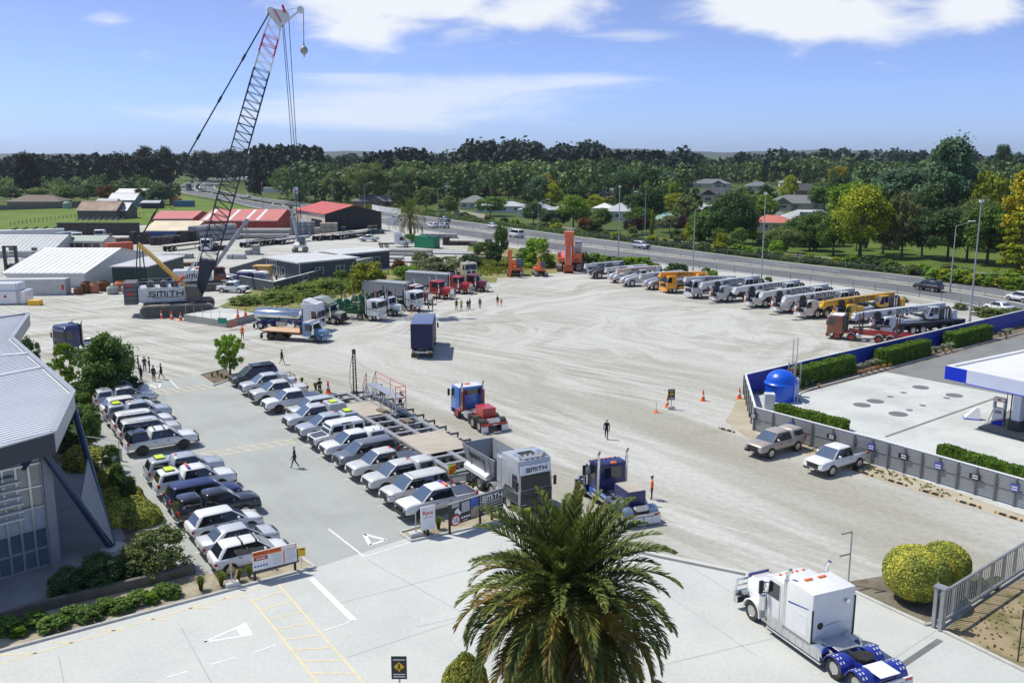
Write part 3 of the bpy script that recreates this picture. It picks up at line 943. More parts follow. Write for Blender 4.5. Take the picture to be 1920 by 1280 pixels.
   pt(t,'nudge_bar',lambda mb:(mb.tube([(fx+.05,-.55,.5),(fx+.09,-.5,.85),(fx+.09,.5,.85),(fx+.05,.55,.5)],.035),mb.tube([(fx+.08,-.55,.68),(fx+.08,.55,.68)],.03)),pl_,(style,'nb'))
  elif e=='bars':
   for bx in(-.55,.25)if style!='ute' else(-.5,.2):
    pt(t,'roof_bar',lambda mb:(mb.bo(-.03,.03,-.62,.62,ztop+.07,ztop+.11),mb.bo(-.05,.05,-.64,-.58,ztop-.1,ztop+.08),mb.bo(-.05,.05,.58,.64,ztop-.1,ztop+.08)),pl_,(style,'rbar'),loc=(bx,0,0))
  elif e=='canopybars':
   for bx in(-2.,-1.4):
    pt(t,'roof_bar',lambda mb:(mb.bo(-.03,.03,-.6,-.5,1.8,1.9),mb.bo(-.03,.03,.5,.6,1.8,1.9)),pl_,'canbars',loc=(bx,0,0))
  elif e=='rack':
   pt(t,'roof_rack',lambda mb:(mb.bo(-1.95,.35,-.70,.70,ztop+.09,ztop+.13),[mb.bo(-1.95,.35,y-.03,y+.03,ztop+.12,ztop+.16)for y in(-.7,-.35,0,.35,.7)],mb.bo(-.6,.25,-.6,.6,ztop+.13,ztop+.16)),charcoal,(style,'rack'))
  elif e=='rails':
   for sg in(1,-1):
    pt(t,'roof_rail',lambda mb:mb.bo(-1.7,.2,sg*.56-.02,sg*.56+.02,ztop-.01,ztop+.05),alu,(style,'rails',sg))
  elif e=='panel':
   pt(t,'solar_panel',lambda mb:mb.bo(-.1,.38,-.38,.38,ztop,ztop+.025),navy,(style,'solar'))
  elif e=='blackroof':
   pt(t,'roof_panel',lambda mb:mb.bo(S['cab'][2]+.25,S['cab'][3]-.12,-S['cab'][7]+.16,S['cab'][7]-.16,ztop,ztop+.012),blackp,(style,'broof'))
  elif e=='snorkel':
   pt(t,'snorkel',lambda mb:mb.tube([(1.5,-.93,1.02),(1.2,-.90,1.2),(.5,-.72,1.85)],.04),pl_,'snork')
 if lt_:
  lettering_smith(t,(-.45,W+.012,.78),pi,.21)
  lettering_smith(t,(-.45,-W-.012,.78),0,.21)
 return t
def defender(pm,loc,heading,label,gr_):
 t=tg('boxy_four_wheel_drive',label,'car',(loc[0],loc[1],.008),heading,gr_)
 pt(t,'body',lambda mb:mb.pr([(-2.2,.5),(2.1,.5),(2.1,1.12),(.95,1.2),(-2.2,1.2)],'y',-.88,.88),pm,'defbody',bv=.05)
 C=Cb(-2.2,.98,-2.12,.62,1.18,2.02,.86,.76,.84,.74,.07)
 pt(t,'cabin',C.shell,pm,'defcab',42)
 pt(t,'windscreen',lambda mb:C.front(mb,.14,.8,.07),gb_,'defws')
 for sg in(1,-1):
  for i,(a,b)in enumerate(((.06,.30),(.36,.56),(.64,.93))):
   pt(t,'side_window',lambda mb:C.side(mb,sg,a,b,.22,.74),glass,('defsw',sg,i))
  pt(t,'alpine_window',lambda mb:mb.slab([(-.4*sg-.6,sg*.775,1.93),(.4*sg-.6,sg*.775,1.93),(.4*sg-.6,sg*.70,2.),(-.4*sg-.6,sg*.70,2.)][::-1]if sg>0 else[(-1.,-.775,1.93),(-.2,-.775,1.93),(-.2,-.70,2.),(-1.,-.70,2.)]),glass,('defalp',sg))
  pt(t,'front_wing',lambda mb:mb.bo(1.05,2.06,sg*.60,sg*.92,.78,1.08),pm,('defw',sg),bv=.05)
  pt(t,'headlight',lambda mb:mb.cyl((2.1,sg*.62,.88),(2.14,sg*.62,.88),.10),lampglass,('defh',sg))
  pt(t,'tail_light',lambda mb:mb.bo(-2.23,-2.19,sg*.7,sg*.84,.75,1.1),taillamp,('deft',sg))
  pt(t,'mirror',lambda mb:mb.bo(.75,.82,sg*.9,sg*1.08,1.3,1.52),pl_,('defm',sg),bv=.02)
  for x in(-1.2,1.55):
   wh_(t,x,sg*.82,.40,.26,rimwhite)
   pt(t,'wheel_arch',lambda mb:mb.pr([(.5*cos(a),.5*sin(a))for a in LS(0,pi,11)],'y',-.06,.06),pl_,'defarch',loc=(x,sg*.87,.42))
 pt(t,'bonnet',lambda mb:mb.pr([(.98,1.18),(2.05,1.1),(2.05,1.14),(.98,1.25)],'y',-.58,.58),charcoal,'defbon',bv=.03)
 pt(t,'grille',lambda mb:mb.bo(2.08,2.125,-.5,.5,.68,1.04),pl_,'defg')
 pt(t,'front_bumper',lambda mb:mb.bo(2.12,2.26,-.86,.86,.5,.66),pl_,'defb',bv=.03)
 return t
def row_pos(p0,p1,s,total,off):
 d=(p1-p0).normalized()
 return p0+d*s*((p1-p0).length/total)+AV*off
CG1='vehicles in the right-hand row of the car park'
CG2='vehicles in the left-hand row of the car park'
HR,HL=A_ANG+pi,A_ANG
rowR=[(0.,'suv',charcoal,dict(ex_=('rack',),rimm=rimblack),'charcoal four wheel drive with flat roof rack, beside the island tree'),(3.9,'ute',silver,dict(cn_='toolbox',ex_=('nudge',),rimm=rimblack),'silver pickup with tall alloy tool box behind the cab'),(7.3,'ute',pearl,dict(cn_='open',ex_=('bullbar',),rimm=rimblack),'warm silver pickup with open tray and black bull bar'),(11.2,'ute',white,dict(cn_='cover',rimm=rimblack),'white pickup with dark tray cover next to the open-tray pickup'),(14.3,'softsuv',silver,dict(),'silver car half hidden between white pickup and service-box pickup'),(17.3,'ute',silver,dict(cn_='box',ex_=('lime','beacon','nudge'),rimm=rimblack,lt_=True),'silver pickup with plain service box and lime sign board'),(20.6,'ute',silverblue,dict(cn_='win',ex_=('lime','beacon','nudge'),rimm=rimblack,lt_=True),'blue silver pickup with windowed canopy and lime board, left of the boxy off-roader'),(23.6,'def',white,{},'boxy white off-roader with black bonnet'),(26.2,'ute',white,dict(cn_='win',ex_=('canopybars',),rimm=rimblack),'white pickup with white canopy, right of the boxy off-roader'),(28.9,'suv',greyp,dict(),'mid grey four wheel drive between white and silver pickups'),(31.7,'ute',pearl,dict(cn_='cover',ex_=('beacon',),lt_=True),'pale silver pickup with flat tray cover and company lettering'),(34.7,'ute',pearl,dict(cn_='win',ex_=('beacon',),lt_=True),'pale silver pickup with rounded canopy and company lettering'),(37.6,'suv',pearl,dict(ex_=('blackroof',)),'pale silver four wheel drive with black roof panel'),(40.3,'ute',white,dict(cn_='cover',ex_=('bullbar','lightbar'),rimm=rimblack),'white pickup with black bull bar behind the company sign board'),]
for s,sty,pm,kw,lab in rowR:
 p=row_pos(RR0,RR1,s,40.4,{'ute':2.7,'suv':2.5,'softsuv':3.6,'def':2.2}[sty])
 jit=R(random.Random(int(s*10)).uniform(-1.5,1.5))
 if sty=='def':
  defender(pm,p,HR+jit,lab,CG1)
 else:
  car(sty,pm,p,HR+jit,lab,CG1,**kw)
rowL=[(0.,'ute',silver,dict(cn_='cover',ex_=('beacon',)),'silver pickup with amber roof light under the big tree'),(3.2,'ute',silver,dict(cn_='win',ex_=('rackbox','beacon')),'silver pickup with canopy and white rack, second below the big tree'),(6.2,'softsuv',white,dict(),'white car between two silver canopy pickups'),(9.2,'ute',silverblue,dict(cn_='win',ex_=('lime','beacon','nudge'),lt_=True),'blue silver pickup with lime board at the far half of the left row'),(12.5,'suv',white,dict(ex_=('rails','snorkel')),'white four wheel drive with dark snorkel'),(15.2,'suv',pearl,dict(ex_=('rails','panel')),'pale four wheel drive with blue panel on its roof'),(18.5,'ute',white,dict(cn_='dark',ex_=('bars','bullbar','snorkel'),rimm=rimblack),'white lifted pickup with black canopy and black wheels'),(26.3,'ute',silverblue,dict(cn_='win',ex_=('lime','beacon')),'blue silver pickup with lime board next to the cream walkway'),(29.3,'ute',white,dict(cn_='win',ex_=('lime','lightbar','nudge'),rimm=rimblack),'white pickup with white canopy, lime board and orange-purple light bar'),(32.5,'suv',navy,dict(),'navy four wheel drive beside the black canopy pickup'),(34.9,'ute',blackp,dict(cn_='dark',ex_=()),'black pickup with black ribbed canopy'),(37.7,'softsuv',white,dict(),'white crossover next to the black pickup'),(40.4,'sedan',silver,dict(),'silver sedan with sloping rear window'),(43.,'softsuv',white,dict(ex_=('bars',)),'white crossover with roof bars behind the hazard board'),]
for s,sty,pm,kw,lab in rowL:
 p=row_pos(LR0,LR1,s,42.8,{'ute':2.6,'suv':2.4,'softsuv':2.3,'sedan':2.4}[sty])
 jit=R(random.Random(int(s*7)+3).uniform(-1.5,1.5))
 car(sty,pm,p,HL+jit,lab,CG2,**kw)
p=G(1444,845)
car('ute',champagne,(20.6,69.9),R(-145),'champagne pickup with matching canopy by the louvred fence',None,cn_='win',ex_=('nudge',))
car('ute',white,(23.95,65.9),R(-146),'white pickup with open tray parked alone by the louvred fence',None,cn_='cover')
TRAF='traffic on the motorway'
def on_road(x,y,away):
 p=G(x,y)
 best=min(range(len(RN)-1),key=lambda i:(rp_(i,.5)-p).length)
 d=rp_(best+1,.5)-rp_(best,.5)
 a=atan2(d.y,d.x)
 return p,a if away else a+pi
for(x,y,sty,pm,away,lab)in[(968,445,'van',white,True,'white high-roof van on the near carriageway'),(1202,466,'suv',silver,False,'silver car alone on the far carriageway'),(1740,545,'suv',blackp,True,'black car on the near carriageway at right'),(1912,565,'softsuv',white,True,'white car at the right edge beyond the blue wall, farther one'),(1872,583,'sedan',white,True,'white car just behind the blue wall, nearer one'),(745,414,'suv',white,False,'white car just right of the black shed'),(834,416,'ute',greyp,False,'grey pickup on the far carriageway by the lamp post'),(812,427,'softsuv',white,True,'white car left of the lamp post on the near carriageway'),(833,427,'softsuv',silverblue,True,'blue grey car behind the lamp post on the near carriageway'),(924,427,'hatch',white,False,'white hatchback on the far carriageway above the white van'),(465,371,'suv',white,False,'white car left of the crane boom on the far carriageway'),(376,360,'van',silverblue,True,'pale blue van on the bend of the motorway'),(383,354,'softsuv',white,False,'white car on the inner bend of the motorway'),(373,340,'softsuv',white,True,'small white car far up the motorway'),(360,343.5,'softsuv',blackp,True,'small dark car far up the motorway'),(457,335,'softsuv',silver,False,'tiny silver car near the white roadside shed')]:
 p,a=on_road(x,y,away)
 car(sty,pm,p,a,lab,TRAF,simple=(y<440))
# -- TRUCKS
def ax_(t,x,dual=False,r=.5,rimm=None,track=1.03):
 w=.54 if dual else .30
 for sg in(1,-1):
  wh_(t,x,sg*(track-(.12 if dual else 0)),r,w,rimm or rs_,'truck')
def rl_(t,x0,x1,z=.75,m=None,key=None):
 def fn(mb):
  for sg in(1,-1):
   mb.bo(x0,x1,sg*.43-.04,sg*.43+.04,z,z+.28)
  n=max(2,int((x1-x0)/1.3))
  for i in range(n+1):
   x=lp(x0+.06,x1-.06,i/n)
   mb.bo(x-.05,x+.05,-.40,.40,z+.04,z+.22)
 return pt(t,'chassis',fn,m or fm_)
def mg_(t,x,r,m,y0=.62,y1=1.24,sg=1,span=(.05,.95)):
 def fn(mb):
  rr=r+.09
  pts=[(rr*cos(a),rr*sin(a))for a in LS(pi*span[0],pi*span[1],13)]
  inner=[((rr-.035)*cos(a),(rr-.035)*sin(a))for a in LS(pi*span[1],pi*span[0],13)]
  mb.pr(pts+inner,'y',y0,y1)
 o=pt(t,'mudguard',fn,m,('mg',r,y0,y1,span),40,loc=(x,0,r),scale=(1,sg,1))
 return o
def mudflap(t,x,sg,m=None):
 f=pt(t,'mud_flap',lambda mb:mb.bo(-.015,.015,-.3,.3,.12,.62),m or fm_,'mudflap',loc=(x,sg*.93,0))
 return f
def stack(t,x,y,z0,z1,r=.075,shield=True,m=None):
 def fn(mb):
  mb.cyl((x,y,z0),(x,y,z1-.35),r*(1.5 if shield else 1),None,12)
  mb.cyl((x,y,z1-.36),(x,y,z1),r,None,10)
  mb.cyl((x,y,z1-.01),(x-.16,y,z1+.22),r,None,10)
 return pt(t,'exhaust_stack',fn,m or ch_,None,40)
def tk_(t,x0,x1,sg,z=.72,r=.31,m=None):
 def fn(mb):
  mb.lathe([(0,x0),(r*.9,x0),(r,x0+.04),(r,x1-.04),(r*.9,x1),(0,x1)],(0,sg*.88,z),18,axis='x')
  for k in(.25,.75):
   x=lp(x0,x1,k)
   mb.lathe([(r+.01,x-.03),(r+.01,x+.03)],(0,sg*.88,z),18,axis='x')
 return pt(t,'fuel_tank',fn,m or ch_,None,40)
def co_(t,xf,L,z1,pm,W=1.22,z0=.62,glz=None,roof=None,stripe=None,bp_=None,flat=.12,rf_=None,vz=True,grillm=None,lower=None,gw=.8):
 zs=z0+1.02
 ztop=z1-.12
 prof=[(xf-L,z0),(xf,z0),(xf+.02,zs-.1),(xf-flat,ztop),(xf-flat-.28,z1),(xf-L,z1-.02)]
 cab=pt(t,'cab',lambda mb:mb.pr(prof,'y',-W,W),pm,None,35,bv=.07,seg=2)
 def fx(z):
  return xf+.02-(z-(zs-.1))/(ztop-zs+.1)*(flat+.02)
 za,zb=zs+.02,min(ztop-.12,zs+.95)
 pt(cab,'windscreen',lambda mb:mb.slab([(fx(za),-W+.12,za),(fx(za),W-.12,za),(fx(zb),W-.16,zb),(fx(zb),-W+.16,zb)],.02),glassdark)
 dw=min(1.,L-.35)
 for sg in(1,-1):
  q=[(xf-.22-dw*.72,sg*W,za-.04),(xf-.20,sg*W,za-.04),(xf-.32,sg*W,zb-.02),(xf-.22-dw*.72,sg*W,zb-.02)]
  pt(cab,'side_window',lambda mb:mb.slab(q if sg<0 else q[::-1],.015),glass)
  pt(cab,'mirror',lambda mb:(mb.bo(xf-.05,xf+.06,sg*(W+.10),sg*(W+.30),za+.0,za+.62),mb.bar((xf-.2,sg*W,za+.5),(xf,sg*(W+.2),za+.45),.04)),pl_,bv=.02)
  pt(cab,'door_seam',lambda mb:(mb.bo(xf-.26-dw,xf-.245-dw,sg*W-.006,sg*W+.006,z0+.15,zb+.02),mb.bo(xf-.2,xf-.185,sg*W-.006,sg*W+.006,z0+.15,za-.05)),pl_)
  pt(t,'headlight',lambda mb:mb.bo(xf-.02,xf+.06,sg*.72,sg*1.08,z0+.02,z0+.22),lampglass,bv=.02)
  pt(t,'step',lambda mb:mb.bo(xf-dw*.9,xf-.15,sg*(W-.22),sg*(W+.01),.38,.46),pl_)
 pt(cab,'grille',lambda mb:(mb.bo(xf,xf+.05,-gw,gw,z0+.32,zs-.2),[mb.bo(xf+.05,xf+.065,-gw+.04,gw-.04,z,z+.05)for z in np.arange(z0+.36,zs-.28,.11)]),grillm or pl_,bv=0)
 pt(t,'front_bumper',lambda mb:mb.pr([(xf-.25,.34),(xf+.08,.34),(xf+.12,.46),(xf+.1,z0+.02),(xf-.25,z0+.02)],'y',-W,W),bp_ or pm,bv=.04)
 pt(t,'number_plate',lambda mb:mb.bo(xf+.12,xf+.135,-.2,.2,.4,.52),plate,('tplate',xf))
 if vz:
  pt(cab,'sun_visor',lambda mb:mb.pr([(fx(zb)-.02,zb+.02),(fx(zb)+.20,zb-.02),(fx(zb)+.2,zb+.03),(fx(zb)-.02,zb+.12)],'y',-W+.08,W-.08),rf_ or pm)
 if rf_:
  pt(cab,'roof',lambda mb:mb.bo(xf-L+.06,xf-flat-.26,-W+.08,W-.08,z1-.04,z1+.03),rf_,bv=.03)
 return cab
def cv_(t,xf,pm,z_hood=1.55,hood=1.9,z_cab=2.75,cabL=1.55,sleeper=0.,z_sl=None,grillm=None,bp_=None,W=1.05,rf_=None,fender=None,axle_x=None,flatsleeper=True,r=.5,wide=.62):
 ax=axle_x if axle_x is not None else xf-1.15
 xb=xf-.12-hood
 zb=.80
 rings=[]
 for x,w,zt in((xf-.14,wide-.02,z_hood-.16),(xf-.24,wide,z_hood-.07),(xf-hood*.55,wide+.08,z_hood),(xb,W-.16,z_hood+.06)):
  rings.append([(x,-w,zb),(x,-w,zt-.2),(x,-w+.14,zt),(x,w-.14,zt),(x,w,zt-.2),(x,w,zb)])
 pt(t,'bonnet',lambda mb:mb.loft(rings),pm,None,38)
 pt(t,'grille',lambda mb:(mb.bo(xf-.15,xf-.06,-wide+.06,wide-.06,.78,z_hood-.2),[mb.bo(xf-.07,xf-.05,y-.012,y+.012,.82,z_hood-.24)for y in LS(-wide+.1,wide-.1,9)]),grillm or ch_,None,bv=0)
 pt(t,'front_bumper',lambda mb:mb.pr([(xf-.12,.36),(xf+.08,.36),(xf+.12,.5),(xf+.08,.78),(xf-.1,.78)],'y',-1.18,1.18),bp_ or ch_,bv=.03)
 for sg in(1,-1):
  fr=r+.13
  def fen(mb):
   pts=[(ax+fr*1.08*cos(a),r+fr*sin(a))for a in LS(pi*-.02,pi*1.08,14)]
   inn=[(ax+(fr-.07)*cos(a),r+(fr-.07)*sin(a))for a in LS(pi*1.06,0,14)]
   mb.pr(pts+inn,'y',sg*(wide-.1),sg*1.21)
  pt(t,'front_wing',fen,fender or pm,None,40,bv=.03)
  pt(t,'headlight',lambda mb:mb.bo(xf-.34,xf-.10,sg*(wide+.03),sg*(wide+.32),.86,1.08),lampglass,bv=.03)
  pt(t,'step',lambda mb:mb.bo(xb-.9,xb+.15,sg*.75,sg*1.18,.42,.50),alu)
 xc=xb-cabL
 zs=z_hood+.02
 prof=[(xc,zb-.1),(xb+.02,zb-.1),(xb+.02,zs),(xb-.16,z_cab-.18),(xb-.4,z_cab),(xc,z_cab)]
 cab=pt(t,'cab',lambda mb:mb.pr(prof,'y',-W,W),pm,None,35,bv=.06,seg=2)
 za,zc=zs+.08,z_cab-.24
 def fx(z):
  return xb+.02-(z-zs)/(z_cab-.18-zs)*.18
 for s0,s1 in((-W+.1,-.03),(.03,W-.1)):
  pt(cab,'windscreen',lambda mb:mb.slab([(fx(za),s0,za),(fx(za),s1,za),(fx(zc),s1,zc),(fx(zc),s0,zc)],.02),glassdark)
 for sg in(1,-1):
  q=[(xc+.42,sg*W,za-.12),(xb-.14,sg*W,za-.12),(xb-.26,sg*W,zc),(xc+.42,sg*W,zc)]
  pt(cab,'side_window',lambda mb:mb.slab(q if sg<0 else q[::-1],.015),glass)
  pt(cab,'mirror',lambda mb:(mb.bo(xb-.05,xb+.05,sg*(W+.22),sg*(W+.42),za-.1,za+.55),mb.bar((xb-.2,sg*W,za+.5),(xb,sg*(W+.3),za+.5),.035),mb.bar((xb-.2,sg*W,za-.05),(xb,sg*(W+.3),za-.05),.035)),pl_)
  pt(cab,'door_seam',lambda mb:(mb.bo(xc+.34,xc+.355,sg*W-.006,sg*W+.006,zb,zc+.04),mb.bo(xb-.1,xb-.085,sg*W-.006,sg*W+.006,zb,za)),pl_)
 pt(cab,'sun_visor',lambda mb:mb.pr([(xb-.2,z_cab-.2),(xb+.08,z_cab-.22),(xb+.08,z_cab-.16),(xb-.2,z_cab-.1)],'y',-W+.04,W-.04),rf_ or pm)
 pt(cab,'rear_window',lambda mb:mb.slab([(xc,.62,za),(xc,-.62,za),(xc,-.62,zc),(xc,.62,zc)],.015),glass)
 pt(cab,'roof_lights',lambda mb:[mb.bo(xb-.5,xb-.4,y-.06,y+.06,z_cab,z_cab+.06)for y in(-.7,-.3,0,.3,.7)],amberlamp)
 if rf_:
  pt(cab,'roof',lambda mb:mb.bo(xc+.04,xb-.42,-W+.07,W-.07,z_cab-.03,z_cab+.03),rf_,bv=.02)
 for sg in(1,-1):
  pt(t,'air_cleaner',lambda mb:(mb.cyl((xb+.12,sg*(W+.04),1.05),(xb+.12,sg*(W+.04),1.75),.2,None,14),mb.cyl((xb+.12,sg*(W+.04),1.75),(xb+.12,sg*(W+.04),2.25),.08,None,10),mb.cyl((xb+.12,sg*(W+.04),2.2),(xb+.12,sg*(W+.04),2.42),.13,.1,10)),ch_,None,40)
 if sleeper:
  zz=z_sl or z_cab
  sl=[(xc-sleeper,zb-.05),(xc-.01,zb-.05),(xc-.01,z_cab-.1),(xc-.3,zz),(xc-sleeper,zz)]
  s=pt(t,'sleeper',lambda mb:mb.pr(sl,'y',-W-.12,W+.12),pm,None,35,bv=.07,seg=2)
 return cab,xc-sleeper
def fifth_wheel(t,x,z=1.05):
 def fn(mb):
  pts=[(x+.42*cos(a),.48*sin(a))for a in LS(.0,2*pi,25)[:-1]]
  pts=[p for p in pts if not(p[0]<x-.1 and abs(p[1])<.16)]
  mb.pr(pts,'z',z+.02,z+.12)
  mb.bo(x-.2,x+.2,-.42,.42,z-.15,z+.02)
 return pt(t,'fifth_wheel',fn,mat('greasy steel',(.05,.045,.04),.45,.5,var=.2),None)
def tail(t,x,m=None,flapm=None,four=False):
 pt(t,'rear_bumper',lambda mb:mb.bo(x-.05,x+.05,-1.2,1.2,.66,.82),m or alu,bv=.015)
 for sg in(1,-1):
  pt(t,'tail_light',lambda mb:mb.bo(x-.08,x-.05,sg*.75,sg*1.12,.69,.79),taillamp)
  mudflap(t,x-.02,sg,flapm)
 pt(t,'number_plate',lambda mb:mb.bo(x-.075,x-.055,-.22,.22,.68,.78),plate)
 if four:
  for y in(-.32,.32):
   pt(t,'mud_flap',lambda mb:mb.bo(-.015,.015,-.28,.28,.12,.62),flapm or fm_,'mudflap4',loc=(x-.02,y,0))
def place(x,y,back,ang):
 p=G(x,y)
 return V((p.x-cos(ang)*back,p.y-sin(ang)*back,.008))
def white_prime_mover():
 f,r=V((11.99,43.12,0)),V((14.34,37.66,0))
 ang=R(113.5)
 side=V((-sin(ang),cos(ang),0))
 o=f-side*1.15+V((0,0,.012))
 o-=V((cos(ang),sin(ang),0))*3.6
 t=tg('prime_mover','white long-nose prime mover with tall sleeper and royal blue rear guards','truck',o,ang)
 ax_(t,3.6)
 for x in(-2.2,-3.55):
  ax_(t,x,True)
 rl_(t,-4.2,4.1,.72,royal)
 cab,xs=cv_(t,4.85,white,1.95,2.1,2.95,1.4,2.,3.35,ch_,ch_,1.12,axle_x=3.6)
 pt(t,'bug_deflector',lambda mb:mb.pr([(4.55,1.84),(4.72,1.78),(4.65,1.98),(4.56,2.02)],'y',-.6,.6),royal)
 pt(t,'bull_bar',lambda mb:(mb.bo(4.88,5.02,-1.2,1.2,.35,.95),mb.tube([(4.95,-1.15,.9),(4.95,-1.05,1.55),(4.95,1.05,1.55),(4.95,1.15,.9)],.05),mb.tube([(4.95,-1.1,1.25),(4.95,1.1,1.25)],.04)),ch_)
 for sg in(1,-1):
  pt(t,'exhaust_stack',lambda mb:(mb.cyl((1.12,sg*1.16,1.),(1.12,sg*1.16,3.25),.13,None,14),mb.cyl((1.12,sg*1.16,3.2),(1.12,sg*1.16,3.55),.09,None,12),mb.cyl((1.12,sg*1.16,3.5),(.92,sg*1.16,3.85),.09,None,12)),ch_,None,40)
  pt(t,'side_tank_fairing',lambda mb:(mb.bo(-1.4,2.3,sg*.75,sg*1.24,.42,.98),[mb.bo(x,x+.03,sg*1.235,sg*1.25,.44,.96)for x in LS(-1.2,2.1,8)]),alu,bv=0)
  pt(t,'running_board',lambda mb:mb.bo(-1.5,2.3,sg*1.,sg*1.3,.30,.36),alu,bv=.01)
  pt(t,'sleeper_hatch',lambda mb:mb.bo(-.45,.35,sg*1.235,sg*1.25,1.15,2.15),sw_,bv=.0)
  pt(t,'sleeper_stripe',lambda mb:mb.pr([(.9,2.35),(-.5,2.55),(-.5,2.5),(.85,2.27)],'y',sg*1.232,sg*1.245),royal)
  for x in(-2.2,-3.55):
   g=mg_(t,x,.5,royal,.55,1.26,sg)
   for yy in(1.12,.94,1.1):
    pt(g,'guard_stripe',lambda mb:[mb.slab([(.598*cos(a),yy,.598*sin(a)),(.598*cos(a),yy+.05,.598*sin(a)),(.598*cos(a+.2),yy+.05,.598*sin(a+.2)),(.598*cos(a+.2),yy,.598*sin(a+.2))][::-1],.004)for a in np.arange(.6,2.6,.4)],sw_,('gs',yy))
  tk_(t,-1.45,-.6,sg,.8,.36)
 pt(t,'rear_deck',lambda mb:mb.bo(-1.9,-.3,-.62,.62,1.02,1.06),alu,bv=.01)
 pt(t,'rear_deck',lambda mb:mb.bo(-4.35,-3.25,-.55,.55,1.02,1.06),sw_,bv=.01)
 fifth_wheel(t,-2.75)
 pt(t,'sleeper_window',lambda mb:mb.cyl((xs-.02,.75,1.75),(xs+.02,.75,1.75),.17,None,16),pl_)
 pt(t,'grab_rail',lambda mb:mb.tube([(xs-.05,.5,1.7),(xs-.07,-.45,1.75)],.02),ch_)
 pt(t,'work_light',lambda mb:mb.cyl((xs-.14,-.7,2.75),(xs-.02,-.7,2.75),.1,.08,12),ch_)
 pt(t,'rear_seal',lambda mb:(mb.bo(xs-.04,xs+.02,1.2,1.26,.95,2.6),mb.bo(xs-.04,xs+.02,-1.26,-1.2,.95,2.9)),pl_)
 pt(t,'roof_lights',lambda mb:[mb.bo(.5,.62,y-.07,y+.07,3.32,3.42)for y in(-.55,-.4,-.25,.25,.4,.55)],amberlamp)
 tail(t,-4.4,sw_,sw_)
 return t
white_prime_mover()
def navy_prime_mover():
 ang=R(112)
 o=G(1143,950)+V((0,0,.008))
 t=tg('prime_mover','navy bonneted prime mover with ballast box and polished guards','truck',(6.75,58.7,.008),ang)
 ax_(t,2.35)
 for x in(-1.85,-3.2):
  ax_(t,x,True)
  for sg in(1,-1):
   mg_(t,x,.5,mat('brushed guard',(.3,.38,.5),.4,.7,var=.06),.55,1.22,sg)
 rl_(t,-3.8,2.8)
 cab,xs=cv_(t,3.55,navy,1.75,1.75,2.85,1.5,0,None,ch_,ch_,1.06,axle_x=2.35)
 for sg in(1,-1):
  stack(t,xs+.05,sg*1.05,.9,3.55)
  tk_(t,-1.05,.85,sg,.78,.36)
  pt(t,'battery_box',lambda mb:mb.bo(.95,1.35,sg*.7,sg*1.15,.5,1.),mat('box blue',(.02,.12,.5),.4)if sg>0 else alu,bv=.03)
 pt(t,'ballast_box',lambda mb:mb.bo(-3.1,-1.2,-.62,.62,1.05,2.),navy,bv=.02)
 pt(t,'ballast_lid',lambda mb:mb.bo(-3.06,-1.24,-.58,.58,2.,2.03),steelplate,bv=.005)
 pt(t,'rear_deck',lambda mb:mb.bo(-1.15,.1,-.5,.5,1.03,1.06),alu)
 pt(t,'beacon',lambda mb:mb.bo(.0,.25,-.2,.2,2.86,2.98),amberlamp,bv=.03)
 pt(t,'rear_step_box',lambda mb:mb.bo(-3.8,-3.45,-.45,.45,.95,1.2),alu,bv=.01)
 tail(t,-3.95,alu,sw_,True)
 return t
navy_prime_mover()
def blue_tractor():
 ang=R(116)
 t=tg('tractor_truck','blue forward-control tractor with white roof, red chassis and red box','truck',(-3.1,78.4,.008),ang)
 ax_(t,1.75,False,.52,rimred)
 for x in(-1.7,-3.05):
  ax_(t,x,True)
  for sg in(1,-1):
   mg_(t,x,.5,fm_,.55,1.22,sg)
 rl_(t,-3.7,2.6,.72,redp)
 cab=co_(t,2.95,1.85,2.85,skyblue,1.18,.75,rf_=white,bp_=skyblue)
 pt(cab,'rear_window',lambda mb:mb.slab([(1.1,.9,2.15),(1.1,-.9,2.15),(1.1,-.9,2.6),(1.1,.9,2.6)],.015),glass)
 for sg in(1,-1):
  stack(t,.85,sg*1.,.9,3.1,.09)
  pt(t,'stack_guard',lambda mb:mb.bo(.55,.72,sg*.85,sg*1.05,.9,2.6),maroon)
  pt(t,'wing_panel',lambda mb:mb.bo(.75,1.2,sg*.75,sg*1.2,.75,1.12),redp,bv=.05)
 pt(t,'ballast_box',lambda mb:mb.bo(-2.75,-1.15,-.6,.6,1.05,1.85),redp,bv=.02)
 pt(t,'rear_deck',lambda mb:mb.bo(-1.05,.3,-.55,.55,1.02,1.06),alu)
 pt(t,'battery_box',lambda mb:mb.bo(-.6,.3,.6,1.1,.5,1.),alu,bv=.02)
 tk_(t,-.7,.4,-1)
 pt(t,'beacon',lambda mb:mb.bo(1.9,2.1,-.25,.25,2.87,2.97),amberlamp,bv=.02)
 pt(t,'coupling_block',lambda mb:mb.bo(-3.8,-3.3,-.5,.5,.85,1.15),alu,bv=.02)
 tail(t,-3.8,redp,sw_)
blue_tractor()
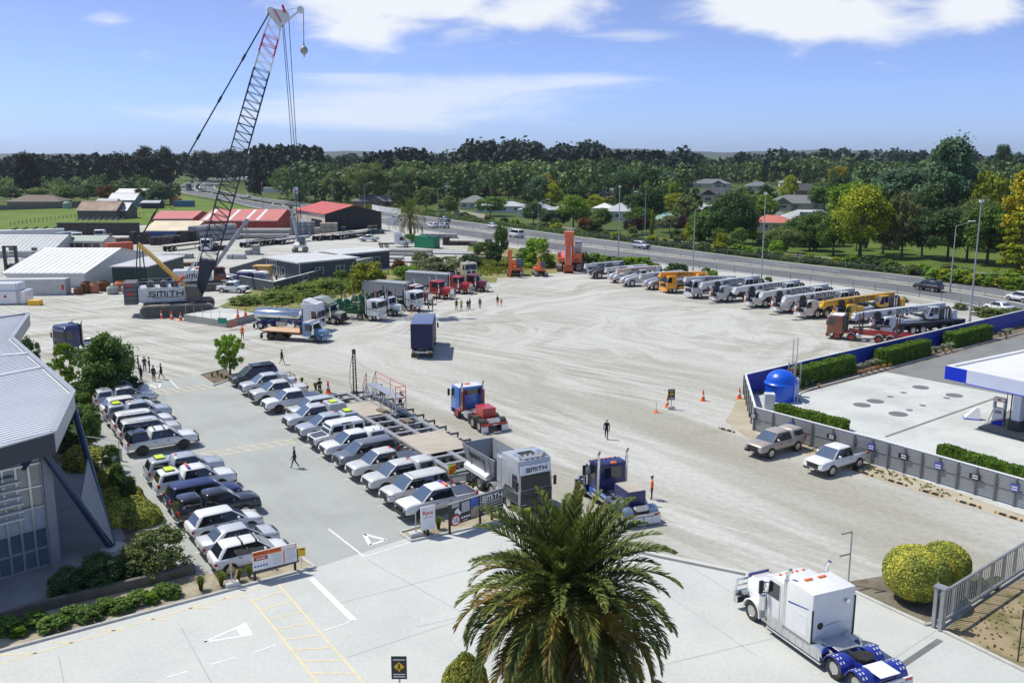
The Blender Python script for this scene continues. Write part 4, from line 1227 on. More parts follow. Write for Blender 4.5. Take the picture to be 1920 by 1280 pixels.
def heavy_tractor():
 ang=R(-60)
 t=tg('heavy_haul_tractor','grey high-cab heavy haul tractor with open steel ballast hopper','truck',(-.2,60.2,.008),ang)
 for x in(1.9,):
  ax_(t,x,False,.52)
 for x in(-.35,-2.2,-3.6):
  ax_(t,x,x<-1,.52)
 rl_(t,-4.6,3.1,.75,bg_)
 cab=co_(t,3.5,2.35,3.75,mat('paint tractor grey',(.46,.49,.53),.35,.2,.6,.04),1.24,.72,bp_=dg_,flat=.22,vz=False,gw=.95)
 pt(cab,'cab_lower_panel',lambda mb:(mb.bo(1.35,3.35,1.235,1.25,.75,1.45),mb.bo(1.35,3.35,-1.25,-1.235,.75,1.45)),mat('paint slate',(.06,.085,.1),.35,.2,.6))
 pt(cab,'front_panel',lambda mb:mb.bo(3.5,3.575,-1.16,1.16,.8,1.72),fm_,bv=.03)
 vis=pt(cab,'sun_visor',lambda mb:mb.pr([(3.3,2.85),(3.55,2.78),(3.45,3.32),(3.2,3.36)],'y',-1.12,1.12),sw_)
 put('lettering',sm_(.26),ink,vis,(3.525,0,3.05),(R(-10),0,pi/2))
 pt(cab,'roof_hatch',lambda mb:mb.bo(1.9,2.75,-.55,.55,3.74,3.78),pl_,bv=.02)
 pt(cab,'roof_light_bar',lambda mb:(mb.tube([(3.05,-1.,3.7),(3.05,-1.,3.86),(3.05,1.,3.86),(3.05,1.,3.7)],.03),[mb.cyl((3.06,y,3.92),(3.16,y,3.92),.11,None,12)for y in(-.6,-.2,.2,.6)]),ch_,None,40)
 pt(cab,'air_horns',lambda mb:[mb.cyl((2.2,y,3.83),(3.,y,3.83),.04,.07,8)for y in(-.95,.95,.8)],ch_)
 lettering_smith(cab,(2.15,1.262,1.6),pi,.2)
 lettering_smith(cab,(2.15,-1.262,1.6),0,.2)
 pt(t,'hazard_panel',lambda mb:(mb.bo(3.63,3.66,-1.,-.5,.36,.62),mb.bo(3.63,3.66,.5,1.,.36,.62)),limepanel)
 pt(t,'fairing',lambda mb:mb.bo(.45,1.1,-1.2,1.2,.95,3.3),mat('paint tractor grey',(0,0,0)),bv=.04)
 hop=pt(t,'ballast_hopper',lambda mb:(mb.loft([[(-4.2,-.95,1.35),(-.5,-.95,1.35),(-.5,.95,1.35),(-4.2,.95,1.35)],[(-4.55,-1.24,2.75),(.15,-1.24,2.75),(.15,1.24,2.75),(-4.55,1.24,2.75)]],cap=False),mb.loft([[(-4.5,-1.19,2.75),(.1,-1.19,2.75),(.1,1.19,2.75),(-4.5,1.19,2.75)],[(-4.15,-.9,1.5),(-.55,-.9,1.5),(-.55,.9,1.5),(-4.15,.9,1.5)]],cap=False),mb.bo(-4.15,-.55,-.9,.9,1.45,1.5),mb.bo(-4.55,.15,1.19,1.24,2.74,2.8),mb.bo(-4.55,.15,-1.24,-1.19,2.74,2.8),mb.bo(-4.55,-4.5,-1.19,1.19,2.74,2.8),mb.bo(.1,.15,-1.19,1.19,2.74,2.8)),bg_)
 pt(hop,'hopper_rib',lambda mb:[mb.bar((x,sg*.98,1.4),(x-.05,sg*1.22,2.7),.08)for x in(-3.6,-1.6,-.7)for sg in(1,-1)],bg_)
 a=atan2(.29,1.4)
 put('lettering',sm_(.36),ink,hop,(-2.5,1.155,2.25),(-a,0,pi))
 me=text_mesh('HEAVY HAULAGE',.26,.01)
 put('lettering',me,ink,hop,(-2.5,1.09,1.88),(pi/2-a,0,pi))
 put('lettering',sm_(.36),ink,hop,(-2.5,-1.155,2.25),(a,0,0))
 for sg in(1,-1):
  pt(t,'side_locker',lambda mb:mb.pr([(sg*.7,1.02),(sg*1.25,1.02),(sg*1.25,1.3),(sg*.95,1.5),(sg*.7,1.5)],'x',-4.3,-1.),sw_,bv=.02)
  for x in(-2.2,-3.6,-.35):
   mg_(t,x,.52,bg_,.6,1.24,sg)
  tk_(t,.1,1.,sg,.74,.3,alu)
 wh_(t,-.1,1.15,.5,.3,rs_,'truck',2.)
 stack(t,.3,-1.,1.2,3.4)
 tail(t,-4.7,bg_)
heavy_tractor()
def platform_trailer():
 ang=R(-58.6)
 u=V((cos(ang),sin(ang),0))
 n=V((-u.y,u.x,0))
 e0=G(612,741,.95)
 e0.z=0
 o=e0+u*12.6+n*2.
 L2=12.4
 t=tg('platform_trailer','long grey multi-axle platform trailer with open frame deck','trailer',(o.x,o.y,.008),ang)
 def deck(mb):
  for y in(-1.8,0.,1.8):
   mb.bo(-L2,L2,y-.2,y+.2,.78,1.)
  for i in range(15):
   x=lp(-L2+.18,L2-.18,i/14)
   for(a,b)in((-1.6,-.2),(.2,1.6)):
    mb.bo(x-.17,x+.17,a,b,.80,.996)
 pt(t,'deck_frame',deck,mat('trailer grey',(.28,.3,.33),.55,.1,var=.1,dirt=.25),bv=0)
 pt(t,'under_frame',lambda mb:(mb.bo(-L2+.3,L2-.3,-.9,-.7,.38,.78),mb.bo(-L2+.3,L2-.3,.7,.9,.38,.78),[mb.bo(x-.06,x+.06,-1.5,1.5,.42,.6)for x in LS(-L2+.5,L2-.5,15)]),fm_)
 for i,x in enumerate(LS(-L2+.9,L2-1.1,12)):
  for sg in(1,-1):
   wh_(t,x,sg*2.4,.40,.5,rs_,'truck')
   pt(t,'outrigger_arm',lambda mb:(mb.bo(-.09,.09,sg*2.,sg*2.95,.82,.95),mb.bo(-.06,.06,sg*2.85,sg*2.95,.55,.95)),dg_,('orig',sg),loc=(x+.95,0,0))
   pt(t,'swing_axle',lambda mb:(mb.bo(-.12,.12,sg*1.9,sg*2.15,.35,.8),mb.cyl((-.35,sg*2.,.55),(.3,sg*2.,.72),.07)),fm_,('swax',sg),loc=(x,0,0))
 for(x0,x1)in((-8.4,-3.9),(2.9,8.)):
  pt(t,'deck_plate',lambda mb:mb.bo(x0,x1,-1.92,1.92,1.002,1.03),steelplate)
 for x,y in((L2+.1,-2.1),(L2+.1,2.1)):
  hp=pt(t,'hazard_panel',lambda mb:mb.bo(-.03,.03,-.3,.3,.95,1.6),limepanel,'hazp',loc=(x,y,0))
  pt(hp,'hazard_stripe',lambda mb:mb.pr([(-.3,.95),(.02,.95),(.3,1.3),(.3,1.6),(.1,1.6),(-.3,1.2)],'x',.031,.036),coneorange,'hazs')
 pt(t,'headboard',lambda mb:(mb.bo(L2,L2+.25,-2.2,2.2,.6,.85),mb.bo(L2+.05,L2+.22,-1.9,-.8,.3,.62)),bg_,bv=.01)
 pt(t,'notice_plate',lambda mb:mb.bo(L2+.26,L2+.28,-2.2,-1.1,.32,.72),sw_)
 pt(t,'tow_bar',lambda mb:(mb.bar((L2,-.6,.7),(L2+3.6,0,.75),.16),mb.bar((L2,.6,.7),(L2+3.6,0,.75),.16),mb.bar((L2+1.2,-.45,.72),(L2+1.2,.45,.72),.12)),gv)
 pt(t,'power_pack',lambda mb:(mb.bo(L2+.3,L2+1.3,.9,2.,.6,1.45),),dg_,bv=.04)
 pt(t,'tail_box',lambda mb:mb.bo(-L2-.8,-L2-.05,-2.1,-1.,.5,1.05),gv,bv=.02)
 u3=lambda a,b,z:V((o.x,o.y,0))+u*a+n*b+V((0,0,z))
 m=tg('drill_mast','tall dark latticed mast standing on the end of the platform trailer','mast',u3(-L2+.5,.55,1.),ang)
 pt(m,'mast_leg',lambda mb:(mb.bar((0,-.16,0),(0,-.1,3.9),.09),mb.bar((0,.16,0),(0,.1,3.9),.09)),fm_)
 pt(m,'mast_lacing',lambda mb:[mb.bar((0,-.15 if i%2 else .15,i*.3),(0,.15 if i%2 else-.15,(i+1)*.3),.04)for i in range(12)],fm_)
 pt(m,'mast_head',lambda mb:mb.bo(-.14,.14,-.15,.15,3.7,4.15),dg_,bv=.03)
 pt(m,'mast_foot',lambda mb:mb.bo(-.3,.3,-.3,.3,0,.12),fm_)
 pt(m,'hose',lambda mb:mb.tube([(.1,-.2,3.6),(.2,-.5,2.4),(.15,-.55,1.2),(.05,-.3,.2)],.025,6),pl_)
 gy=.95
 g=tg('access_gantry','aluminium access steps and gantry with red hand rails on the trailer','access gantry',u3(-L2+2.6,gy,1.),ang)
 Lg,zg=7.2,1.55
 pt(g,'walkway',lambda mb:mb.bo(.9,Lg,-.45,.45,zg-.06,zg),alu)
 for y in(-.48,.48):
  pt(g,'truss',lambda mb:(mb.bar((.2,y,.1),(Lg,y,.1),.07),[mb.bar((lp(.9,Lg,i/6),y,.1 if i%2 else zg-.05),(lp(.9,Lg,(i+1)/6),y,zg-.05 if i%2 else .1),.05)for i in range(6)],mb.bar((Lg,y,0),(Lg,y,zg),.07),mb.bar((.9,y,0),(.9,y,zg),.06)),alu)
 for i in range(5):
  pt(g,'stair_tread',lambda mb:mb.bo(-.12,.12,-.45,.45,-.02,.02),alu,'tread',loc=(.05+i*.19,0,.28+i*.3))
 pt(g,'stringer',lambda mb:[mb.bar((-.1,y,.0),(.95,y,zg),.06)for y in(-.48,.48)],alu)
 for y in(.46,):
  pt(g,'hand_rail',lambda mb:(mb.tube([(.9,y,zg),(.9,y,zg+1.),(Lg,y,zg+1.),(Lg,y,zg)],.03),mb.tube([(.9,y,zg+.5),(Lg,y,zg+.5)],.022),mb.tube([(lp(.9,Lg,.5),y,zg),(lp(.9,Lg,.5),y,zg+1)],.026),mb.tube([(.9,y,zg+1.),(.0,y,1.2),(.0,y,.2)],.03)),railred)
 pt(g,'hand_rail',lambda mb:(mb.tube([(Lg,-.46,zg),(Lg,-.46,zg+1.),(Lg,.46,zg+1.)],.03),mb.tube([(Lg,-.46,zg+.5),(Lg,.46,zg+.5)],.024),mb.tube([(Lg,-.46,zg+.03),(Lg,.46,zg+.03)],.03)),railred)
 pt(g,'hand_rail',lambda mb:(mb.tube([(.9,-.46,zg),(.9,-.46,zg+1.),(.0,-.46,1.2),(.0,-.46,.2)],.03),mb.tube([(.9,-.46,zg+.5),(.0,-.46,.7)],.024)),railred)
 for(a,b,z,nm)in((-4.6,.2,1.03,'left'),(-.6,.7,1.03,'right')):
  d=pt(None,'timber_dunnage',lambda mb:(mb.bo(-.6,.6,-.12,.12,0,.18),mb.bo(-.5,.5,-.4,-.16,0,.18)),mat('weathered dunnage',(.22,.18,.13),.9,var=.2),'dunnage',loc=u3(a,b,z),rot=ang+.2)
  tag(d,'short brown timber blocks lying on the trailer, %s pair'%('rear' if nm=='left' else 'front'),'timber blocks','timber blocks on the platform trailer')
 return u3
TRAILER_AT=platform_trailer()
def navy_box_truck():
 t=tg('box_truck','navy box truck seen from behind in the open yard','truck',(G(788,674).x,G(788,674).y+5.4,.008),R(92))
 ax_(t,3.)
 for x in(-2.6,-3.95):
  ax_(t,x,True)
 rl_(t,-4.6,4.3)
 co_(t,4.5,2.,3.2,navy,1.2,.8)
 bo=pt(t,'box_body',lambda mb:mb.bo(-4.9,2.35,-1.25,1.25,1.12,3.95),mat('box navy',(.008,.016,.07),.6,var=.1),bv=.04)
 pt(bo,'roof_panel',lambda mb:mb.bo(-4.84,2.3,-1.19,1.19,3.95,3.975),mat('paint navy roof',(.03,.06,.2),.35,0,.5))
 pt(bo,'rear_frame',lambda mb:(mb.bo(-4.95,-4.9,-1.26,-1.18,1.12,3.95),mb.bo(-4.95,-4.9,1.18,1.26,1.12,3.95),mb.bo(-4.95,-4.9,-1.18,1.18,3.85,3.95)),blackp)
 tail(t,-5.,alu,fm_)
 pt(t,'tail_light',lambda mb:[mb.bo(-5.06,-5.03,sg*.5,sg*1.1,.84,.94)for sg in(1,-1)],lampglass)
navy_box_truck()
def left_tractor():
 ang=R(-122)
 t=tg('tractor_unit','navy forward-control tractor unit beside the small tree at left','truck',(G(133,660).x+1.,G(133,660).y+1.8,.008),ang)
 ax_(t,2.1)
 for x in(-1.3,-2.65):
  ax_(t,x,True)
  for sg in(1,-1):
   mg_(t,x,.5,alu,.55,1.22,sg)
 rl_(t,-3.3,3.)
 cab=co_(t,3.35,1.95,3.3,navy,1.2,.75,bp_=navy)
 pt(t,'cab_guard',lambda mb:(mb.bo(1.15,1.25,-1.2,1.2,1.,3.3),[mb.bo(1.05,1.15,y-.05,y+.05,1.,3.35)for y in(-1.1,-.4,.4,1.1)]),blackp)
 fifth_wheel(t,-2.)
 stack(t,.95,.9,1.,3.4)
 stack(t,.95,-.9,1.,3.4)
 for sg in(1,-1):
  tk_(t,-.2,1.,sg)
 tail(t,-3.5,alu)
left_tractor()
LG='trucks lined up along the weedy strip'
HT_=R(-22)
def tanker():
 t=tg('tanker_truck','white tall-cab milk tanker with polished tank and blue splash','tanker truck',place(606,619,4.5,R(-12)),R(-12),LG)
 ax_(t,2.9)
 ax_(t,1.4,False)
 for x in(-2.6,-3.9):
  ax_(t,x,True)
  for sg in(1,-1):
   mg_(t,x,.5,royal,.55,1.25,sg)
 rl_(t,-4.6,4.2,.75,royal)
 cab=co_(t,4.4,2.3,3.7,white,1.24,.72,flat=.2)
 pt(cab,'roof_fairing',lambda mb:mb.pr([(2.2,3.7),(3.6,3.7),(2.9,4.05),(2.25,4.15)],'y',-1.1,1.1),white,bv=.08)
 pt(cab,'cab_stripe',lambda mb:(mb.bo(2.15,2.3,1.245,1.255,.9,3.),mb.bo(2.15,2.3,-1.255,-1.245,.9,3.)),royal)
 ring=lambda x,k:[(x,1.18*k*cos(a),1.95+.78*k*sin(a))for a in LS(0,2*pi,25)[:-1]]
 tk=pt(t,'tank',lambda mb:mb.loft([ring(-4.9,.6),ring(-4.8,.9),ring(-4.6,1),ring(1.5,1),ring(1.7,.9),ring(1.78,.6)]),ch_,None,50)
 for sg in(-1,):
  pt(tk,'green_swoosh',lambda mb:mb.loft([[(x,-1.185*cos(a),1.95+.785*sin(a))for a in(-.75,-.55+.1*sin(x))]+[(x,-1.2*cos(a),1.95+.8*sin(a))for a in(-.55+.1*sin(x),-.75)]for x in LS(-4.4,0,10)]),signgreen)
  pt(tk,'blue_splash',lambda mb:mb.loft([[(x,-1.187*cos(a),1.95+.787*sin(a))for a in(-.6,-.6+h)]+[(x,-1.2*cos(a),1.95+.8*sin(a))for a in(-.6+h,-.6)]for x,h in((-1.2,.3),(-.8,.75),(-.2,.95),(.3,.8),(.8,.55),(1.3,.5))]),royal)
 pt(tk,'manhole',lambda mb:[mb.cyl((x,0,2.7),(x,0,2.85),.3,None,14)for x in(-3,-.6)],alu)
 pt(t,'pump_locker',lambda mb:mb.bo(-1.6,-.2,-1.22,-.7,.55,1.15),beige,bv=.03)
 pt(t,'hose_rail',lambda mb:mb.tube([(-.1,-1.2,1.1),(.6,-1.22,.8),(1.,-1.2,1.3)],.05),ch_)
 tail(t,-4.85)
def blue_flatbed():
 t=tg('flatbed_truck','old pale blue bonneted truck with plywood flat deck','truck',place(616,641,4.2,R(-17)),R(-17),LG)
 ax_(t,2.85,False,.5,rimblack)
 for x in(-2.,-3.3):
  ax_(t,x,True,.5,rimblack)
 rl_(t,-4.2,3.6,.72,maroon)
 cv_(t,4.05,oldblue,1.5,1.35,2.45,1.35,0,None,oldblue,oldblue,1.08,rf_=paint('old white roof',(.55,.58,.58),.3),axle_x=2.85,wide=.72)
 pt(t,'deck',lambda mb:mb.bo(-4.6,.95,-1.24,1.24,1.12,1.24),plywood,bv=.01)
 pt(t,'deck_bearers',lambda mb:[mb.bo(x,x+.1,-1.15,1.15,1.,1.12)for x in LS(-4.4,.7,8)],fm_)
 pt(t,'headboard',lambda mb:mb.bo(.95,1.05,-1.2,1.2,1.1,2.),mat('rust board',(.2,.09,.05),.85))
 tail(t,-4.6,fm_)
def army_truck():
 t=tg('army_truck','pale olive bonneted truck with tall roof fairing and black grille','truck',place(648,607,3.9,R(-18)),R(-18),LG)
 ax_(t,2.6,False,.55)
 for x in(-2.,-3.4):
  ax_(t,x,True,.55)
 rl_(t,-4.2,3.3)
 cab,xs=cv_(t,3.8,olive,1.65,1.6,2.75,1.5,.9,2.85,pl_,pl_,1.12,axle_x=2.6,wide=.8,r=.55,fender=blackp)
 fa=pt(cab,'roof_fairing',lambda mb:mb.pr([(xs,2.8),(xs+2.3,2.75),(xs+1.2,3.55),(xs,3.65)],'y',-1.1,1.1),olive,bv=.08)
 fifth_wheel(t,-2.7)
 tail(t,-4.3,fm_)
def log_truck(x,y,lab,nose,pm,rear,hd,rimm=None,stripe=None):
 t=tg('log_truck',lab,'log truck',place(x,y,4.5,hd),hd,LG)
 ax_(t,3.1,False,.5,rimm)
 ax_(t,1.5,False,.5,rimm)
 for xx in(-2.7,-4.):
  ax_(t,xx,True)
 rl_(t,-4.8,4.,.75,rear)
 if nose=='over':
  cab=co_(t,4.4,1.75,3.,pm,1.2,.8,grillm=alu,bp_=ch_)
  for sg in(1,-1):
   pt(cab,'cab_stripe',lambda mb:mb.pr([(2.7,1.9),(4.,1.55),(4.38,1.5),(4.38,1.42),(4.,1.46),(2.7,1.78)],'y',sg*1.2,sg*1.212),stripe or greenp)
 else:
  cab,xs=cv_(t,4.4,pm,1.6,1.5,2.7,1.4,0,None,ch_,ch_,1.1,fender=stripe or greenp,axle_x=3.1)
 pt(t,'cab_guard',lambda mb:(mb.bo(2.2,2.3,-1.15,1.15,1.,2.9),[mb.bar((2.2,yy,1),(2.2,yy,3.2),.08)for yy in(-1.1,1.1)]),fm_)
 pt(t,'log_frame',lambda mb:(mb.bo(-4.8,2.,-.6,-.45,1.05,1.35),mb.bo(-4.8,2.,.45,.6,1.05,1.35)),rear)
 for i,xx in enumerate((1.4,-.5,-2.6,-4.4)):
  b=pt(t,'bolster',lambda mb:mb.bo(-.12,.12,-1.2,1.2,1.35,1.55),rear,'bolster',loc=(xx,0,0))
  for sg in(1,-1):
   pt(b,'stanchion',lambda mb:(mb.bo(-.06,.06,sg*1.1,sg*1.22,1.5,3.25)),timber if(i+sg)%3 else rear,('stan',sg))
 pt(t,'carried_trailer',lambda mb:(mb.bo(-3.8,1.6,-.4,-.25,1.75,2.),mb.bo(-3.8,1.6,.25,.4,1.75,2.),[mb.cyl((xx,sg*.95,2.15),(xx,sg*.55,2.15),.48,None,16)for xx in(-1.5,-2.7)for sg in(1,-1)]),[rear],None,35)
 stack(t,2.35,-.95,1.,3.3)
 tail(t,-4.9,fm_)
tanker()
blue_flatbed()
army_truck()
log_truck(718,601,'white forward-control log truck with green stripe, front of the log trucks','over',white,greenp,R(-20))
log_truck(755,592,'white and green bonneted log truck','nose',white,greenp,R(-22))
log_truck(789,583,'white log truck with blunt cab and dark lower panel behind the bonneted one','over',white,fm_,R(-24))
def red_bonnet(x,y,lab,pm,bo=None,hd=R(-26),cabpm=None):
 t=tg('bonneted_truck',lab,'truck',place(x,y,4.2,hd),hd,LG)
 ax_(t,2.9,False,.5)
 for xx in(-2.2,-3.5):
  ax_(t,xx,True)
 rl_(t,-4.2,3.7)
 cab,xs=cv_(t,4.15,pm,1.85,1.9,2.85,1.5,0,None,ch_,ch_,1.1,axle_x=2.9,rf_=cabpm,fender=pm)
 for sg in(1,-1):
  stack(t,xs-.1,sg*1.05,.9,3.4)
  tk_(t,-1.2,.5,sg)
 if bo:
  b=pt(t,'box_body',lambda mb:mb.bo(-8.,xs-.35,-1.25,1.25,1.15,3.1),bg_,bv=.03)
  pt(b,'box_roof',lambda mb:mb.pr([(-1.27,3.1),(1.27,3.1),(0,3.32)],'x',-8.02,xs-.33),gv)
  ax_(t,-6.2,True)
  ax_(t,-7.3,True)
 else:
  fifth_wheel(t,-2.9)
  pt(t,'rear_deck',lambda mb:mb.bo(-1.6,xs-.2,-.6,.6,1.03,1.07),alu)
  tail(t,-4.3)
red_bonnet(808,571,'red bonneted truck with pale cab roof and grey box body, nearest of the red trucks',maroon,True,R(-28),white)
red_bonnet(849,561,'red bonneted truck with bright chrome stacks beside people',redp,None,R(-26))
red_bonnet(885,551,'red bonneted truck with grey box body in the middle of the red trucks',redp,True,R(-26))
red_bonnet(916,547,'dark red bonneted truck at the end of the line',maroon,None,R(-22))
def desert_truck():
 hd=R(-62)
 t=tg('desert_truck','beige military style truck facing the camera behind the red trucks','truck',place(884,527,3.4,hd),hd,LG)
 ax_(t,2.2,False,.6,rimblack)
 for xx in(-1.6,-3.):
  ax_(t,xx,False,.6,rimblack)
 rl_(t,-3.9,3.2,.85,beige)
 cab=co_(t,3.3,2.1,3.3,beige,1.25,1.,vz=False)
 pt(cab,'roof_hatch',lambda mb:mb.cyl((2.,0,3.28),(2.,0,3.5),.45,.4,14),beige)
 pt(t,'tray',lambda mb:(mb.bo(-4.2,1.,-1.25,1.25,1.4,1.52),mb.bo(-4.2,1.,-1.25,-1.18,1.5,2.2),mb.bo(-4.2,1.,1.18,1.25,1.5,2.2),mb.bo(.9,1.,-1.2,1.2,1.5,2.5)),beige)
desert_truck()
def copper_truck():
 hd=R(150)
 t=tg('log_truck','copper-red forward-control log truck with red chassis by the blue wall','log truck',place(1552,632,4.6,hd),hd)
 ax_(t,3.35,False,.5,rimred)
 ax_(t,1.6,False,.5,rimred)
 for xx in(-1.6,-2.95):
  ax_(t,xx,True,.5,rimred)
  for sg in(1,-1):
   mg_(t,xx,.5,alu,.6,1.22,sg)
 for sg in(1,-1):
  mg_(t,1.6,.5,alu,.85,1.22,sg)
 rl_(t,-5.2,4.2,.78,redp)
 cab=co_(t,4.55,1.9,3.05,copper,1.2,.8,bp_=maroon,rf_=sw_)
 pt(t,'cab_guard',lambda mb:(mb.bo(2.45,2.55,-1.2,1.2,1.,3.1),[mb.bo(2.4,2.46,y-.05,y+.05,1.,3.4)for y in(-1.1,-.55,0,.55,1.1)]),dg_)
 pt(t,'log_frame',lambda mb:(mb.bo(-5.6,2.2,-.6,-.42,1.06,1.3),mb.bo(-5.6,2.2,.42,.6,1.06,1.3)),redp)
 for i,xx in enumerate((.7,-3.6)):
  b=pt(t,'bolster',lambda mb:mb.bo(-.14,.14,-1.22,1.22,1.3,1.55),dg_,'bolster2',loc=(xx,0,0))
  for sg in(1,-1):
   pt(b,'stanchion',lambda mb:mb.bo(-.07,.07,sg*1.1,sg*1.22,1.5,3.4),rust,('stan2',sg))
 pt(t,'carried_pole',lambda mb:mb.bar((1.6,.2,1.6),(-2.8,.2,2.1),.22),dg_)
 tk_(t,2.-1.6,1.,1,.75,.28)
 pt(t,'rear_bumper',lambda mb:mb.bo(-5.75,-5.6,-1.1,1.1,.8,1.1),redp)
copper_truck()
# -- CRANES AND DIGGERS
def boom_text(b,x,y,z,h,m=None):
 for sg in(1,-1):
  lettering_smith(b,(x,sg*(y+.012),z),pi if sg>0 else 0,h,m)
def box_boom(t,root,tip,w,h,pm,sections=3,name='boom',txt=None,txtm=None,rib=False):
 root,tip=V(root),V(tip)
 d=tip-root
 L=d.length
 pitch=-atan2(d.z,hypot(d.x,d.y))
 yaw=atan2(d.y,d.x)
 def fn(mb):
  x=0
  for k in range(sections):
   ww,hh=w*(1-.10*k),h*(1-.10*k)
   x1=L*.80+L*.2*(k+1)/sections
   r=lambda xx,e=1.:[(xx,-ww/2*e,-hh*.25),(xx,-ww*.28*e,-hh/2*e),(xx,ww*.28*e,-hh/2*e),(xx,ww/2*e,-hh*.25),(xx,ww/2*e,hh*.42),(xx,ww*.42*e,hh/2),(xx,-ww*.42*e,hh/2),(xx,-ww/2*e,hh*.42)]
   x0=0 if k==0 else L*.80+L*.2*k/sections-.02
   mb.loft([r(x0),r(x1)])
   if k:
    pass
   mb.loft([r(x1-.12,1.06),r(x1,1.06)])
 b=pt(t,name,fn,pm,None,30)
 b.location=root
 b.rotation_euler=(0,pitch,yaw)
 if txt:
  boom_text(b,L*txt[0],w/2,.06*h,txt[1],txtm)
 return b,L
def hook_block(t,loc,m=None,s=1.):
 def fn(mb):
  mb.pr([(.28*s*cos(a),.28*s*sin(a))for a in LS(0,2*pi,13)[:-1]],'y',-.14*s,.14*s)
  mb.bo(-.1*s,.1*s,-.08*s,.08*s,-.5*s,-.2*s)
  mb.tube([(0,0,-.45*s),(.14*s,0,-.62*s),(.05*s,0,-.78*s),(-.12*s,0,-.7*s)],.045*s,6)
 o=pt(t,'hook_block',fn,m or sw_,None,30)
 o.location=loc
 return o
def stripes_panel(t,loc,w,h,n=5,axis='x'):
 p=pt(t,'warning_panel',lambda mb:mb.bo(-.02,.02,-w/2,w/2,0,h),sw_,('wp',w,h),loc=loc)
 pt(p,'warning_stripe',lambda mb:[mb.pr([(lp(-w/2,w/2,i/n),0),(lp(-w/2,w/2,(i+.5)/n),0),(min(w/2,lp(-w/2,w/2,(i+1.1)/n)),h),(lp(-w/2,w/2,(i+.6)/n),h)],'x',.0205,.026)for i in range(n)],sr_,('ws',w,h,n))
 return p
CGR='cranes parked in the row beside the motorway'
HC=R(-157)
def ac_(x,y,lab,pm,naxle=4,L=11.5,cabpm=None,txtm=None,hd=HC,cw=True,boomL=None,gr_=CGR,jib=True,reel=True,deckm=None):
 f=L/2
 t=tg('all_terrain_crane',lab,'mobile crane',place(x,y,f,hd),hd,gr_)
 deckm=deckm or fm_
 xs={3:(f-2.2,-f+3.2,-f+1.5),4:(f-2.1,f-3.8,-f+3.3,-f+1.6),5:(f-2.2,f-4.9,f-6.5,-f+3.5,-f+1.9)}[naxle]
 for xx in xs:
  ax_(t,xx,False,.62,rs_,1.12)
 pt(t,'carrier',lambda mb:(mb.bo(-f,f-2.35,-1.28,1.28,1.28,1.62),mb.bo(-f+.3,f-.8,-.7,.7,.6,1.3),[mb.bo(a-.05,b+.05,-1.3,1.3,.75,1.3)for a,b in((f-2.9+.15,f-2.85+.1),)]),deckm,bv=.03)
 pt(t,'carrier_deck',lambda mb:mb.bo(-f+.05,f-2.4,-1.3,1.3,1.62,1.67),gv,bv=.01)
 for xx in xs:
  for sg in(1,-1):
   mg_(t,xx,.62,fm_,.8,1.33,sg,(.12,.88))
 cab=co_(t,f,2.,2.62,cabpm or pm,1.25,.55,vz=False,flat=.35,bp_=cabpm or pm)
 pt(t,'indicator_panel',lambda mb:[mb.bo(f+.02,f+.06,sg*.95,sg*1.2,.72,1.05)for sg in(1,-1)],amberlamp)
 pt(t,'engine_housing',lambda mb:mb.bo(f-3.2,f-2.1,-1.25,1.25,1.5,2.3),cabpm or pm,bv=.05)
 for xx in(f-3.,-f+.5):
  pt(t,'outrigger_box',lambda mb:(mb.bo(-.25,.25,-1.34,1.34,.85,1.25),mb.bo(-.2,.2,-1.42,-1.3,.5,1.3),mb.bo(-.2,.2,1.3,1.42,.5,1.3)),dg_,'outrig',loc=(xx,0,0))
 ps=-f*.30
 pt(t,'slew_ring',lambda mb:mb.cyl((ps,0,1.62),(ps,0,1.9),.85,None,20),fm_)
 pt(t,'turntable',lambda mb:mb.pr([(ps-2.6,1.9),(ps+1.3,1.9),(ps+1.1,2.2),(ps-.6,3.1),(ps-2.2,3.35),(ps-2.6,2.9)],'y',-.85,-.45).pr([(ps-2.6,1.9),(ps+1.3,1.9),(ps+1.1,2.2),(ps-.6,3.1),(ps-2.2,3.35),(ps-2.6,2.9)],'y',.45,.85).bo(ps-2.6,ps+1.2,-.5,.5,1.85,2.1),dg_,bv=.02)
 if cw:
  pt(t,'counterweight',lambda mb:mb.bo(ps-3.2,ps-2.4,-1.25,1.25,1.8,2.9),pm,bv=.04)
 pt(t,'winch',lambda mb:mb.cyl((ps-2.1,-.44,2.75),(ps-2.1,.44,2.75),.36,None,16),fm_)
 oc=pt(t,'operator_cab',lambda mb:mb.pr([(ps-.1,1.95),(ps+1.55,1.95),(ps+1.75,2.6),(ps+1.25,3.5),(ps-.1,3.5)],'y',.62,1.32),pm,bv=.05)
 pt(oc,'cab_window',lambda mb:(mb.slab([(ps+.75,1.32,2.55),(ps+.05,1.32,2.55),(ps+.05,1.32,3.38),(ps+.75,1.32,3.38)],.015),mb.slab([(ps+1.6,1.32,2.35),(ps+.85,1.32,2.35),(ps+.85,1.32,3.38),(ps+1.2,1.32,3.38)],.015)),glass)
 pt(oc,'windscreen',lambda mb:mb.slab([(ps+1.75,.68,2.62),(ps+1.75,1.26,2.62),(ps+1.28,1.26,3.46),(ps+1.28,.68,3.46)],.015),gb_)
 bl=boomL or(L+.4)
 root=(ps-2.,0,3.35)
 tip=(ps-2.+bl,0,2.85)
 b,BL=box_boom(t,root,tip,.7,.86,pm,3,txt=(.46,.56),txtm=txtm)
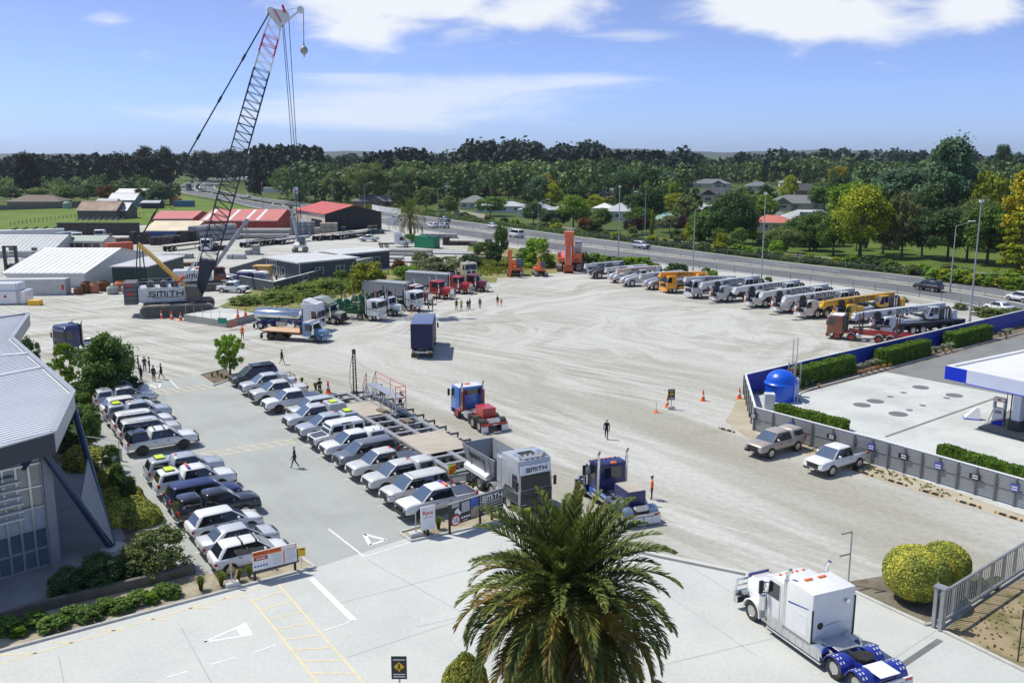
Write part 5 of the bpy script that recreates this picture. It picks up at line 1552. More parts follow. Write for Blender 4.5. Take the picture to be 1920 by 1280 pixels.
 pt(b,'boom_head',lambda mb:(mb.pr([(BL-.1,.42),(BL+.55,.2),(BL+.75,-.35),(BL+.45,-.75),(BL-.1,-.45)],'y',-.38,-.28),mb.pr([(BL-.1,.42),(BL+.55,.2),(BL+.75,-.35),(BL+.45,-.75),(BL-.1,-.45)],'y',.28,.38),mb.cyl((BL+.5,-.28,-.35),(BL+.5,.28,-.35),.3,None,14),mb.cyl((BL+.35,-.28,.1),(BL+.35,.28,.1),.2,None,12)),pm)
 if reel:
  pt(b,'cable_reel',lambda mb:mb.lathe([(.22,-.1),(.46,-.12),(.46,-.07),(.3,-.05),(.3,.05),(.46,.07),(.46,.12),(.22,.1)],n=20,axis='y'),pl_,'reel',40,loc=(BL*.80,.56,-.12))
  pt(b,'hose_drum',lambda mb:mb.lathe([(.1,-.06),(.26,-.08),(.26,.08),(.1,.06)],n=16,axis='y'),dg_,'drum',40,loc=(BL*.66,.5,0))
 if jib:
  pt(b,'folded_jib',lambda mb:(mb.bar((BL*.25,-.62,.2),(BL*.93,-.62,.2),.09),mb.bar((BL*.25,-.62,-.3),(BL*.93,-.62,-.25),.09),[mb.bar((BL*lp(.25,.93,i/8),-.62,.2 if i%2 else-.28),(BL*lp(.25,.93,(i+1)/8),-.62,-.28 if i%2 else .2),.05)for i in range(8)]),pm)
 pt(t,'lift_cylinder',lambda mb:(mb.cyl((ps+1.,0,2.1),(ps+2.6,0,2.45),.2,None,14),mb.cyl((ps+2.6,0,2.45),(ps+3.4,0,2.6),.14,None,12)),bg_,None,40)
 hook_block(t,(f+.15,0,1.65),dg_,1.)
 stripes_panel(t,(f+.42,0,1.55),.5,.7)
 pt(t,'hook_rope',lambda mb:[mb.cyl((f+.15,yy,1.9),(f+.2,yy,2.6),.015,None,5)for yy in(-.06,.06)],fm_)
 for k in range(5):
  pt(t,'ladder_rung',lambda mb:mb.bo(-.03,.03,1.3,1.36,0,.04),sw_,'rung',loc=(ps-1.3,0,2.+k*.22))
 pt(t,'ladder_stile',lambda mb:(mb.bo(ps-1.55,ps-1.5,1.28,1.34,1.7,3.2),mb.bo(ps-1.1,ps-1.05,1.28,1.34,1.7,3.2)),sw_)
 pt(t,'rear_panel',lambda mb:mb.bo(-f-.04,-f,-1.2,1.2,.8,1.4),sw_)
 for sg in(1,-1):
  pt(t,'tail_light',lambda mb:mb.bo(-f-.07,-f-.04,sg*.8,sg*1.15,.9,1.05),taillamp,('cranetail',sg,L))
 return t
def truck_crane(x,y,lab,pm,boompm,hd=HC,L=9.,tall=2.9,boxtxt=True):
 f=L/2
 t=tg('truck_crane',lab,'mobile crane',place(x,y,f,hd),hd,CGR)
 ax_(t,f-1.5,False,.52)
 for xx in(-f+2.6,-f+1.3):
  ax_(t,xx,True,.52)
 rl_(t,-f,f-.5,.8)
 co_(t,f,1.9,tall,pm,1.22,.78,vz=False,flat=.15)
 pt(t,'deck',lambda mb:mb.bo(-f,f-2.1,-1.24,1.24,1.1,1.3),fm_,bv=.02)
 pt(t,'side_locker',lambda mb:[mb.bo(f-3.8,f-2.3,sg*.7,sg*1.22,.6,1.1)for sg in(1,-1)],pm,bv=.03)
 pt(t,'turntable',lambda mb:(mb.bo(-f+.6,-f+3.4,-1.1,1.1,1.3,1.9),mb.bo(-f+.4,-f+2.2,-.5,.5,1.8,2.9)),boompm,bv=.05)
 oc=pt(t,'operator_cab',lambda mb:mb.pr([(-f+1.6,1.6),(-f+3.2,1.6),(-f+3.3,2.2),(-f+2.9,3.),(-f+1.6,3.)],'y',.55,1.22),boompm,bv=.05)
 pt(oc,'cab_window',lambda mb:mb.slab([(-f+3.1,1.22,2.1),(-f+1.75,1.22,2.1),(-f+1.75,1.22,2.88),(-f+2.85,1.22,2.88)],.015),glass)
 b,BL=box_boom(t,(-f+.9,0,2.75),(f+.2,0,2.75+.35),.7,.85,boompm,3,txt=(.5,.5))
 pt(b,'boom_head',lambda mb:(mb.bo(BL-.1,BL+.5,-.32,.32,-.5,.3),mb.cyl((BL+.4,-.34,-.3),(BL+.4,.34,-.3),.26,None,12)),boompm)
 hook_block(t,(f-1.9-.3,.0,2.1),sw_,.9)
 stripes_panel(t,(-f-.02,0,.8),2.,.4)
 tail(t,-f-.1,fm_)
 return t
def pick_and_carry(x,y,lab,pm,boompm,hd=HC,L=7.6,txt=True,dark=False,z=0.):
 f=L/2
 t=tg('pick_and_carry_crane',lab,'mobile crane',place(x,y,f,hd),hd,CGR)
 ax_(t,f-1.3,False,.62,rimwhite,1.08)
 ax_(t,-f+1.5,False,.62,rimwhite,1.08)
 pt(t,'front_body',lambda mb:mb.pr([(.2,.7),(f,.65),(f+.05,1.15),(f-.5,1.5),(.9,1.95),(.2,1.95)],'y',-1.2,1.2),pm,bv=.08,seg=2)
 pt(t,'front_bumper',lambda mb:mb.bo(f,f+.18,-1.2,1.2,.55,.85),mat('bumper pink',(.55,.38,.34),.5,var=.1),bv=.03)
 pt(t,'rear_body',lambda mb:mb.pr([(-f,.7),(-.1,.7),(-.1,1.5),(-f+.2,1.7),(-f,1.4)],'y',-1.2,1.2),pm if not dark else dg_,bv=.06)
 for sg in(1,-1):
  for xx in(f-1.3,-f+1.5):
   mg_(t,xx,.62,fm_,.9,1.24,sg,(.1,.9))
  pt(t,'headlight',lambda mb:mb.bo(f-.05,f+.06,sg*.75,sg*1.05,.95,1.12),lampglass,('pchl',sg,L),bv=.02)
 cab=pt(t,'cab',lambda mb:mb.pr([(-.35,1.2),(1.05,1.2),(1.1,1.9),(.75,2.85),(-.35,2.85)],'y',.25,1.2),pm,bv=.05)
 pt(cab,'side_window',lambda mb:mb.slab([(.95,1.2,1.75),(-.2,1.2,1.75),(-.2,1.2,2.72),(.68,1.2,2.72)],.015),glass)
 pt(cab,'windscreen',lambda mb:mb.slab([(1.1,.3,1.95),(1.1,1.15,1.95),(.77,1.12,2.8),(.77,.33,2.8)],.02),gb_)
 b,BL=box_boom(t,(-f+.3,-.35,2.55+z),(f+.6,-.35,2.35+z),.66,.78,boompm,3,txt=(.55,.42)if txt else None)
 pt(t,'boom_tower',lambda mb:mb.pr([(-f+.1,1.3),(-f+1.6,1.3),(-f+.8,2.9+z),(-f,2.9+z)],'y',-.85,.15),pm,bv=.03)
 pt(b,'boom_head',lambda mb:(mb.bo(BL-.05,BL+.4,-.36,.36,-.5,.35),mb.cyl((BL+.3,-.3,-.35),(BL+.3,.3,-.35),.24,None,12)),boompm)
 pt(t,'lift_cylinder',lambda mb:mb.cyl((-.6,-.35,1.6),(1.2,-.35,2.15+z),.14,None,12),bg_,None,40)
 hook_block(t,(f+.35,-.35,1.55),sw_,.8)
 return t
pick_and_carry(1107,522,'dark bodied telescopic crane with pale boom, leftmost of the crane row',dg_,cg_,dark=True,L=7.2)
pick_and_carry(1146,530,'grey pick-and-carry crane with pink bumper, second in the crane row',cg_,cg_)
pick_and_carry(1167,537,'grey pick-and-carry crane with tall red-striped cream boom',cg_,mat('boom cream',(.56,.47,.42),.5,var=.08,dirt=.2),z=.35)
pick_and_carry(1211,543,'silver blue bonneted crane left of the amber crane',silverblue,cg_)
truck_crane(1243,549,'amber yellow truck crane with amber boom',amberp,amberp)
truck_crane(1290,559,'pale grey truck crane with road-truck cab, right of the amber crane',cg_,cg_,L=9.8,tall=3.)
ac_(1338,566,'white crane with angular cab and yellow corner lights behind the blunt truck crane',cg_,3,9.8)
ac_(1404,576,'white all-terrain crane with dark boom tip, next after the angular cab crane',cw_,4,11.)
ac_(1455,586,'white all-terrain crane with black cable reel, middle of the white cranes',cw_,4,11.)
ac_(1499,596,'white all-terrain crane left of the yellow crane',cw_,4,11.4)
ac_(1571,605,'yellow all-terrain crane with black lettering',yellowp,4,11.6)
ac_(1641,630,'long white five-axle all-terrain crane nearest the blue wall',cw_,5,13.4,hd=R(-160))
def crawler(t,x0,x1,y,w,h,m,tread):
 r=h/2
 def loop(k):
  pts=[]
  for a in LS(-pi/2,pi/2,9):
   pts.append((x1-r+r*k*cos(a),r+r*k*sin(a)))
  for a in LS(pi/2,3*pi/2,9):
   pts.append((x0+r+r*k*cos(a),r+r*k*sin(a)))
  return pts
 tr=pt(t,'crawler_track',lambda mb:mb.pr(loop(1.),'y',y-w/2,y+w/2),tread,None)
 pt(tr,'track_frame',lambda mb:mb.pr(loop(.78),'y',y-w/2-.05,y+w/2+.05),m,None)
 pt(tr,'sprocket',lambda mb:[mb.cyl((xx,y-w/2-.09,r),(xx,y+w/2+.09,r),r*.6,None,16)for xx in(x0+r,x1-r)],m,None,40)
 def pads(mb):
  L=x1-x0-2*r
  n=int((2*L+2*pi*r)/.34)
  for i in range(n):
   s=i/n*(2*L+2*pi*r)
   if s<L:
    p,a=(x0+r+s,0.),0
   elif s<L+pi*r:
    th=(s-L)/r
    p,a=(x1-r+r*sin(th),r-r*cos(th)),th
   elif s<2*L+pi*r:
    p,a=(x1-r-(s-L-pi*r),2*r),pi
   else:
    th=(s-2*L-pi*r)/r
    p,a=(x0+r-r*sin(th),r+r*cos(th)),pi+th
   d=V((cos(a),0,sin(a)))
   c=V((p[0],y,p[1]))
   mb.bar(c-d*.13,c+d*.13,w+.02,.05,up=V((-d.z,0,d.x)))
 pt(tr,'track_pads',pads,tread,None)
trackm=mat('track steel',(.26,.245,.22),.7,.3,var=.2,dirt=.4,dirtcol=(.42,.40,.35))
def lattice(name,t,p0,p1,w0,w1,m,panels,chord=.13,lace=.07,wide=None):
 p0,p1=V(p0),V(p1)
 d=(p1-p0).normalized()
 sx=V((0,1,0))
 up=d.cross(sx).normalized()*-1
 wd=wide or 1.
 def c(i,a,b):
  k=i/panels
  w=lp(w0,w1,k)
  return p0.lerp(p1,k)+sx*(a*w*wd)+up*(b*w)
 o=pt(t,name,lambda mb:[mb.cyl(c(0,a,b),c(panels,a,b),chord/2,None,8)for a in(1,-1)for b in(1,-1)],m,None,40)
 def lacing(mb):
  for i in range(panels):
   for(a,b,a2,b2)in((1,1,1,-1),(-1,1,-1,-1),(1,1,-1,1),(1,-1,-1,-1)):
    q0,q1=c(i,a,b),c(i+1,a2,b2)
    mb.cyl(q0,q1,lace/2,None,5,cap=False)
    mb.cyl(c(i+1,a,b),c(i+1,a2,b2),lace/2,None,5,cap=False)
 pt(o,'lacing',lacing,m)
 return o
def crawler_crane():
 foot=G(300,588)
 hd=R(17)
 o=V((-48.6,134.3,.0))
 t=tg('crawler_crane','huge crawler crane with dark lattice boom, red and white boom top','crawler crane',o,hd)
 steel=mat('lattice navy',(.022,.03,.05),.5,.2,var=.1)
 cwm=mat('counterweight grey',(.10,.11,.12),.6,0,var=.12,dirt=.2)
 for y in(-3.2,3.2):
  crawler(t,-5.,5.,y,1.15,1.75,dg_,trackm)
 pt(t,'car_body',lambda mb:(mb.bo(-2.2,2.2,-2.7,2.7,.7,1.55),mb.cyl((0,0,1.5),(0,0,2.),1.6,None,24)),dg_,bv=.05)
 pt(t,'side_walkway',lambda mb:[mb.bo(-4.8,4.6,sg*1.55,sg*1.9,1.95,2.02)for sg in(1,-1)],gv)
 house=pt(t,'machine_house',lambda mb:mb.bo(-5.2,1.2,-1.75,1.75,2.,4.05),cw_,bv=.05)
 pt(house,'house_seam',lambda mb:[mb.bo(x,x+.03,sg*1.75-.008,sg*1.75+.008,2.1,4.)for x in(-3.9,-2.2,-.5)for sg in(1,-1)],dg_)
 for sg in(1,-1):
  lettering_smith(house,(-1.5,sg*1.765,3.15),pi if sg>0 else 0,.78)
  le_(house,'CRANES & CONSTRUCTION',(-1.5,sg*1.765,2.62),pi if sg>0 else 0,.3,ink)
 pt(house,'roof_rail',lambda mb:([mb.tube([(x,sg*1.68,4.05),(x,sg*1.68,4.95)],.025,6)for x in LS(-5.,1.,6)for sg in(1,-1)],[mb.tube([(-5,sg*1.68,4.95),(1,sg*1.68,4.95)],.025,6)for sg in(1,-1)]),gv)
 pt(house,'winch_drums',lambda mb:[mb.cyl((x,-1.1,4.35),(x,1.1,4.35),.5,None,16)for x in(-3.6,-1.8,-.3)],dg_,None,40)
 for i in range(5):
  for sg in(1,-1):
   s=pt(t,'counterweight_slab',lambda mb:mb.bo(-7.1,-5.3,.1,1.95,0,.60),cwm,'cwslab',bv=.04,loc=(0,0,1.75+i*.63),scale=(1,sg,1))
   if i in(2,4):
    pt(s,'warning_mark',lambda mb:(mb.bo(-6.6,-6.1,1.951,1.96,.05,.55),mb.bo(-7.11,-7.101,.6,1.1,.05,.55)),sr_,'wmark')
 pt(t,'operator_cab',lambda mb:mb.pr([(1.3,2.),(3.3,2.),(3.4,2.9),(2.9,4.2),(1.3,4.2)],'y',-2.9,-1.6),dg_,bv=.06)
 pt(t,'cab_glass',lambda mb:(mb.slab([(1.5,-2.9,2.7),(3.2,-2.9,2.7),(2.8,-2.9,4.05),(1.5,-2.9,4.05)],.015),mb.slab([(3.4,-2.8,2.95),(3.4,-1.7,2.95),(2.93,-1.7,4.1),(2.93,-2.8,4.1)],.015)),glass)
 bf=V((2.4,0,2.6))
 def B(px,py,back=0.):
  u,v=(px-960)/FOC,(py-640)/FOC
  dr=V((u,PC-v*PS,-PS-v*PC))
  n=V((-sin(hd),cos(hd),0))
  k=n.dot(o-V((0,0,CAM_H)))/n.dot(dr)
  p=V((0,0,CAM_H))+dr*k-o
  return V((p.x*cos(hd)+p.y*sin(hd),0,p.z))
 top=B(521,24)
 foot_=B(372,552)
 k1,k2,k3=.13,.80,.895
 P=lambda k:foot_.lerp(top,k)
 butt=pt(t,'boom_butt',lambda mb:mb.loft([[(foot_.x-.5,-.9,foot_.z-.4),(foot_.x+.5,-.9,foot_.z-.4),(foot_.x+.5,.9,foot_.z-.4),(foot_.x-.5,.9,foot_.z-.4)],[(P(k1).x-1.15,-1.2,P(k1).z),(P(k1).x+1.05,-1.2,P(k1).z-.3),(P(k1).x+1.05,1.2,P(k1).z-.3),(P(k1).x-1.15,1.2,P(k1).z)]]),steel)
 lattice('boom_section',t,P(k1-.03),P(.47),1.1,1.15,steel,14,.17,.085)
 lattice('boom_section',t,P(.47),P(k2),1.15,1.12,steel,12,.17,.085)
 lattice('boom_section',t,P(k2),P(.855),1.12,1.08,sw_,2,.17,.09)
 lattice('boom_section',t,P(.855),P(.915),1.08,1.02,sr_,2,.18,.09)
 lattice('boom_section',t,P(.915),P(.985),1.02,.8,sw_,2,.17,.09)
 d=(top-foot_).normalized()
 hd_=pt(t,'boom_head',lambda mb:(mb.pr([(top.x-1.3,top.z-.2),(top.x+.2,top.z-1.9),(top.x+.8,top.z-1.7),(top.x+1.3,top.z-.5),(top.x+.7,top.z+.2),(top.x-1.3,top.z+.5)],'y',-1.05,-.85),mb.pr([(top.x-1.3,top.z-.2),(top.x+.2,top.z-1.9),(top.x+.8,top.z-1.7),(top.x+1.3,top.z-.5),(top.x+.7,top.z+.2),(top.x-1.3,top.z+.5)],'y',.85,1.05),mb.cyl((top.x+.8,-.84,top.z-.5),(top.x+.8,.84,top.z-.5),.75,None,18),mb.cyl((top.x-1.,-.84,top.z+.1),(top.x-1.,.84,top.z+.1),.55,None,18)),sw_,None,35)
 pt(hd_,'red_bracing',lambda mb:(mb.bar((top.x-.6,-1.1,top.z+.3),(top.x+.3,-1.1,top.z-1.4),.3,.1),mb.bar((top.x+.6,-1.1,top.z+.9),(top.x+.9,-1.1,top.z-.1),.4,.3)),sr_)
 tipj=B(563,19)
 pt(hd_,'runner_jib',lambda mb:(mb.bar((top.x+.4,-.5,top.z-1.7),(tipj.x,-.3,tipj.z),.22),mb.bar((top.x+.4,.5,top.z-1.7),(tipj.x,.3,tipj.z),.22),mb.bar((top.x+.5,0,top.z+.2),(tipj.x-.2,0,tipj.z+.3),.1),mb.cyl((tipj.x,-.3,tipj.z),(tipj.x,.3,tipj.z),.5,None,16)),sw_)
 rope=mat('wire rope',(.03,.032,.04),.5,.4,var=.05)
 for(a,b)in(((529,38),(548,285)),((531,34),(553,280)),((541,28),(556,276))):
  p,q=B(*a),B(*b)
  low=p+(q-p)*2. if False else q+(q-p)*.55
  pt(t,'hoist_rope',lambda mb:mb.cyl(p,low,.05,None,5),rope)
 hb=B(570,95)
 pt(t,'hoist_rope',lambda mb:mb.cyl((tipj.x+.45,0,tipj.z),(hb.x,0,hb.z+.5),.05,None,5),rope)
 pt(t,'headache_ball',lambda mb:(mb.lathe([(0,-.6),(.35,-.45),(.55,-.1),(.55,.2),(.35,.5),(.12,.7),(.1,1.1),(0,1.1)],(hb.x,0,hb.z),14),mb.cyl((hb.x,0,hb.z-.9),(hb.x,0,hb.z-.5),.1,None,8)),mat('ball grey',(.35,.34,.33),.5),None,40)
 lowz=B(553,280)
 mast_f,mast_t=B(354,542),B(258,456)
 pt(t,'live_mast',lambda mb:[mb.bar((mast_f.x,y,mast_f.z),(mast_t.x,y*.55,mast_t.z),.34,.42)for y in(-.95,.95)],yellowp)
 pt(t,'mast_cross_beam',lambda mb:[mb.bo(lp(mast_f.x,mast_t.x,k)-.15,lp(mast_f.x,mast_t.x,k)+.15,-.9,.9,lp(mast_f.z,mast_t.z,k)-.15,lp(mast_f.z,mast_t.z,k)+.15)for k in(.2,.55,.97)],yellowp)
 for y in(-.8,.8):
  pend=pt(t,'boom_pendant',lambda mb:mb.bar((mast_t.x,y,mast_t.z),(top.x-1.,y,top.z+.2),.15,.15),steel)
  pt(pend,'pendant_joint',lambda mb:[mb.bar((lp(mast_t.x,top.x-1,k-.012),y,lp(mast_t.z,top.z+.2,k-.012)),(lp(mast_t.x,top.x-1,k+.012),y,lp(mast_t.z,top.z+.2,k+.012)),.32,.28)for k in(.12,.3,.46,.62,.8)],steel)
 bs0,bs1=B(316,545),B(345,517)
 pt(t,'backstop_cylinder',lambda mb:[mb.cyl((bs0.x,y,bs0.z),(bs1.x,y,bs1.z),.22,None,12)for y in(-.9,.9)],railred,None,40)
 bs2=B(366,492)
 pt(t,'backstop_rod',lambda mb:[mb.cyl((bs1.x,y,bs1.z),(bs2.x,y,bs2.z),.13,None,10)for y in(-.9,.9)],ch_,None,40)
 for i,(px,pz)in enumerate(((255,520),(263,530),(273,524))):
  b=B(px,pz)
  pt(t,'mast_line',lambda mb:mb.cyl((mast_t.x+i*.25,-.4+i*.4,mast_t.z-.3),(b.x,-.4+i*.4,b.z),.09,None,6),steel)
 pt(t,'fly_rope',lambda mb:mb.cyl(B(355,540),(top.x-.9,0,top.z),.03,None,5),rope)
crawler_crane()
def telescopic_crawler():
 hd=R(17)
 o=G(372,546)
 t=tg('crawler_crane','second crawler crane with raised grey telescopic boom behind the lattice crane','crawler crane',(o.x,o.y+2,0),hd)
 for y in(-2.2,2.2):
  crawler(t,-3.2,3.4,y,.9,1.3,dg_,trackm)
 pt(t,'car_body',lambda mb:mb.bo(-1.6,1.6,-1.9,1.9,.5,1.5),fm_)
 house=pt(t,'machine_house',lambda mb:mb.pr([(-4.6,1.6),(1.8,1.6),(1.8,2.4),(1.6,3.5),(-4.4,3.5),(-4.6,3.2)],'y',-1.5,1.5),cw_,bv=.05)
 for sg in(1,-1):
  lettering_smith(house,(-.9,sg*1.512,2.55),pi if sg>0 else 0,.7)
 pt(t,'operator_cab',lambda mb:mb.pr([(1.9,1.7),(3.9,1.7),(4.1,2.4),(3.7,3.9),(2.1,3.9)],'y',-1.6,-.3),maroon,bv=.06)
 pt(t,'cab_glass',lambda mb:mb.slab([(2.2,-1.6,2.4),(3.8,-1.6,2.4),(3.55,-1.6,3.75),(2.25,-1.6,3.75)],.015),glass)
 pt(t,'red_arm',lambda mb:(mb.bar((-.8,-.4,3.7),(1.9,-.4,3.75),.3,.28),mb.bar((1.9,-.3,3.6),(4.,-.3,3.5),.28,.3)),railred)
 a=V((2.,.2,3.6))
 b,L=box_boom(t,a,(a.x+5.6,.2,a.z+7.4),.55,.65,gv,3)
 pt(b,'boom_head',lambda mb:(mb.bo(L-.1,L+.9,-.3,.3,-.35,.4),),gv)
 pt(t,'hoist_rope',lambda mb:(mb.cyl((a.x+6.,.2,a.z+7.2),(a.x+6.3,.2,a.z+2.4),.06,None,6),mb.cyl((a.x+5.7,.2,a.z+7.2),(a.x+5.8,.2,a.z+3.6),.09,None,6)),bg_)
telescopic_crawler()
def mini_crawler_crane():
 o=G(563,472)
 hd=R(-90)
 t=tg('mini_crawler_crane','small white crawler crane with upright grey boom in the storage yard','crawler crane',(o.x,o.y,0),hd)
 for y in(-1.2,1.2):
  crawler(t,-2.,2.,y,.6,1.,dg_,trackm)
 pt(t,'upper_body',lambda mb:mb.pr([(-1.9,1.1),(1.6,1.1),(1.6,1.7),(.6,2.3),(-1.9,2.3)],'y',-1.2,1.2),cw_,bv=.06)
 pt(t,'operator_cab',lambda mb:mb.pr([(-.2,1.6),(1.5,1.6),(1.6,2.4),(1.2,3.6),(-.2,3.6)],'y',.2,1.3),dg_,bv=.06)
 pt(t,'cab_glass',lambda mb:(mb.slab([(1.6,.3,2.45),(1.6,1.2,2.45),(1.24,1.2,3.5),(1.24,.3,3.5)],.02),),gb_)
 b,L=box_boom(t,(-.4,-.5,2.3),(.4,-1.6,10.2),.5,.6,gv,3)
 pt(b,'boom_head',lambda mb:mb.bo(L-.1,L+.6,-.25,.25,-.35,.35),dg_)
mini_crawler_crane()
def digger_base(t,s,pm,tr=True):
 for y in(-1.25*s,1.25*s):
  crawler(t,-2.1*s,2.1*s,y,.62*s,.95*s,dg_,trackm)
 pt(t,'under_carriage',lambda mb:(mb.bo(-.9*s,.9*s,-1.1*s,1.1*s,.4*s,.9*s),mb.cyl((0,0,.85*s),(0,0,1.1*s),.7*s,None,18)),fm_)
def big_digger():
 s=1.55
 hd=R(-98)
 o=G(1070,507)
 t=tg('excavator','large orange excavator with its boom and bucket folded down in front','excavator',(o.x,o.y+1.,0),hd)
 digger_base(t,s,op_)
 pt(t,'upper_body',lambda mb:mb.pr([(-2.6*s,1.1*s),(1.5*s,1.1*s),(1.5*s,1.7*s),(.6*s,2.*s),(-2.6*s,2.2*s)],'y',-1.4*s,1.4*s),op_,bv=.08)
 pt(t,'cab_riser',lambda mb:mb.bo(-.1*s,1.5*s,.55*s,1.5*s,1.1*s,2.3*s),op_,bv=.05)
 cab=pt(t,'cab',lambda mb:mb.pr([(-.1*s,2.3*s),(1.45*s,2.3*s),(1.5*s,3.*s),(1.2*s,3.75*s),(-.1*s,3.75*s)],'y',.6*s,1.45*s),bg_,bv=.06)
 pt(cab,'cab_glass',lambda mb:(mb.slab([(1.46*s,.66*s,2.4*s),(1.46*s,1.38*s,2.4*s),(1.24*s,1.38*s,3.66*s),(1.24*s,.66*s,3.66*s)],.03),mb.slab([(1.3*s,1.45*s,2.5*s),(.1*s,1.45*s,2.5*s),(.1*s,1.45*s,3.6*s),(1.1*s,1.45*s,3.6*s)],.02)),glass)
 boom=[(.6,1.6),(1.1,1.5),(2.6,4.3),(3.05,4.85),(2.75,5.05),(2.1,4.6)]
 pt(t,'boom',lambda mb:mb.pr([(a*s,b*s)for a,b in boom],'y',-.5*s,.5*s),op_,bv=.05)
 arm=[(2.55,5.1),(3.15,4.9),(3.75,1.9),(3.6,.9),(3.3,.9),(3.,3.)]
 pt(t,'dipper_arm',lambda mb:mb.pr([(a*s,b*s)for a,b in arm],'y',-.42*s,.42*s),op_,bv=.05)
 pt(t,'bucket',lambda mb:mb.pr([(3.25*s,1.*s),(3.75*s,.95*s),(3.75*s,.35*s),(3.3*s,.02),(2.7*s,.15*s),(2.85*s,.5*s)],'y',-.62*s,.62*s),mat('bucket orange brown',(.42,.08,.02),.6,.2,var=.2,dirt=.5),bv=.04)
 pt(t,'boom_cylinder',lambda mb:[mb.cyl((1.3*s,sg*.5*s,1.5*s),(2.4*s,sg*.45*s,3.8*s),.11*s,None,12)for sg in(1,-1)],op_,None,40)
 pt(t,'arm_cylinder',lambda mb:[mb.cyl((3.7*s,sg*.36*s,3.4*s),(3.85*s,sg*.36*s,1.2*s),.07*s,None,10)for sg in(1,-1)],ch_,None,40)
 pt(t,'boom_top_block',lambda mb:mb.bo(2.1*s,3.1*s,-.6*s,.6*s,4.4*s,5.15*s),op_,bv=.1)
 pt(t,'side_step',lambda mb:mb.bo(-1.2*s,1.3*s,-1.55*s,-1.38*s,1.15*s,2.4*s),op_,bv=.04)
def drill_rig():
 s=.95
 hd=R(-88)
 o=G(966,517)
 t=tg('drill_rig','orange tracked rig with upright auger mast','drill rig',(o.x,o.y+.6,0),hd)
 digger_base(t,s,op_)
 pt(t,'upper_body',lambda mb:mb.bo(-2.2*s,1.3*s,-1.3*s,1.3*s,1.1*s,2.*s),op_,bv=.08)
 pt(t,'cab',lambda mb:mb.pr([(-.3,1.6),(1.4,1.6),(1.45,2.2),(1.15,3.2),(-.3,3.2)],'y',.2,1.3),dg_,bv=.05)
 pt(t,'cab_glass',lambda mb:mb.slab([(1.45,.3,2.2),(1.45,1.2,2.2),(1.18,1.2,3.1),(1.18,.3,3.1)],.02),gb_)
 pt(t,'engine_cover',lambda mb:mb.bo(-2.,-.3,-1.2,1.2,1.9,3.),yellowp,bv=.08)
 pt(t,'arm',lambda mb:mb.bar((.9,-.7,1.6),(2.6,-1.,3.9),.45,.5),op_)
 pt(t,'auger_mast',lambda mb:(mb.bo(2.45,3.,-1.35,-.75,1.,4.9),mb.bo(2.35,3.1,-1.45,-.65,4.6,5.2)),op_,bv=.04)
 pt(t,'auger',lambda mb:(mb.cyl((2.75,-1.05,.25),(2.75,-1.05,1.4),.16,None,10),[mb.cyl((2.75,-1.05,z),(2.75,-1.05,z+.07),.34,None,12)for z in(.55,.85,1.15,1.45,1.75,2.05)],mb.cyl((2.75,-1.05,.0),(2.75,-1.05,.3),.03,.14,8)),op_,None,40)
 pt(t,'mast_rail',lambda mb:mb.bo(2.3,2.45,-1.45,-1.25,.8,4.6),fm_)
def small_digger():
 s=.78
 hd=R(-80)
 o=G(1012,517)
 t=tg('mini_excavator','small orange digger between the drill rig and the large excavator','excavator',(o.x,o.y+.4,0),hd)
 digger_base(t,s,op_)
 pt(t,'upper_body',lambda mb:mb.bo(-1.6,.9,-1.,1.,.9,1.6),op_,bv=.1)
 pt(t,'cab',lambda mb:mb.pr([(-.4,1.4),(.8,1.4),(.85,1.9),(.6,2.7),(-.4,2.7)],'y',.1,1.),dg_,bv=.05)
 pt(t,'cab_glass',lambda mb:mb.slab([(.85,.2,1.9),(.85,.9,1.9),(.63,.9,2.6),(.63,.2,2.6)],.02),gb_)
 pt(t,'boom',lambda mb:mb.pr([(.5,1.2),(.9,1.1),(1.6,2.6),(1.7,3.2),(1.3,3.3),(1.1,2.8)],'y',-.55,-.2),op_,bv=.04)
 pt(t,'dipper_arm',lambda mb:mb.pr([(1.3,3.3),(1.7,3.1),(2.3,1.9),(2.1,1.8)],'y',-.5,-.25),op_,bv=.03)
 pt(t,'bucket',lambda mb:mb.pr([(2.,1.9),(2.4,1.9),(2.5,1.4),(2.,1.2),(1.7,1.5)],'y',-.7,-.05),op_,bv=.03)
big_digger()
drill_rig()
small_digger()
# -- BUILDINGS, FENCES, SIGNS
ww_=mat('white cladding',(.70,.71,.71),.6,var=.06,vscale=.5,dirt=.2)
pw_=mat('pale weatherboard',(.55,.54,.50),.7,var=.06,dirt=.15)
gw_=mat('slate grey cladding',(.085,.10,.12),.6,var=.08,vscale=.6)
redwall=mat('red cladding',(.28,.025,.022),.6,var=.1,vscale=.5)
bw_=mat('black cladding',(.012,.013,.018),.5,var=.15)
brickwall=mat('brick house wall',(.30,.16,.11),.85,var=.15,vscale=2)
creamwall=mat('cream plaster',(.58,.52,.42),.8,var=.08)
wr_=mat('white steel roof',(.74,.74,.72),.5,var=.05,vscale=.3,dirt=.12)
palered=mat('faded red steel roof',(.56,.17,.15),.55,var=.08,vscale=.3,dirt=.15,dirtcol=(.6,.4,.36))
redroof=mat('red steel roof',(.52,.07,.05),.5,var=.1,vscale=.3)
gf_=mat('grey tile roof',(.17,.175,.185),.7,var=.14,vscale=.8,bump=.3,bscale=6)
df_=mat('charcoal tile roof',(.05,.055,.07),.6,var=.14,vscale=.8,bump=.3,bscale=6)
pf_=mat('pale grey steel roof',(.46,.48,.50),.5,var=.08,vscale=.4)
brownroof=mat('brown tile roof',(.15,.11,.085),.75,var=.15,vscale=.8,bump=.3,bscale=6)
terracotta=mat('terracotta roof',(.50,.20,.12),.75,var=.15,vscale=.8,bump=.3,bscale=6)
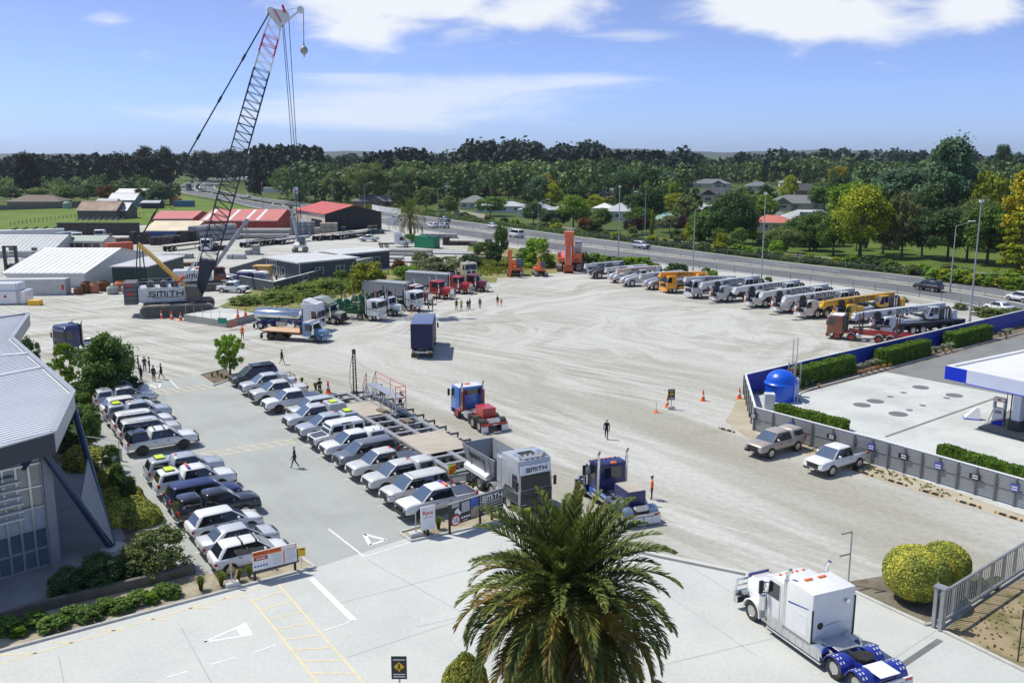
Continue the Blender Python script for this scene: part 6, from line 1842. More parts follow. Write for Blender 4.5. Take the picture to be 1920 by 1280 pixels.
mintroof=mat('mint green steel roof',(.30,.50,.40),.5,var=.06)
sagewall=mat('sage roof sheets',(.36,.42,.36),.6,var=.06,dirt=.1)
trim=mat('white trim',(.72,.72,.70),.5,var=.04)
hs_glass=mat('house window glass',(.03,.04,.05),.06,0,.3,.05,spec=.8)
def wn_(parent,q,fr=.07,panes=1,m=None,framem=None):
 q=[V(p)for p in q]
 ux,uy=q[1]-q[0],q[3]-q[0]
 n=ux.cross(uy).normalized()
 w,h=ux.length,uy.length
 P=lambda a,b,o=0:q[0]+ux*(a/w)+uy*(b/h)+n*o
 def fn(mb):
  def bar(a0,b0,a1,b1):
   mb.slab([P(a0,b0),P(a1,b0),P(a1,b1),P(a0,b1)],.05,.02)
  bar(0,0,w,fr);bar(0,h-fr,w,h);bar(0,fr,fr,h-fr);bar(w-fr,fr,w,h-fr)
  for i in range(1,panes):
   x=w*i/panes
   bar(x-fr/2,fr,x+fr/2,h-fr)
 o=pt(parent,'window',fn,framem or trim)
 for i in range(panes):
  a0,a1=w*i/panes+(fr if i==0 else fr/2),w*(i+1)/panes-(fr if i==panes-1 else fr/2)
  pt(o,'pane',lambda mb:mb.slab([P(a0,fr),P(a1,fr),P(a1,h-fr),P(a0,h-fr)],.02,.02),m or hs_glass)
 return o
def ribs_on(mb,q,pitch,h=.05,w=.09):
 q=[V(p)for p in q]
 n=(q[1]-q[0]).cross(q[3]-q[0]).normalized()
 k=max(2,int((q[1]-q[0]).length/pitch))
 for i in range(k+1):
  a,b=q[0].lerp(q[1],i/k),q[3].lerp(q[2],i/k)
  mb.bar(a+n*h/2,b+n*h/2,w,h,up=n)
def gable(name,label,cat,P,ang,L,D,he,hr,roofm,wallm,ridge=.5,rib=None,skylights=(),skym=None,over=.35,gr_=None,gablem=None,open_front=False):
 t=tg(name,label,cat,(P[0],P[1],0),ang,gr_)
 r=D*ridge
 pt(t,'front_wall',lambda mb:mb.bo(0,L,0,.12,-.05,he),wallm)
 pt(t,'rear_wall',lambda mb:mb.bo(0,L,D-.12,D,-.05,he),wallm)
 for x in(0,L-.12):
  pt(t,'gable_wall',lambda mb:mb.pr([(.121,-.05),(D-.121,-.05),(D-.121,he),(r,hr-.05),(.121,he)],'x',x,x+.12),gablem or wallm)
 for(y0,z0,y1,z1)in((-over,he-over*(hr-he)/r,r,hr),(D+over,he-over*(hr-he)/(D-r),r,hr)):
  def slope(mb):
   q=[(-over,y0,z0),(L+over,y0,z0),(L+over,y1,z1),(-over,y1,z1)]
   if y0>y1:
    q=[q[1],q[0],q[3],q[2]]
   mb.slab(q,.08,.02)
   if rib:
    n=(V(q[1])-V(q[0])).cross(V(q[3])-V(q[0])).normalized()*.08
    ribs_on(mb,[V(p)+n for p in q],rib)
  s=pt(t,'roof_slope',slope,roofm)
  for(a,b)in skylights:
   def sky(mb):
    q=[(a,lp(y0,y1,.03),lp(z0,z1,.03)),(b,lp(y0,y1,.03),lp(z0,z1,.03)),(b,lp(y0,y1,.97),lp(z0,z1,.97)),(a,lp(y0,y1,.97),lp(z0,z1,.97))]
    if y0>y1:
     q=[q[1],q[0],q[3],q[2]]
    mb.slab(q,.10 if not rib else .15,-.07)
   pt(s,'roof_light_sheet',sky,skym or wr_)
 pt(t,'ridge_cap',lambda mb:mb.pr([(r-.25,hr+.03),(r,hr+.16),(r+.25,hr+.03)],'x',-over,L+over),roofm)
 pt(t,'gutter',lambda mb:mb.bo(-over,L+over,-over-.12,-over,he-.25,he-.1),trim)
 return t
def hh_(P,ang,L,D,he,hr,roofm,wallm,label,wins=3,gr_='houses in the suburb beyond the motorway',chimney=False,solar=False,wing=None,garage=False):
 t=tg('house',label,'house',(P[0],P[1],-.03),ang,gr_)
 pt(t,'wall',lambda mb:mb.bo(0,L,0,D,-.1,he),wallm)
 o=.5
 k=min(D/2,L/2-.3)
 def roof(mb):
  v=[(-o,-o,he-.05),(L+o,-o,he-.05),(L+o,D+o,he-.05),(-o,D+o,he-.05),(k-o*.2,D/2,hr),(L-k+o*.2,D/2,hr)]
  mb.add(v,[(0,1,5,4),(1,2,5),(2,3,4,5),(3,0,4),(3,2,1,0)])
 r=pt(t,'roof',roof,roofm)
 if wing:
  wx,ww,wd=wing
  pt(t,'wing_wall',lambda mb:mb.bo(wx,wx+ww,-wd,.1,-.1,he-.02),wallm)
  pt(t,'wing_roof',lambda mb:mb.pr([(wx-o,he-.06),(wx+ww+o,he-.06),(wx+ww/2,he+(hr-he)*.8)],'y',-wd-o,D/2),roofm)
  wn_(t,[(wx+ww*.25,-wd,.9),(wx+ww*.75,-wd,.9),(wx+ww*.75,-wd,2.1),(wx+ww*.25,-wd,2.1)],.09,2)
 pt(t,'fascia',lambda mb:(mb.bo(-o,L+o,-o-.06,-o,he-.2,he),mb.bo(-o-.06,-o,-o,D+o,he-.2,he)),trim)
 for i in range(wins):
  x=L*(i+.5)/wins
  if wing and wing[0]-.8<x<wing[0]+wing[1]+.8:
   continue
  wn_(t,[(x-.8,0,.9),(x+.8,0,.9),(x+.8,0,2.1),(x-.8,0,2.1)],.09,2)
 if garage:
  pt(t,'garage_door',lambda mb:mb.bo(L-5.2,L-.6,-.05,0,0,2.1),trim)
 if chimney:
  pt(r,'chimney',lambda mb:mb.bo(L*.3,L*.3+.7,D*.55,D*.55+.6,he,hr+.8),brickwall)
 if solar:
  s=V((0,D/2+o,hr-he)).normalized()
  for j in range(4):
   a,b=L*.35+j*1.25,L*.35+j*1.25+1.15
   z=lambda y:he-.05+(y+o)/(D/2+o)*(hr-he+.05)
   y0,y1=D*.1,D*.36
   pt(r,'solar_panel',lambda mb:mb.slab([(a,y0,z(y0)),(b,y0,z(y0)),(b,y1,z(y1)),(a,y1,z(y1))],.08,.0),mat('solar panel',(.012,.015,.03),.15,0,.3))
 return t
def wall_dir(a,b):
 p,q=G(*a),G(*b)
 return p,atan2(q.y-p.y,q.x-p.x),(q-p).length
P,a,L=wall_dir((14,538),(160,538))
gable('warehouse','broad white warehouse with low roof behind the pale shipping container','warehouse',P,a,L,30,HT(511,P.y),HT(466,P.y+15),wr_,ww_,.5,1.,over=.5)
P,a,L=wall_dir((277,540),(346,516))
t=tg('store_shed','dark green lean-to store with white flat roof beside the warehouse','shed',(P.x,P.y,0),a)
pt(t,'wall',lambda mb:mb.bo(0,L,0,.15,0,3.6),mat('dark green wall',(.012,.045,.035),.6))
pt(t,'side_wall',lambda mb:(mb.bo(-.02,.12,.15,6,0,3.6),mb.bo(L-.12,L+.02,.15,6,0,3.6),mb.bo(.12,L-.12,5.85,6,0,3.6)),mat('dark green wall',(0,0,0)))
pt(t,'roof',lambda mb:(mb.bo(-.3,L+.3,-.3,6.3,3.6,3.78),ribs_on(mb,[(-.3,-.3,3.78),(L+.3,-.3,3.78),(L+.3,6.3,3.78),(-.3,6.3,3.78)],1.)),wr_)
P,a,L=wall_dir((-60,483),(98,483))
t=gable('long_shed','long grey gabled shed at the left edge with small windows','shed',P,a,L,16,HT(470,P.y),HT(441,P.y+8),pf_,pw_,.5,1.)
for x in(L-4.5,L-9.5):
 wn_(t,[(x,0,.9),(x+1.4,0,.9),(x+1.4,0,2.3),(x,0,2.3)],.1,1)
P,a,L=wall_dir((104,475),(194,475))
t=gable('prefab_office','pale prefabricated office row with sage roof and strip windows','prefab office',P,a,L,7,2.9,3.7,sagewall,pw_,.5,None)
for i in range(5):
 x=.8+i*(L-1.2)/5
 wn_(t,[(x,0,1.3),(x+1.7,0,1.3),(x+1.7,0,2.3),(x,0,2.3)],.08,2,framem=pl_)
P,a,L=wall_dir((378,436),(520,436))
gable('red_shed','long red shed with faded pink roof and pale roof-light strips','shed',P,a,L,24,HT(413,P.y),HT(393,P.y+12),palered,redwall,.5,None,[(L*.02,L*.08),(L*.35,L*.39),(L*.57,L*.61),(L*.72,L*.76)])
P,a,L=wall_dir((266,435),(344,435))
gable('red_shed','shorter pink-roofed shed left of the long red shed','shed',P+V((0,8,0)),a,L,18,HT(413,P.y),HT(399,P.y+10),palered,redwall,.5,None)
P,a,L=wall_dir((272,445),(371,445))
gable('blue_store','blue walled store with cream stained roof in front of the red sheds','shed',P,a,L*.92,10,HT(432,P.y),HT(415,P.y+8),mat('cream stained roof',(.66,.58,.42),.6,var=.12,vscale=.25,dirt=.25,dirtcol=(.6,.4,.2)),mat('blue wall',(.012,.05,.22),.5),.85,None)
P,a,L=V((-53.7,270,0)),R(31),17.4
t=tg('black_shed','black sided shed with bright red striped roof beside the motorway','shed',(P.x,P.y,0),a)
D,he,hr=26.,5.5,7.7
pt(t,'gable_wall',lambda mb:mb.pr([(0,0),(L,0),(L,he),(L/2,hr),(0,he)],'y',0,.2),bw_)
pt(t,'gable_wall',lambda mb:mb.pr([(0,0),(L,0),(L,he),(L/2,hr),(0,he)],'y',D-.2,D),bw_)
pt(t,'side_wall',lambda mb:mb.bo(0,.2,.2,D-.2,0,he),creamwall)
pt(t,'side_wall',lambda mb:mb.bo(L-.2,L,.2,D-.2,0,he),bw_)
for sgn,(xa,xb)in((0,(-.4,L/2)),(1,(L+.4,L/2))):
 za=he-.1
 s=pt(t,'roof_slope',lambda mb:mb.slab([(xa,D+.4,za),(xa,-.4,za),(xb,-.4,hr+.05),(xb,D+.4,hr+.05)]if sgn==0 else[(xa,-.4,za),(xa,D+.4,za),(xb,D+.4,hr+.05),(xb,-.4,hr+.05)],.1,.02),redroof)
 for j in range(5):
  y0=D*(.06+.19*j)
  pt(s,'faded_strip',lambda mb:mb.slab([(xa,y0+1.2,za+.1),(xa,y0,za+.1),(xb,y0,hr+.15),(xb,y0+1.2,hr+.15)]if sgn==0 else[(xa,y0,za+.1),(xa,y0+1.2,za+.1),(xb,y0+1.2,hr+.15),(xb,y0,hr+.15)],.04,.02),palered)
pt(t,'roller_door',lambda mb:mb.bo(-.06,0,16,22,0,4.2),sw_)
pt(t,'roller_door',lambda mb:mb.bo(-.06,0,3,12,0,3.6),bw_)
for x in(L*.3,L*.42,L*.52):
 pt(t,'wall_panel',lambda mb:mb.bo(x,x+1.2,-.03,0,2.5,5.),mat('black panel',(.02,.02,.03),.4))
def office(nm,lab,pa,pb,D,he,wins):
 P,a,L=wall_dir(pa,pb)
 t=tg(nm,lab,'office building',(P.x,P.y,0),a)
 pt(t,'wall',lambda mb:mb.bo(0,L,0,D,0,he),gw_)
 pt(t,'cladding_shade_lines',lambda mb:[mb.bo(-.015,L+.015,-.015,D+.015,z,z+.02)for z in np.arange(.25,he-.1,.28)],mat('cladding shadow line',(.06,.07,.085),.6))  # shade under each board lap put in as thin darker strips
 pt(t,'roof',lambda mb:(mb.bo(-.5,L+.5,-.5,D+.5,he,he+.22),ribs_on(mb,[(-.5,-.5,he+.22),(L+.5,-.5,he+.22),(L+.5,D+.5,he+.22),(-.5,D+.5,he+.22)],1.2,.04)),wr_)
 pt(t,'fascia',lambda mb:(mb.bo(-.55,L+.55,-.58,-.5,he-.02,he+.24),mb.bo(L+.5,L+.58,-.5,D+.5,he-.02,he+.24),mb.bo(-.58,-.5,-.5,D+.5,he-.02,he+.24)),trim)
 pt(t,'corner_trim',lambda mb:[mb.bo(x-.07,x+.07,-.08,.06,0,he)for x in(0,L)],trim)
 for(x,z0,w,h,n,face)in wins:
  if face=='f':
   q=[(x,-.02,z0),(x+w,-.02,z0),(x+w,-.02,z0+h),(x,-.02,z0+h)]
  else:
   q=[(L+.02,x,z0),(L+.02,x+w,z0),(L+.02,x+w,z0+h),(L+.02,x,z0+h)]
  wn_(t,q,.1,n)
 return t,L
office('site_office','slate grey office with white flat roof and glazed doors, nearer of two',(502,517),(563,529),12,3.4,[(.9,2.35,2.8,.75,4,'f'),(.9,.1,2.8,2.15,4,'f'),(3.75,.1,.9,2.1,1,'f'),(5.6,.5,1.1,1.7,1,'f'),(3.2,1.2,1.7,1.2,2,'s'),(7.5,1.2,1.7,1.2,2,'s')])
office('site_office','slate grey office with white flat roof, farther of two',(586,505),(630,512),13,3.4,[(4.5,.8,1.,1.9,1,'f'),(1.,.9,1.1,1.7,1,'s'),(4.,1.2,2.,1.2,2,'s'),(8.5,1.2,2.,1.2,2,'s')])
def corrugated(mb,L,W,H,n=None):
 n=n or int(L/.28)
 for y,s in((0,-1),(W,1)):
  pts=[]
  for i in range(n+1):
   x=L*i/n
   pts.append((x,y+(s*.0 if i%2 else-s*.035)))
  vs,fs=[],[]
  for i,(x,yy)in enumerate(pts):
   vs+=[(x,yy,.15),(x,yy,H-.12)]
  for i in range(n):
   fs.append((2*i,2*i+2,2*i+3,2*i+1))
  mb.add(vs,fs)
 mb.bo(0,L,.04,W-.04,.1,.15)
 mb.bo(0,L,.03,W-.03,H-.12,H)
 for x in(0,L-.1):
  mb.bo(x,x+.1,.03,W-.03,.15,H-.12)
  for y in(0,W-.1):
   mb.bo(x,x+.1,y,y+.1,0,H)
 for y in(0,W-.06):
  mb.bo(0,L,y,y+.06,H-.12,H+.01)
  mb.bo(0,L,y,y+.06,0,.15)
def ct_(lab,pa,pb,m,W=2.44,H=2.6,Lf=None,gr_='shipping containers in the yard',doors=True):
 P,a,L=wall_dir(pa,pb)
 L=Lf or L
 t=tg('shipping_container',lab,'shipping container',(P.x,P.y,0),a,gr_)
 pt(t,'container_body',lambda mb:corrugated(mb,L,W,H),m)
 if doors:
  for y in(.1,W/2+.02):
   d=pt(t,'door',lambda mb:mb.bo(L,L+.03,y,y+W/2-.12,.16,H-.13),m)
   pt(d,'lock_rod',lambda mb:[mb.cyl((L+.06,y+k,.2),(L+.06,y+k,H-.16),.025,None,6)for k in(.3,.75)],gv)
 return t
t=ct_('long pale grey shipping container in front of the white warehouse',(-25,555),(124,553),mat('container pale grey',(.50,.51,.51),.6,var=.08,dirt=.25))
pt(t,'fire_extinguisher',lambda mb:mb.bo(11.9,12.2,-.12,-.04,.9,1.7),sr_)
ct_('orange red shipping container behind the warehouse',(203,478),(251,475),mat('container orange',(.46,.09,.035),.6,var=.1,dirt=.2))
ct_('grey green shipping container next to the far office',(645,521),(705,506),mat('container sage',(.24,.27,.25),.6,var=.08,dirt=.2),Lf=12.)
P,a,L=wall_dir((773,468),(815,466))
ct_('bright green container among stored steel',(777,464),(805,466),mat('container green',(.0,.20,.09),.55,var=.08),H=2.8,Lf=6.)
ct_('dark grey container end beside the bright green one',(806,466),(815,465.5),mat('container dark',(.12,.13,.14),.6),H=2.8,Lf=2.5)
ct_('blue container on the paddock edge',(325,388),(353,388),mat('container blue',(.06,.16,.30),.6),H=2.6,Lf=8.5)
ct_('orange container behind the blue one on the paddock edge',(318,384),(333,384.5),mat('container rust',(.45,.14,.06),.6),H=2.9,Lf=5)
ct_('row of pale site containers behind the long grey shed',(-10,452),(122,447),mat('container white',(.55,.57,.58),.6,var=.06),H=2.6)
ct_('second pale site container by the white truck',(115,456),(148,452),mat('container blue grey',(.28,.34,.37),.6),H=2.6)
t=tg('fuel_store','white fuel store with pipework at the left edge','fuel tank',(G(-30,572).x,G(-30,572).y,0),R(4))
pt(t,'lower_tank',lambda mb:mb.bo(0,6.2,0,3.,.1,2.1),white,bv=.08)
pt(t,'upper_tank',lambda mb:mb.bo(.2,5.2,.3,2.8,2.1,3.3),white,bv=.08)
pt(t,'door',lambda mb:mb.bo(2.8,3.7,-.04,0,.5,1.8),sw_)
pt(t,'warning_sign',lambda mb:mb.bo(3.1,3.45,-.06,-.04,1.1,1.5),sr_)
pt(t,'ladder',lambda mb:(mb.bo(5.,5.05,-.12,-.06,0,3.4),mb.bo(5.4,5.45,-.12,-.06,0,3.4),[mb.bo(5.05,5.4,-.1,-.07,z,z+.04)for z in np.arange(.3,3.3,.3)]),gv)
y=tag(pt(None,'yellow_bund',lambda mb:mb.bo(0,1.8,0,1.2,0,.8),sy_,bv=.04,loc=(G(52,573).x,G(52,573).y,0)),'yellow plastic bund box beside the white fuel store','bund box')
def flat_trailer(x,y,lab,m,hd=R(62),L=13,gr_='flat deck trailers in the storage yard'):
 p=G(x,y)
 t=tg('flat_trailer',lab,'trailer',(p.x,p.y,0),hd,gr_)
 pt(t,'deck',lambda mb:mb.bo(-L/2,L/2,-1.24,1.24,1.25,1.42),m,bv=.02)
 pt(t,'beam',lambda mb:[mb.bo(-L/2+.3,L/2-.3,sg*.45-.07,sg*.45+.07,.85,1.25)for sg in(1,-1)],fm_)
 for xx in(-L/2+1.2,-L/2+2.5):
  ax_(t,xx,True,.46)
 pt(t,'landing_leg',lambda mb:[mb.bo(L/2-2.6,L/2-2.45,sg*.8-.06,sg*.8+.06,0,1.)for sg in(1,-1)],gv)
deckgrey=mat('weathered deck',(.50,.47,.42),.8,var=.15,vscale=.8,dirt=.2)
for i,(x,y,w)in enumerate([(486,460,'first'),(506,458,'second'),(527,456,'third'),(549,455,'fourth'),(617,448,'fifth'),(637,447,'sixth'),(656,446,'seventh'),(676,441,'eighth'),(347,467,'lone')]):
 flat_trailer(x,y,('weathered flat deck trailer, %s from the left in the storage yard row'%w)if w!='lone' else 'lone flat deck trailer behind the lattice boom',deckgrey if i%3 else alu)
def pile(x,y,lab,fn,m,rz=0.,cat='stack',gr_='stacks of stored material',nm='material_stack'):
 p=G(x,y)
 o=pt(None,nm,fn,m,loc=(p.x,p.y,0),rot=rz)
 return tag(o,lab,cat,gr_)
conc=mat('precast concrete',(.34,.34,.33),.85,var=.15,vscale=1,dirt=.2)
dconc=mat('dark stacked steel',(.055,.05,.048),.8,.1,var=.3,vscale=1)
def pipes(n,rows,r,L):
 def fn(mb):
  for j in range(rows):
   for i in range(n-j):
    mb.cyl((-L/2,(i+j*.5)*2.04*r,r+j*1.75*r),(L/2,(i+j*.5)*2.04*r,r+j*1.75*r),r,None,10)
 return fn
def cr_(nx,nz,s,seed,gap=.12):
 def fn(mb):
  rnd=random.Random(seed)
  for i in range(nx):
   for k in range(rnd.randint(max(1,nz-1),nz)):
    for j in range(2):
     x=i*(s+gap)+rnd.uniform(-.05,.05)
     mb.bo(x,x+s,j*(s+.15),j*(s+.15)+s,k*s*.8,k*s*.8+s*.74)
 return fn
for i,(x,y,fn,m,lab,rz)in enumerate([(281,460,cr_(4,3,1.3,3),dconc,'dark stack of steel left of the blue store',.1),(305,458,cr_(4,3,1.4,4),dconc,'tall dark stack of steel before the blue store',0.),(333,456,cr_(3,3,1.3,5),dconc,'dark stack right of the blue store',.05),(196,462,cr_(4,2,1.3,6),mat('brown stack',(.10,.075,.06),.85,var=.3),'brown stack beside the prefab offices',0.),(243,458,cr_(3,3,1.3,7),dconc,'dark stack behind the orange container',0.),(395,452,pipes(4,3,.75,8),conc,'concrete pipes stacked before the red shed, left group',1.2),(425,450,pipes(4,3,.75,8),conc,'concrete pipes stacked before the red shed, middle group',.9),(495,447,pipes(3,2,.7,14),conc,'long concrete pipes lying before the red shed',0.),(545,442,cr_(4,4,1.6,9),mat('grey crates',(.20,.23,.26),.6,.2,var=.3),'grey crate stacks between the red sheds',.2),(590,443,cr_(4,3,1.5,10),mat('pale pallets',(.36,.32,.27),.85,var=.25),'pale pallet stacks at the black shed front',.2),(640,440,cr_(8,2,1.4,11),mat('teal racks',(.03,.08,.10),.5,.2,var=.4),'teal racking along the black shed wall',.18),(690,438,cr_(3,2,1.4,12),dconc,'dark crates at the black shed corner',.2),(700,486,pipes(3,1,.35,13),gv,'steel tubes on the ground behind the far office',-.1),(720,492,pipes(4,1,.25,15),gv,'long thin steel tubes beside the planting',-.12),(760,480,pipes(3,2,.4,12),conc,'grey concrete piles stacked before the green container',-.1),(840,477,pipes(5,1,.25,14),gv,'steel beams stacked near the motorway side',-.15),(830,460,cr_(6,2,1.3,13),dconc,'dark machinery stack behind the green container',-.1),(880,462,cr_(4,2,1.2,14),mat('mixed steel',(.16,.15,.14),.7,.3,var=.4),'mixed steel stack beside the red drum',-.2),(740,452,cr_(6,1,1.6,15),alu,'pale beams beside the far palm',0.),(790,447,cr_(6,1,1.5,16),conc,'concrete panels right of the far palm',0.),(298,486,cr_(5,1,1.3,18),conc,'low grey stack behind the white warehouse',.2),(330,500,cr_(6,1,.9,19),rust,'rusty reinforcing bundles behind the lattice boom',.3),(425,486,cr_(3,2,1.2,20),gv,'steel frames beside the raised telescopic boom',.1),(460,478,cr_(2,2,1.4,21),conc,'grey blocks in the open storage yard',.1),(372,470,cr_(4,1,1.4,22),dconc,'dark steel beside the white yard truck',.1),(215,505,cr_(6,1,1.,23),conc,'low concrete stack beside the warehouse gable',.2),(870,487,cr_(5,1,1.1,17),mat('timber offcuts',(.25,.2,.15),.9,var=.4),'timber offcuts at the edge of the shrubs',-.3)]):
 pile(x,y,lab,fn,m,rz)
for i in range(9):
 pile(8+i*19,442-i*.6,'dark formwork panels leaning in a row by the paddock, %s from the left'%ORD[i],lambda mb:(mb.bar((0,0,.4),(3.2,0,2.),5.,.4),mb.bo(-.5,3.5,-2.8,2.8,0,.7)),dconc,.3,'formwork stack','formwork rows by the paddock','formwork_stack')
t=pile(195,441,'long black steel screen behind the white trucks',lambda mb:(mb.bo(-13,10,0,.6,0,3.2),mb.bo(-13,10,-.3,.9,3.2,3.5)),dconc,0,'steel screen',None,'steel_screen')
for i in range(8):
 pile(146+i*11,436,'pale panels stacked on the black steel screen, %s from the left'%ORD[i],lambda mb:mb.bar((0,0,3.5),(1.6,0,4.3),2.4,.25),conc,.25,'panel','pale panels on the black screen','stacked_panel')
for i,(x,y,r,h,m,lab)in enumerate([(148,552,.8,1.2,rust,'rusty drum nearest the container'),(163,549,.95,1.9,rust,'tall rusty hopper among the scrap'),(178,549,.8,1.7,mat('terracotta skip',(.42,.17,.10),.8),'terracotta coloured skip among the scrap'),(195,545,1.1,1.7,rust,'wide rusty drum among the scrap'),(212,551,1.,1.3,conc,'grey concrete skip with red rim'),(229,545,1.3,1.6,mat('old orange drum',(.4,.14,.06),.8),'old orange mixer drum among the scrap'),(238,550,.9,1.3,conc,'grey concrete kibble beside the crane counterweight')]):
 o=pile(x,y,lab,lambda mb:mb.lathe([(r*.7,0),(r,h*.25),(r*.95,h*.8),(r*.7,h),(r*.6,h),(r*.6,h*.6),(0,h*.55)],n=14),m,i,'drum','scrap drums before the warehouse','scrap_drum')
t=tg('forklift_mast','tall twin dark forklift masts left of the warehouse roof','forklift',(G(25,516).x,G(25,516).y,0),R(10))
pt(t,'mast',lambda mb:(mb.bo(-1.4,-.9,-.3,.3,0,5.6),mb.bo(.6,1.1,-.3,.3,0,5.6),mb.bo(-1.4,1.1,-.2,.2,5.3,5.6)),fm_)
pt(t,'body',lambda mb:mb.bo(-1.3,1.2,.3,3.2,.6,2.),dg_,bv=.1)
pt(t,'overhead_guard',lambda mb:(mb.bo(-1.2,1.1,.6,2.4,3.,3.1),[mb.bo(x,x+.1,y,y+.1,2,3)for x in(-1.2,1.)for y in(.6,2.3)]),sw_)
for xx in(-1.1,1.):
 for yy in(.6,2.7):
  wh_(t,xx,yy,.55,.4,rs_,'truck')
for(x,y,hd,lab)in((196,449,R(-85),'white forward-control truck in front of the black steel screen'),(143,455,R(-60),'white truck cab behind the prefab offices'),(396,468,R(-90),'white truck facing the camera behind the lattice boom')):
 p=G(x,y)
 t=tg('yard_truck',lab,'truck',(p.x,p.y,0),hd,'white trucks in the storage yard')
 ax_(t,2.5)
 ax_(t,-2.,True)
 rl_(t,-3.5,3.4)
 co_(t,3.9,1.8,2.9,white,1.2,.75,vz=False)
 pt(t,'deck',lambda mb:mb.bo(-3.8,1.9,-1.2,1.2,1.15,1.3),fm_)
car('ute',silver,G(692,453),R(165),'silver pickup parked among the flat trailers',None,cn_='cover')
car('ute',white,(G(437,548).x,G(437,548).y),R(-12),'white pickup half hidden behind the second crawler crane',None,cn_='cover')
car('suv',silverblue,(G(432,536).x,G(432,536).y),R(-20),'grey pickup bonnet beside the slate walled enclosure',None)
p=G(740,463)
t=tg('yard_truck','white bonneted truck with roof fairing near the green container','truck',(p.x,p.y,0),R(10),None)
ax_(t,2.8);ax_(t,-2.,True);ax_(t,-3.3,True)
rl_(t,-4,3.6)
cab,xs=cv_(t,4.1,white,1.7,1.7,2.8,1.5,.9,2.9,axle_x=2.8)
pt(cab,'roof_fairing',lambda mb:mb.pr([(xs,2.85),(xs+2.2,2.8),(xs+1.4,3.7),(xs,3.8)],'y',-1.1,1.1),white,bv=.1)
def low_wall(lab,pts,h,m,nm='boundary_wall',cap=True,th=.2,cat='wall'):
 t=tg(nm,lab,cat,(0,0,0))
 P=[G(*p)for p in pts]
 for a,b in zip(P[:-1],P[1:]):
  pt(t,'wall_panel',lambda mb:mb.bar(a+V((0,0,h/2)),b+V((0,0,h/2)),th,h),m)
  if cap:
   pt(t,'wall_capping',lambda mb:mb.bar(a+V((0,0,h+.03)),b+V((0,0,h+.03)),th+.1,.06),trim)
 return t
low_wall('slate grey enclosure wall around the grey office yard',[(428,533),(515,550),(516,549.5),(620,520)],1.9,gw_)
low_wall('slate grey wall running from the office to the crane yard',[(432,525),(502,503)],2.2,gw_,cap=False)
for(x,y,m,lab)in((459,536,royal,'blue portable tank by the enclosure wall, left of two'),(471,536,navy,'blue portable tank by the enclosure wall, right of two'),(492,538,mat('grey tank',(.25,.30,.36),.5),'grey tank with white lid inside the enclosure')):
 p=G(x,y)
 t=tg('portable_tank',lab,'tank',(p.x,p.y,0),R(-10),None)
 pt(t,'tank_body',lambda mb:mb.bo(-1,1,-.9,.9,0,2.4),m,bv=.1)
 pt(t,'lid',lambda mb:mb.pr([(-1.05,2.4),(1.05,2.4),(.6,2.75),(-.6,2.75)],'y',-.95,.95),sw_,bv=.05)
for i,(x,y)in enumerate([(506,541),(513,540),(520,537),(527,535),(532,532)]):
 p=G(x,y)
 o=tag(pt(None,'white_bag',lambda mb:mb.lathe([(0,0),(.6,.05),(.75,.5),(.6,.95),(.2,1.1),(0,1.12)],n=12),sw_,'bulkbag',50,loc=(p.x,p.y,.0)),'white bulk bag inside the enclosure, %s from the left'%ORD[i],'bulk bag','white bulk bags in the enclosure')
t=tg('timber_shelter','yellow timber shelter behind the portable tanks','shelter',(G(477,528).x,G(477,528).y,0),R(-8))
pt(t,'shelter_frame',lambda mb:([mb.bo(x,x+.15,y,y+.15,0,2.7)for x in(0,2.6)for y in(0,1.6)],mb.bo(-.2,3.,-.2,2.,2.7,2.9)),mat('yellow timber',(.60,.40,.14),.7))
pt(t,'shelter_wall',lambda mb:mb.bo(0,2.7,1.6,1.7,.2,2.7),mat('yellow timber',(0,0,0)))
t=tg('access_steps','grey steps with hand rails in the office yard','steps',(G(553,538).x,G(553,538).y,0),R(-30))
pt(t,'step_flight',lambda mb:[mb.bo(i*.3,i*.3+.3,0,1.2,i*.2,i*.2+.06)for i in range(7)],gv)
pt(t,'hand_rail',lambda mb:[mb.tube([(0,y,.1),(0,y,1.),(2.1,y,2.3),(2.1,y,1.3)],.03)for y in(0,1.2)],gv)
o=tag(pt(None,'timber_stack',lambda mb:mb.bo(0,2.4,0,1.2,0,.7),mat('orange timber',(.45,.2,.1),.8),loc=(G(573,526).x,G(573,526).y,0),rot=-.3),'orange timber stack outside the nearer office','timber stack')
t=tg('concrete_pad','raised pale concrete loading pad with wire stanchions below the crane','concrete pad',(0,0,0))
PAD=[G(345,602),G(425,588),G(481,600),G(425,614.5)]
pt(t,'pad_slab',lambda mb:mb.pr([(p.x,p.y)for p in PAD],'z',-.02,.95),conc,bv=.03)
pt(t,'pad_top',lambda mb:mb.sheet([(lp(p.x,G(415,601).x,.03),lp(p.y,G(415,601).y,.03))for p in PAD],.955),FORECOURT)
for i in range(5):
 q=PAD[0].lerp(PAD[3],(i+.3)/5)
 pt(t,'stanchion',lambda mb:mb.cyl((0,0,.95),(0,0,2.3),.03,None,6),gv,'padpost',loc=(q.x,q.y,0))
s=pt(t,'notice_board',lambda mb:mb.bo(-.65,.65,-.03,.03,.75,1.6),signgreen,loc=(G(418,618).x,G(418,618).y,0),rot=R(-15))
pt(s,'notice_edge',lambda mb:(mb.bo(-.6,.6,-.036,-.031,1.52,1.56),mb.bo(-.6,.6,-.036,-.031,.79,.83)),sw_)
pt(t,'notice_board',lambda mb:mb.bo(-.6,.6,-.03,.03,.35,1.1),mat('red brown sign',(.5,.2,.12),.5),loc=(G(437,617).x,G(437,617).y,0),rot=R(28))
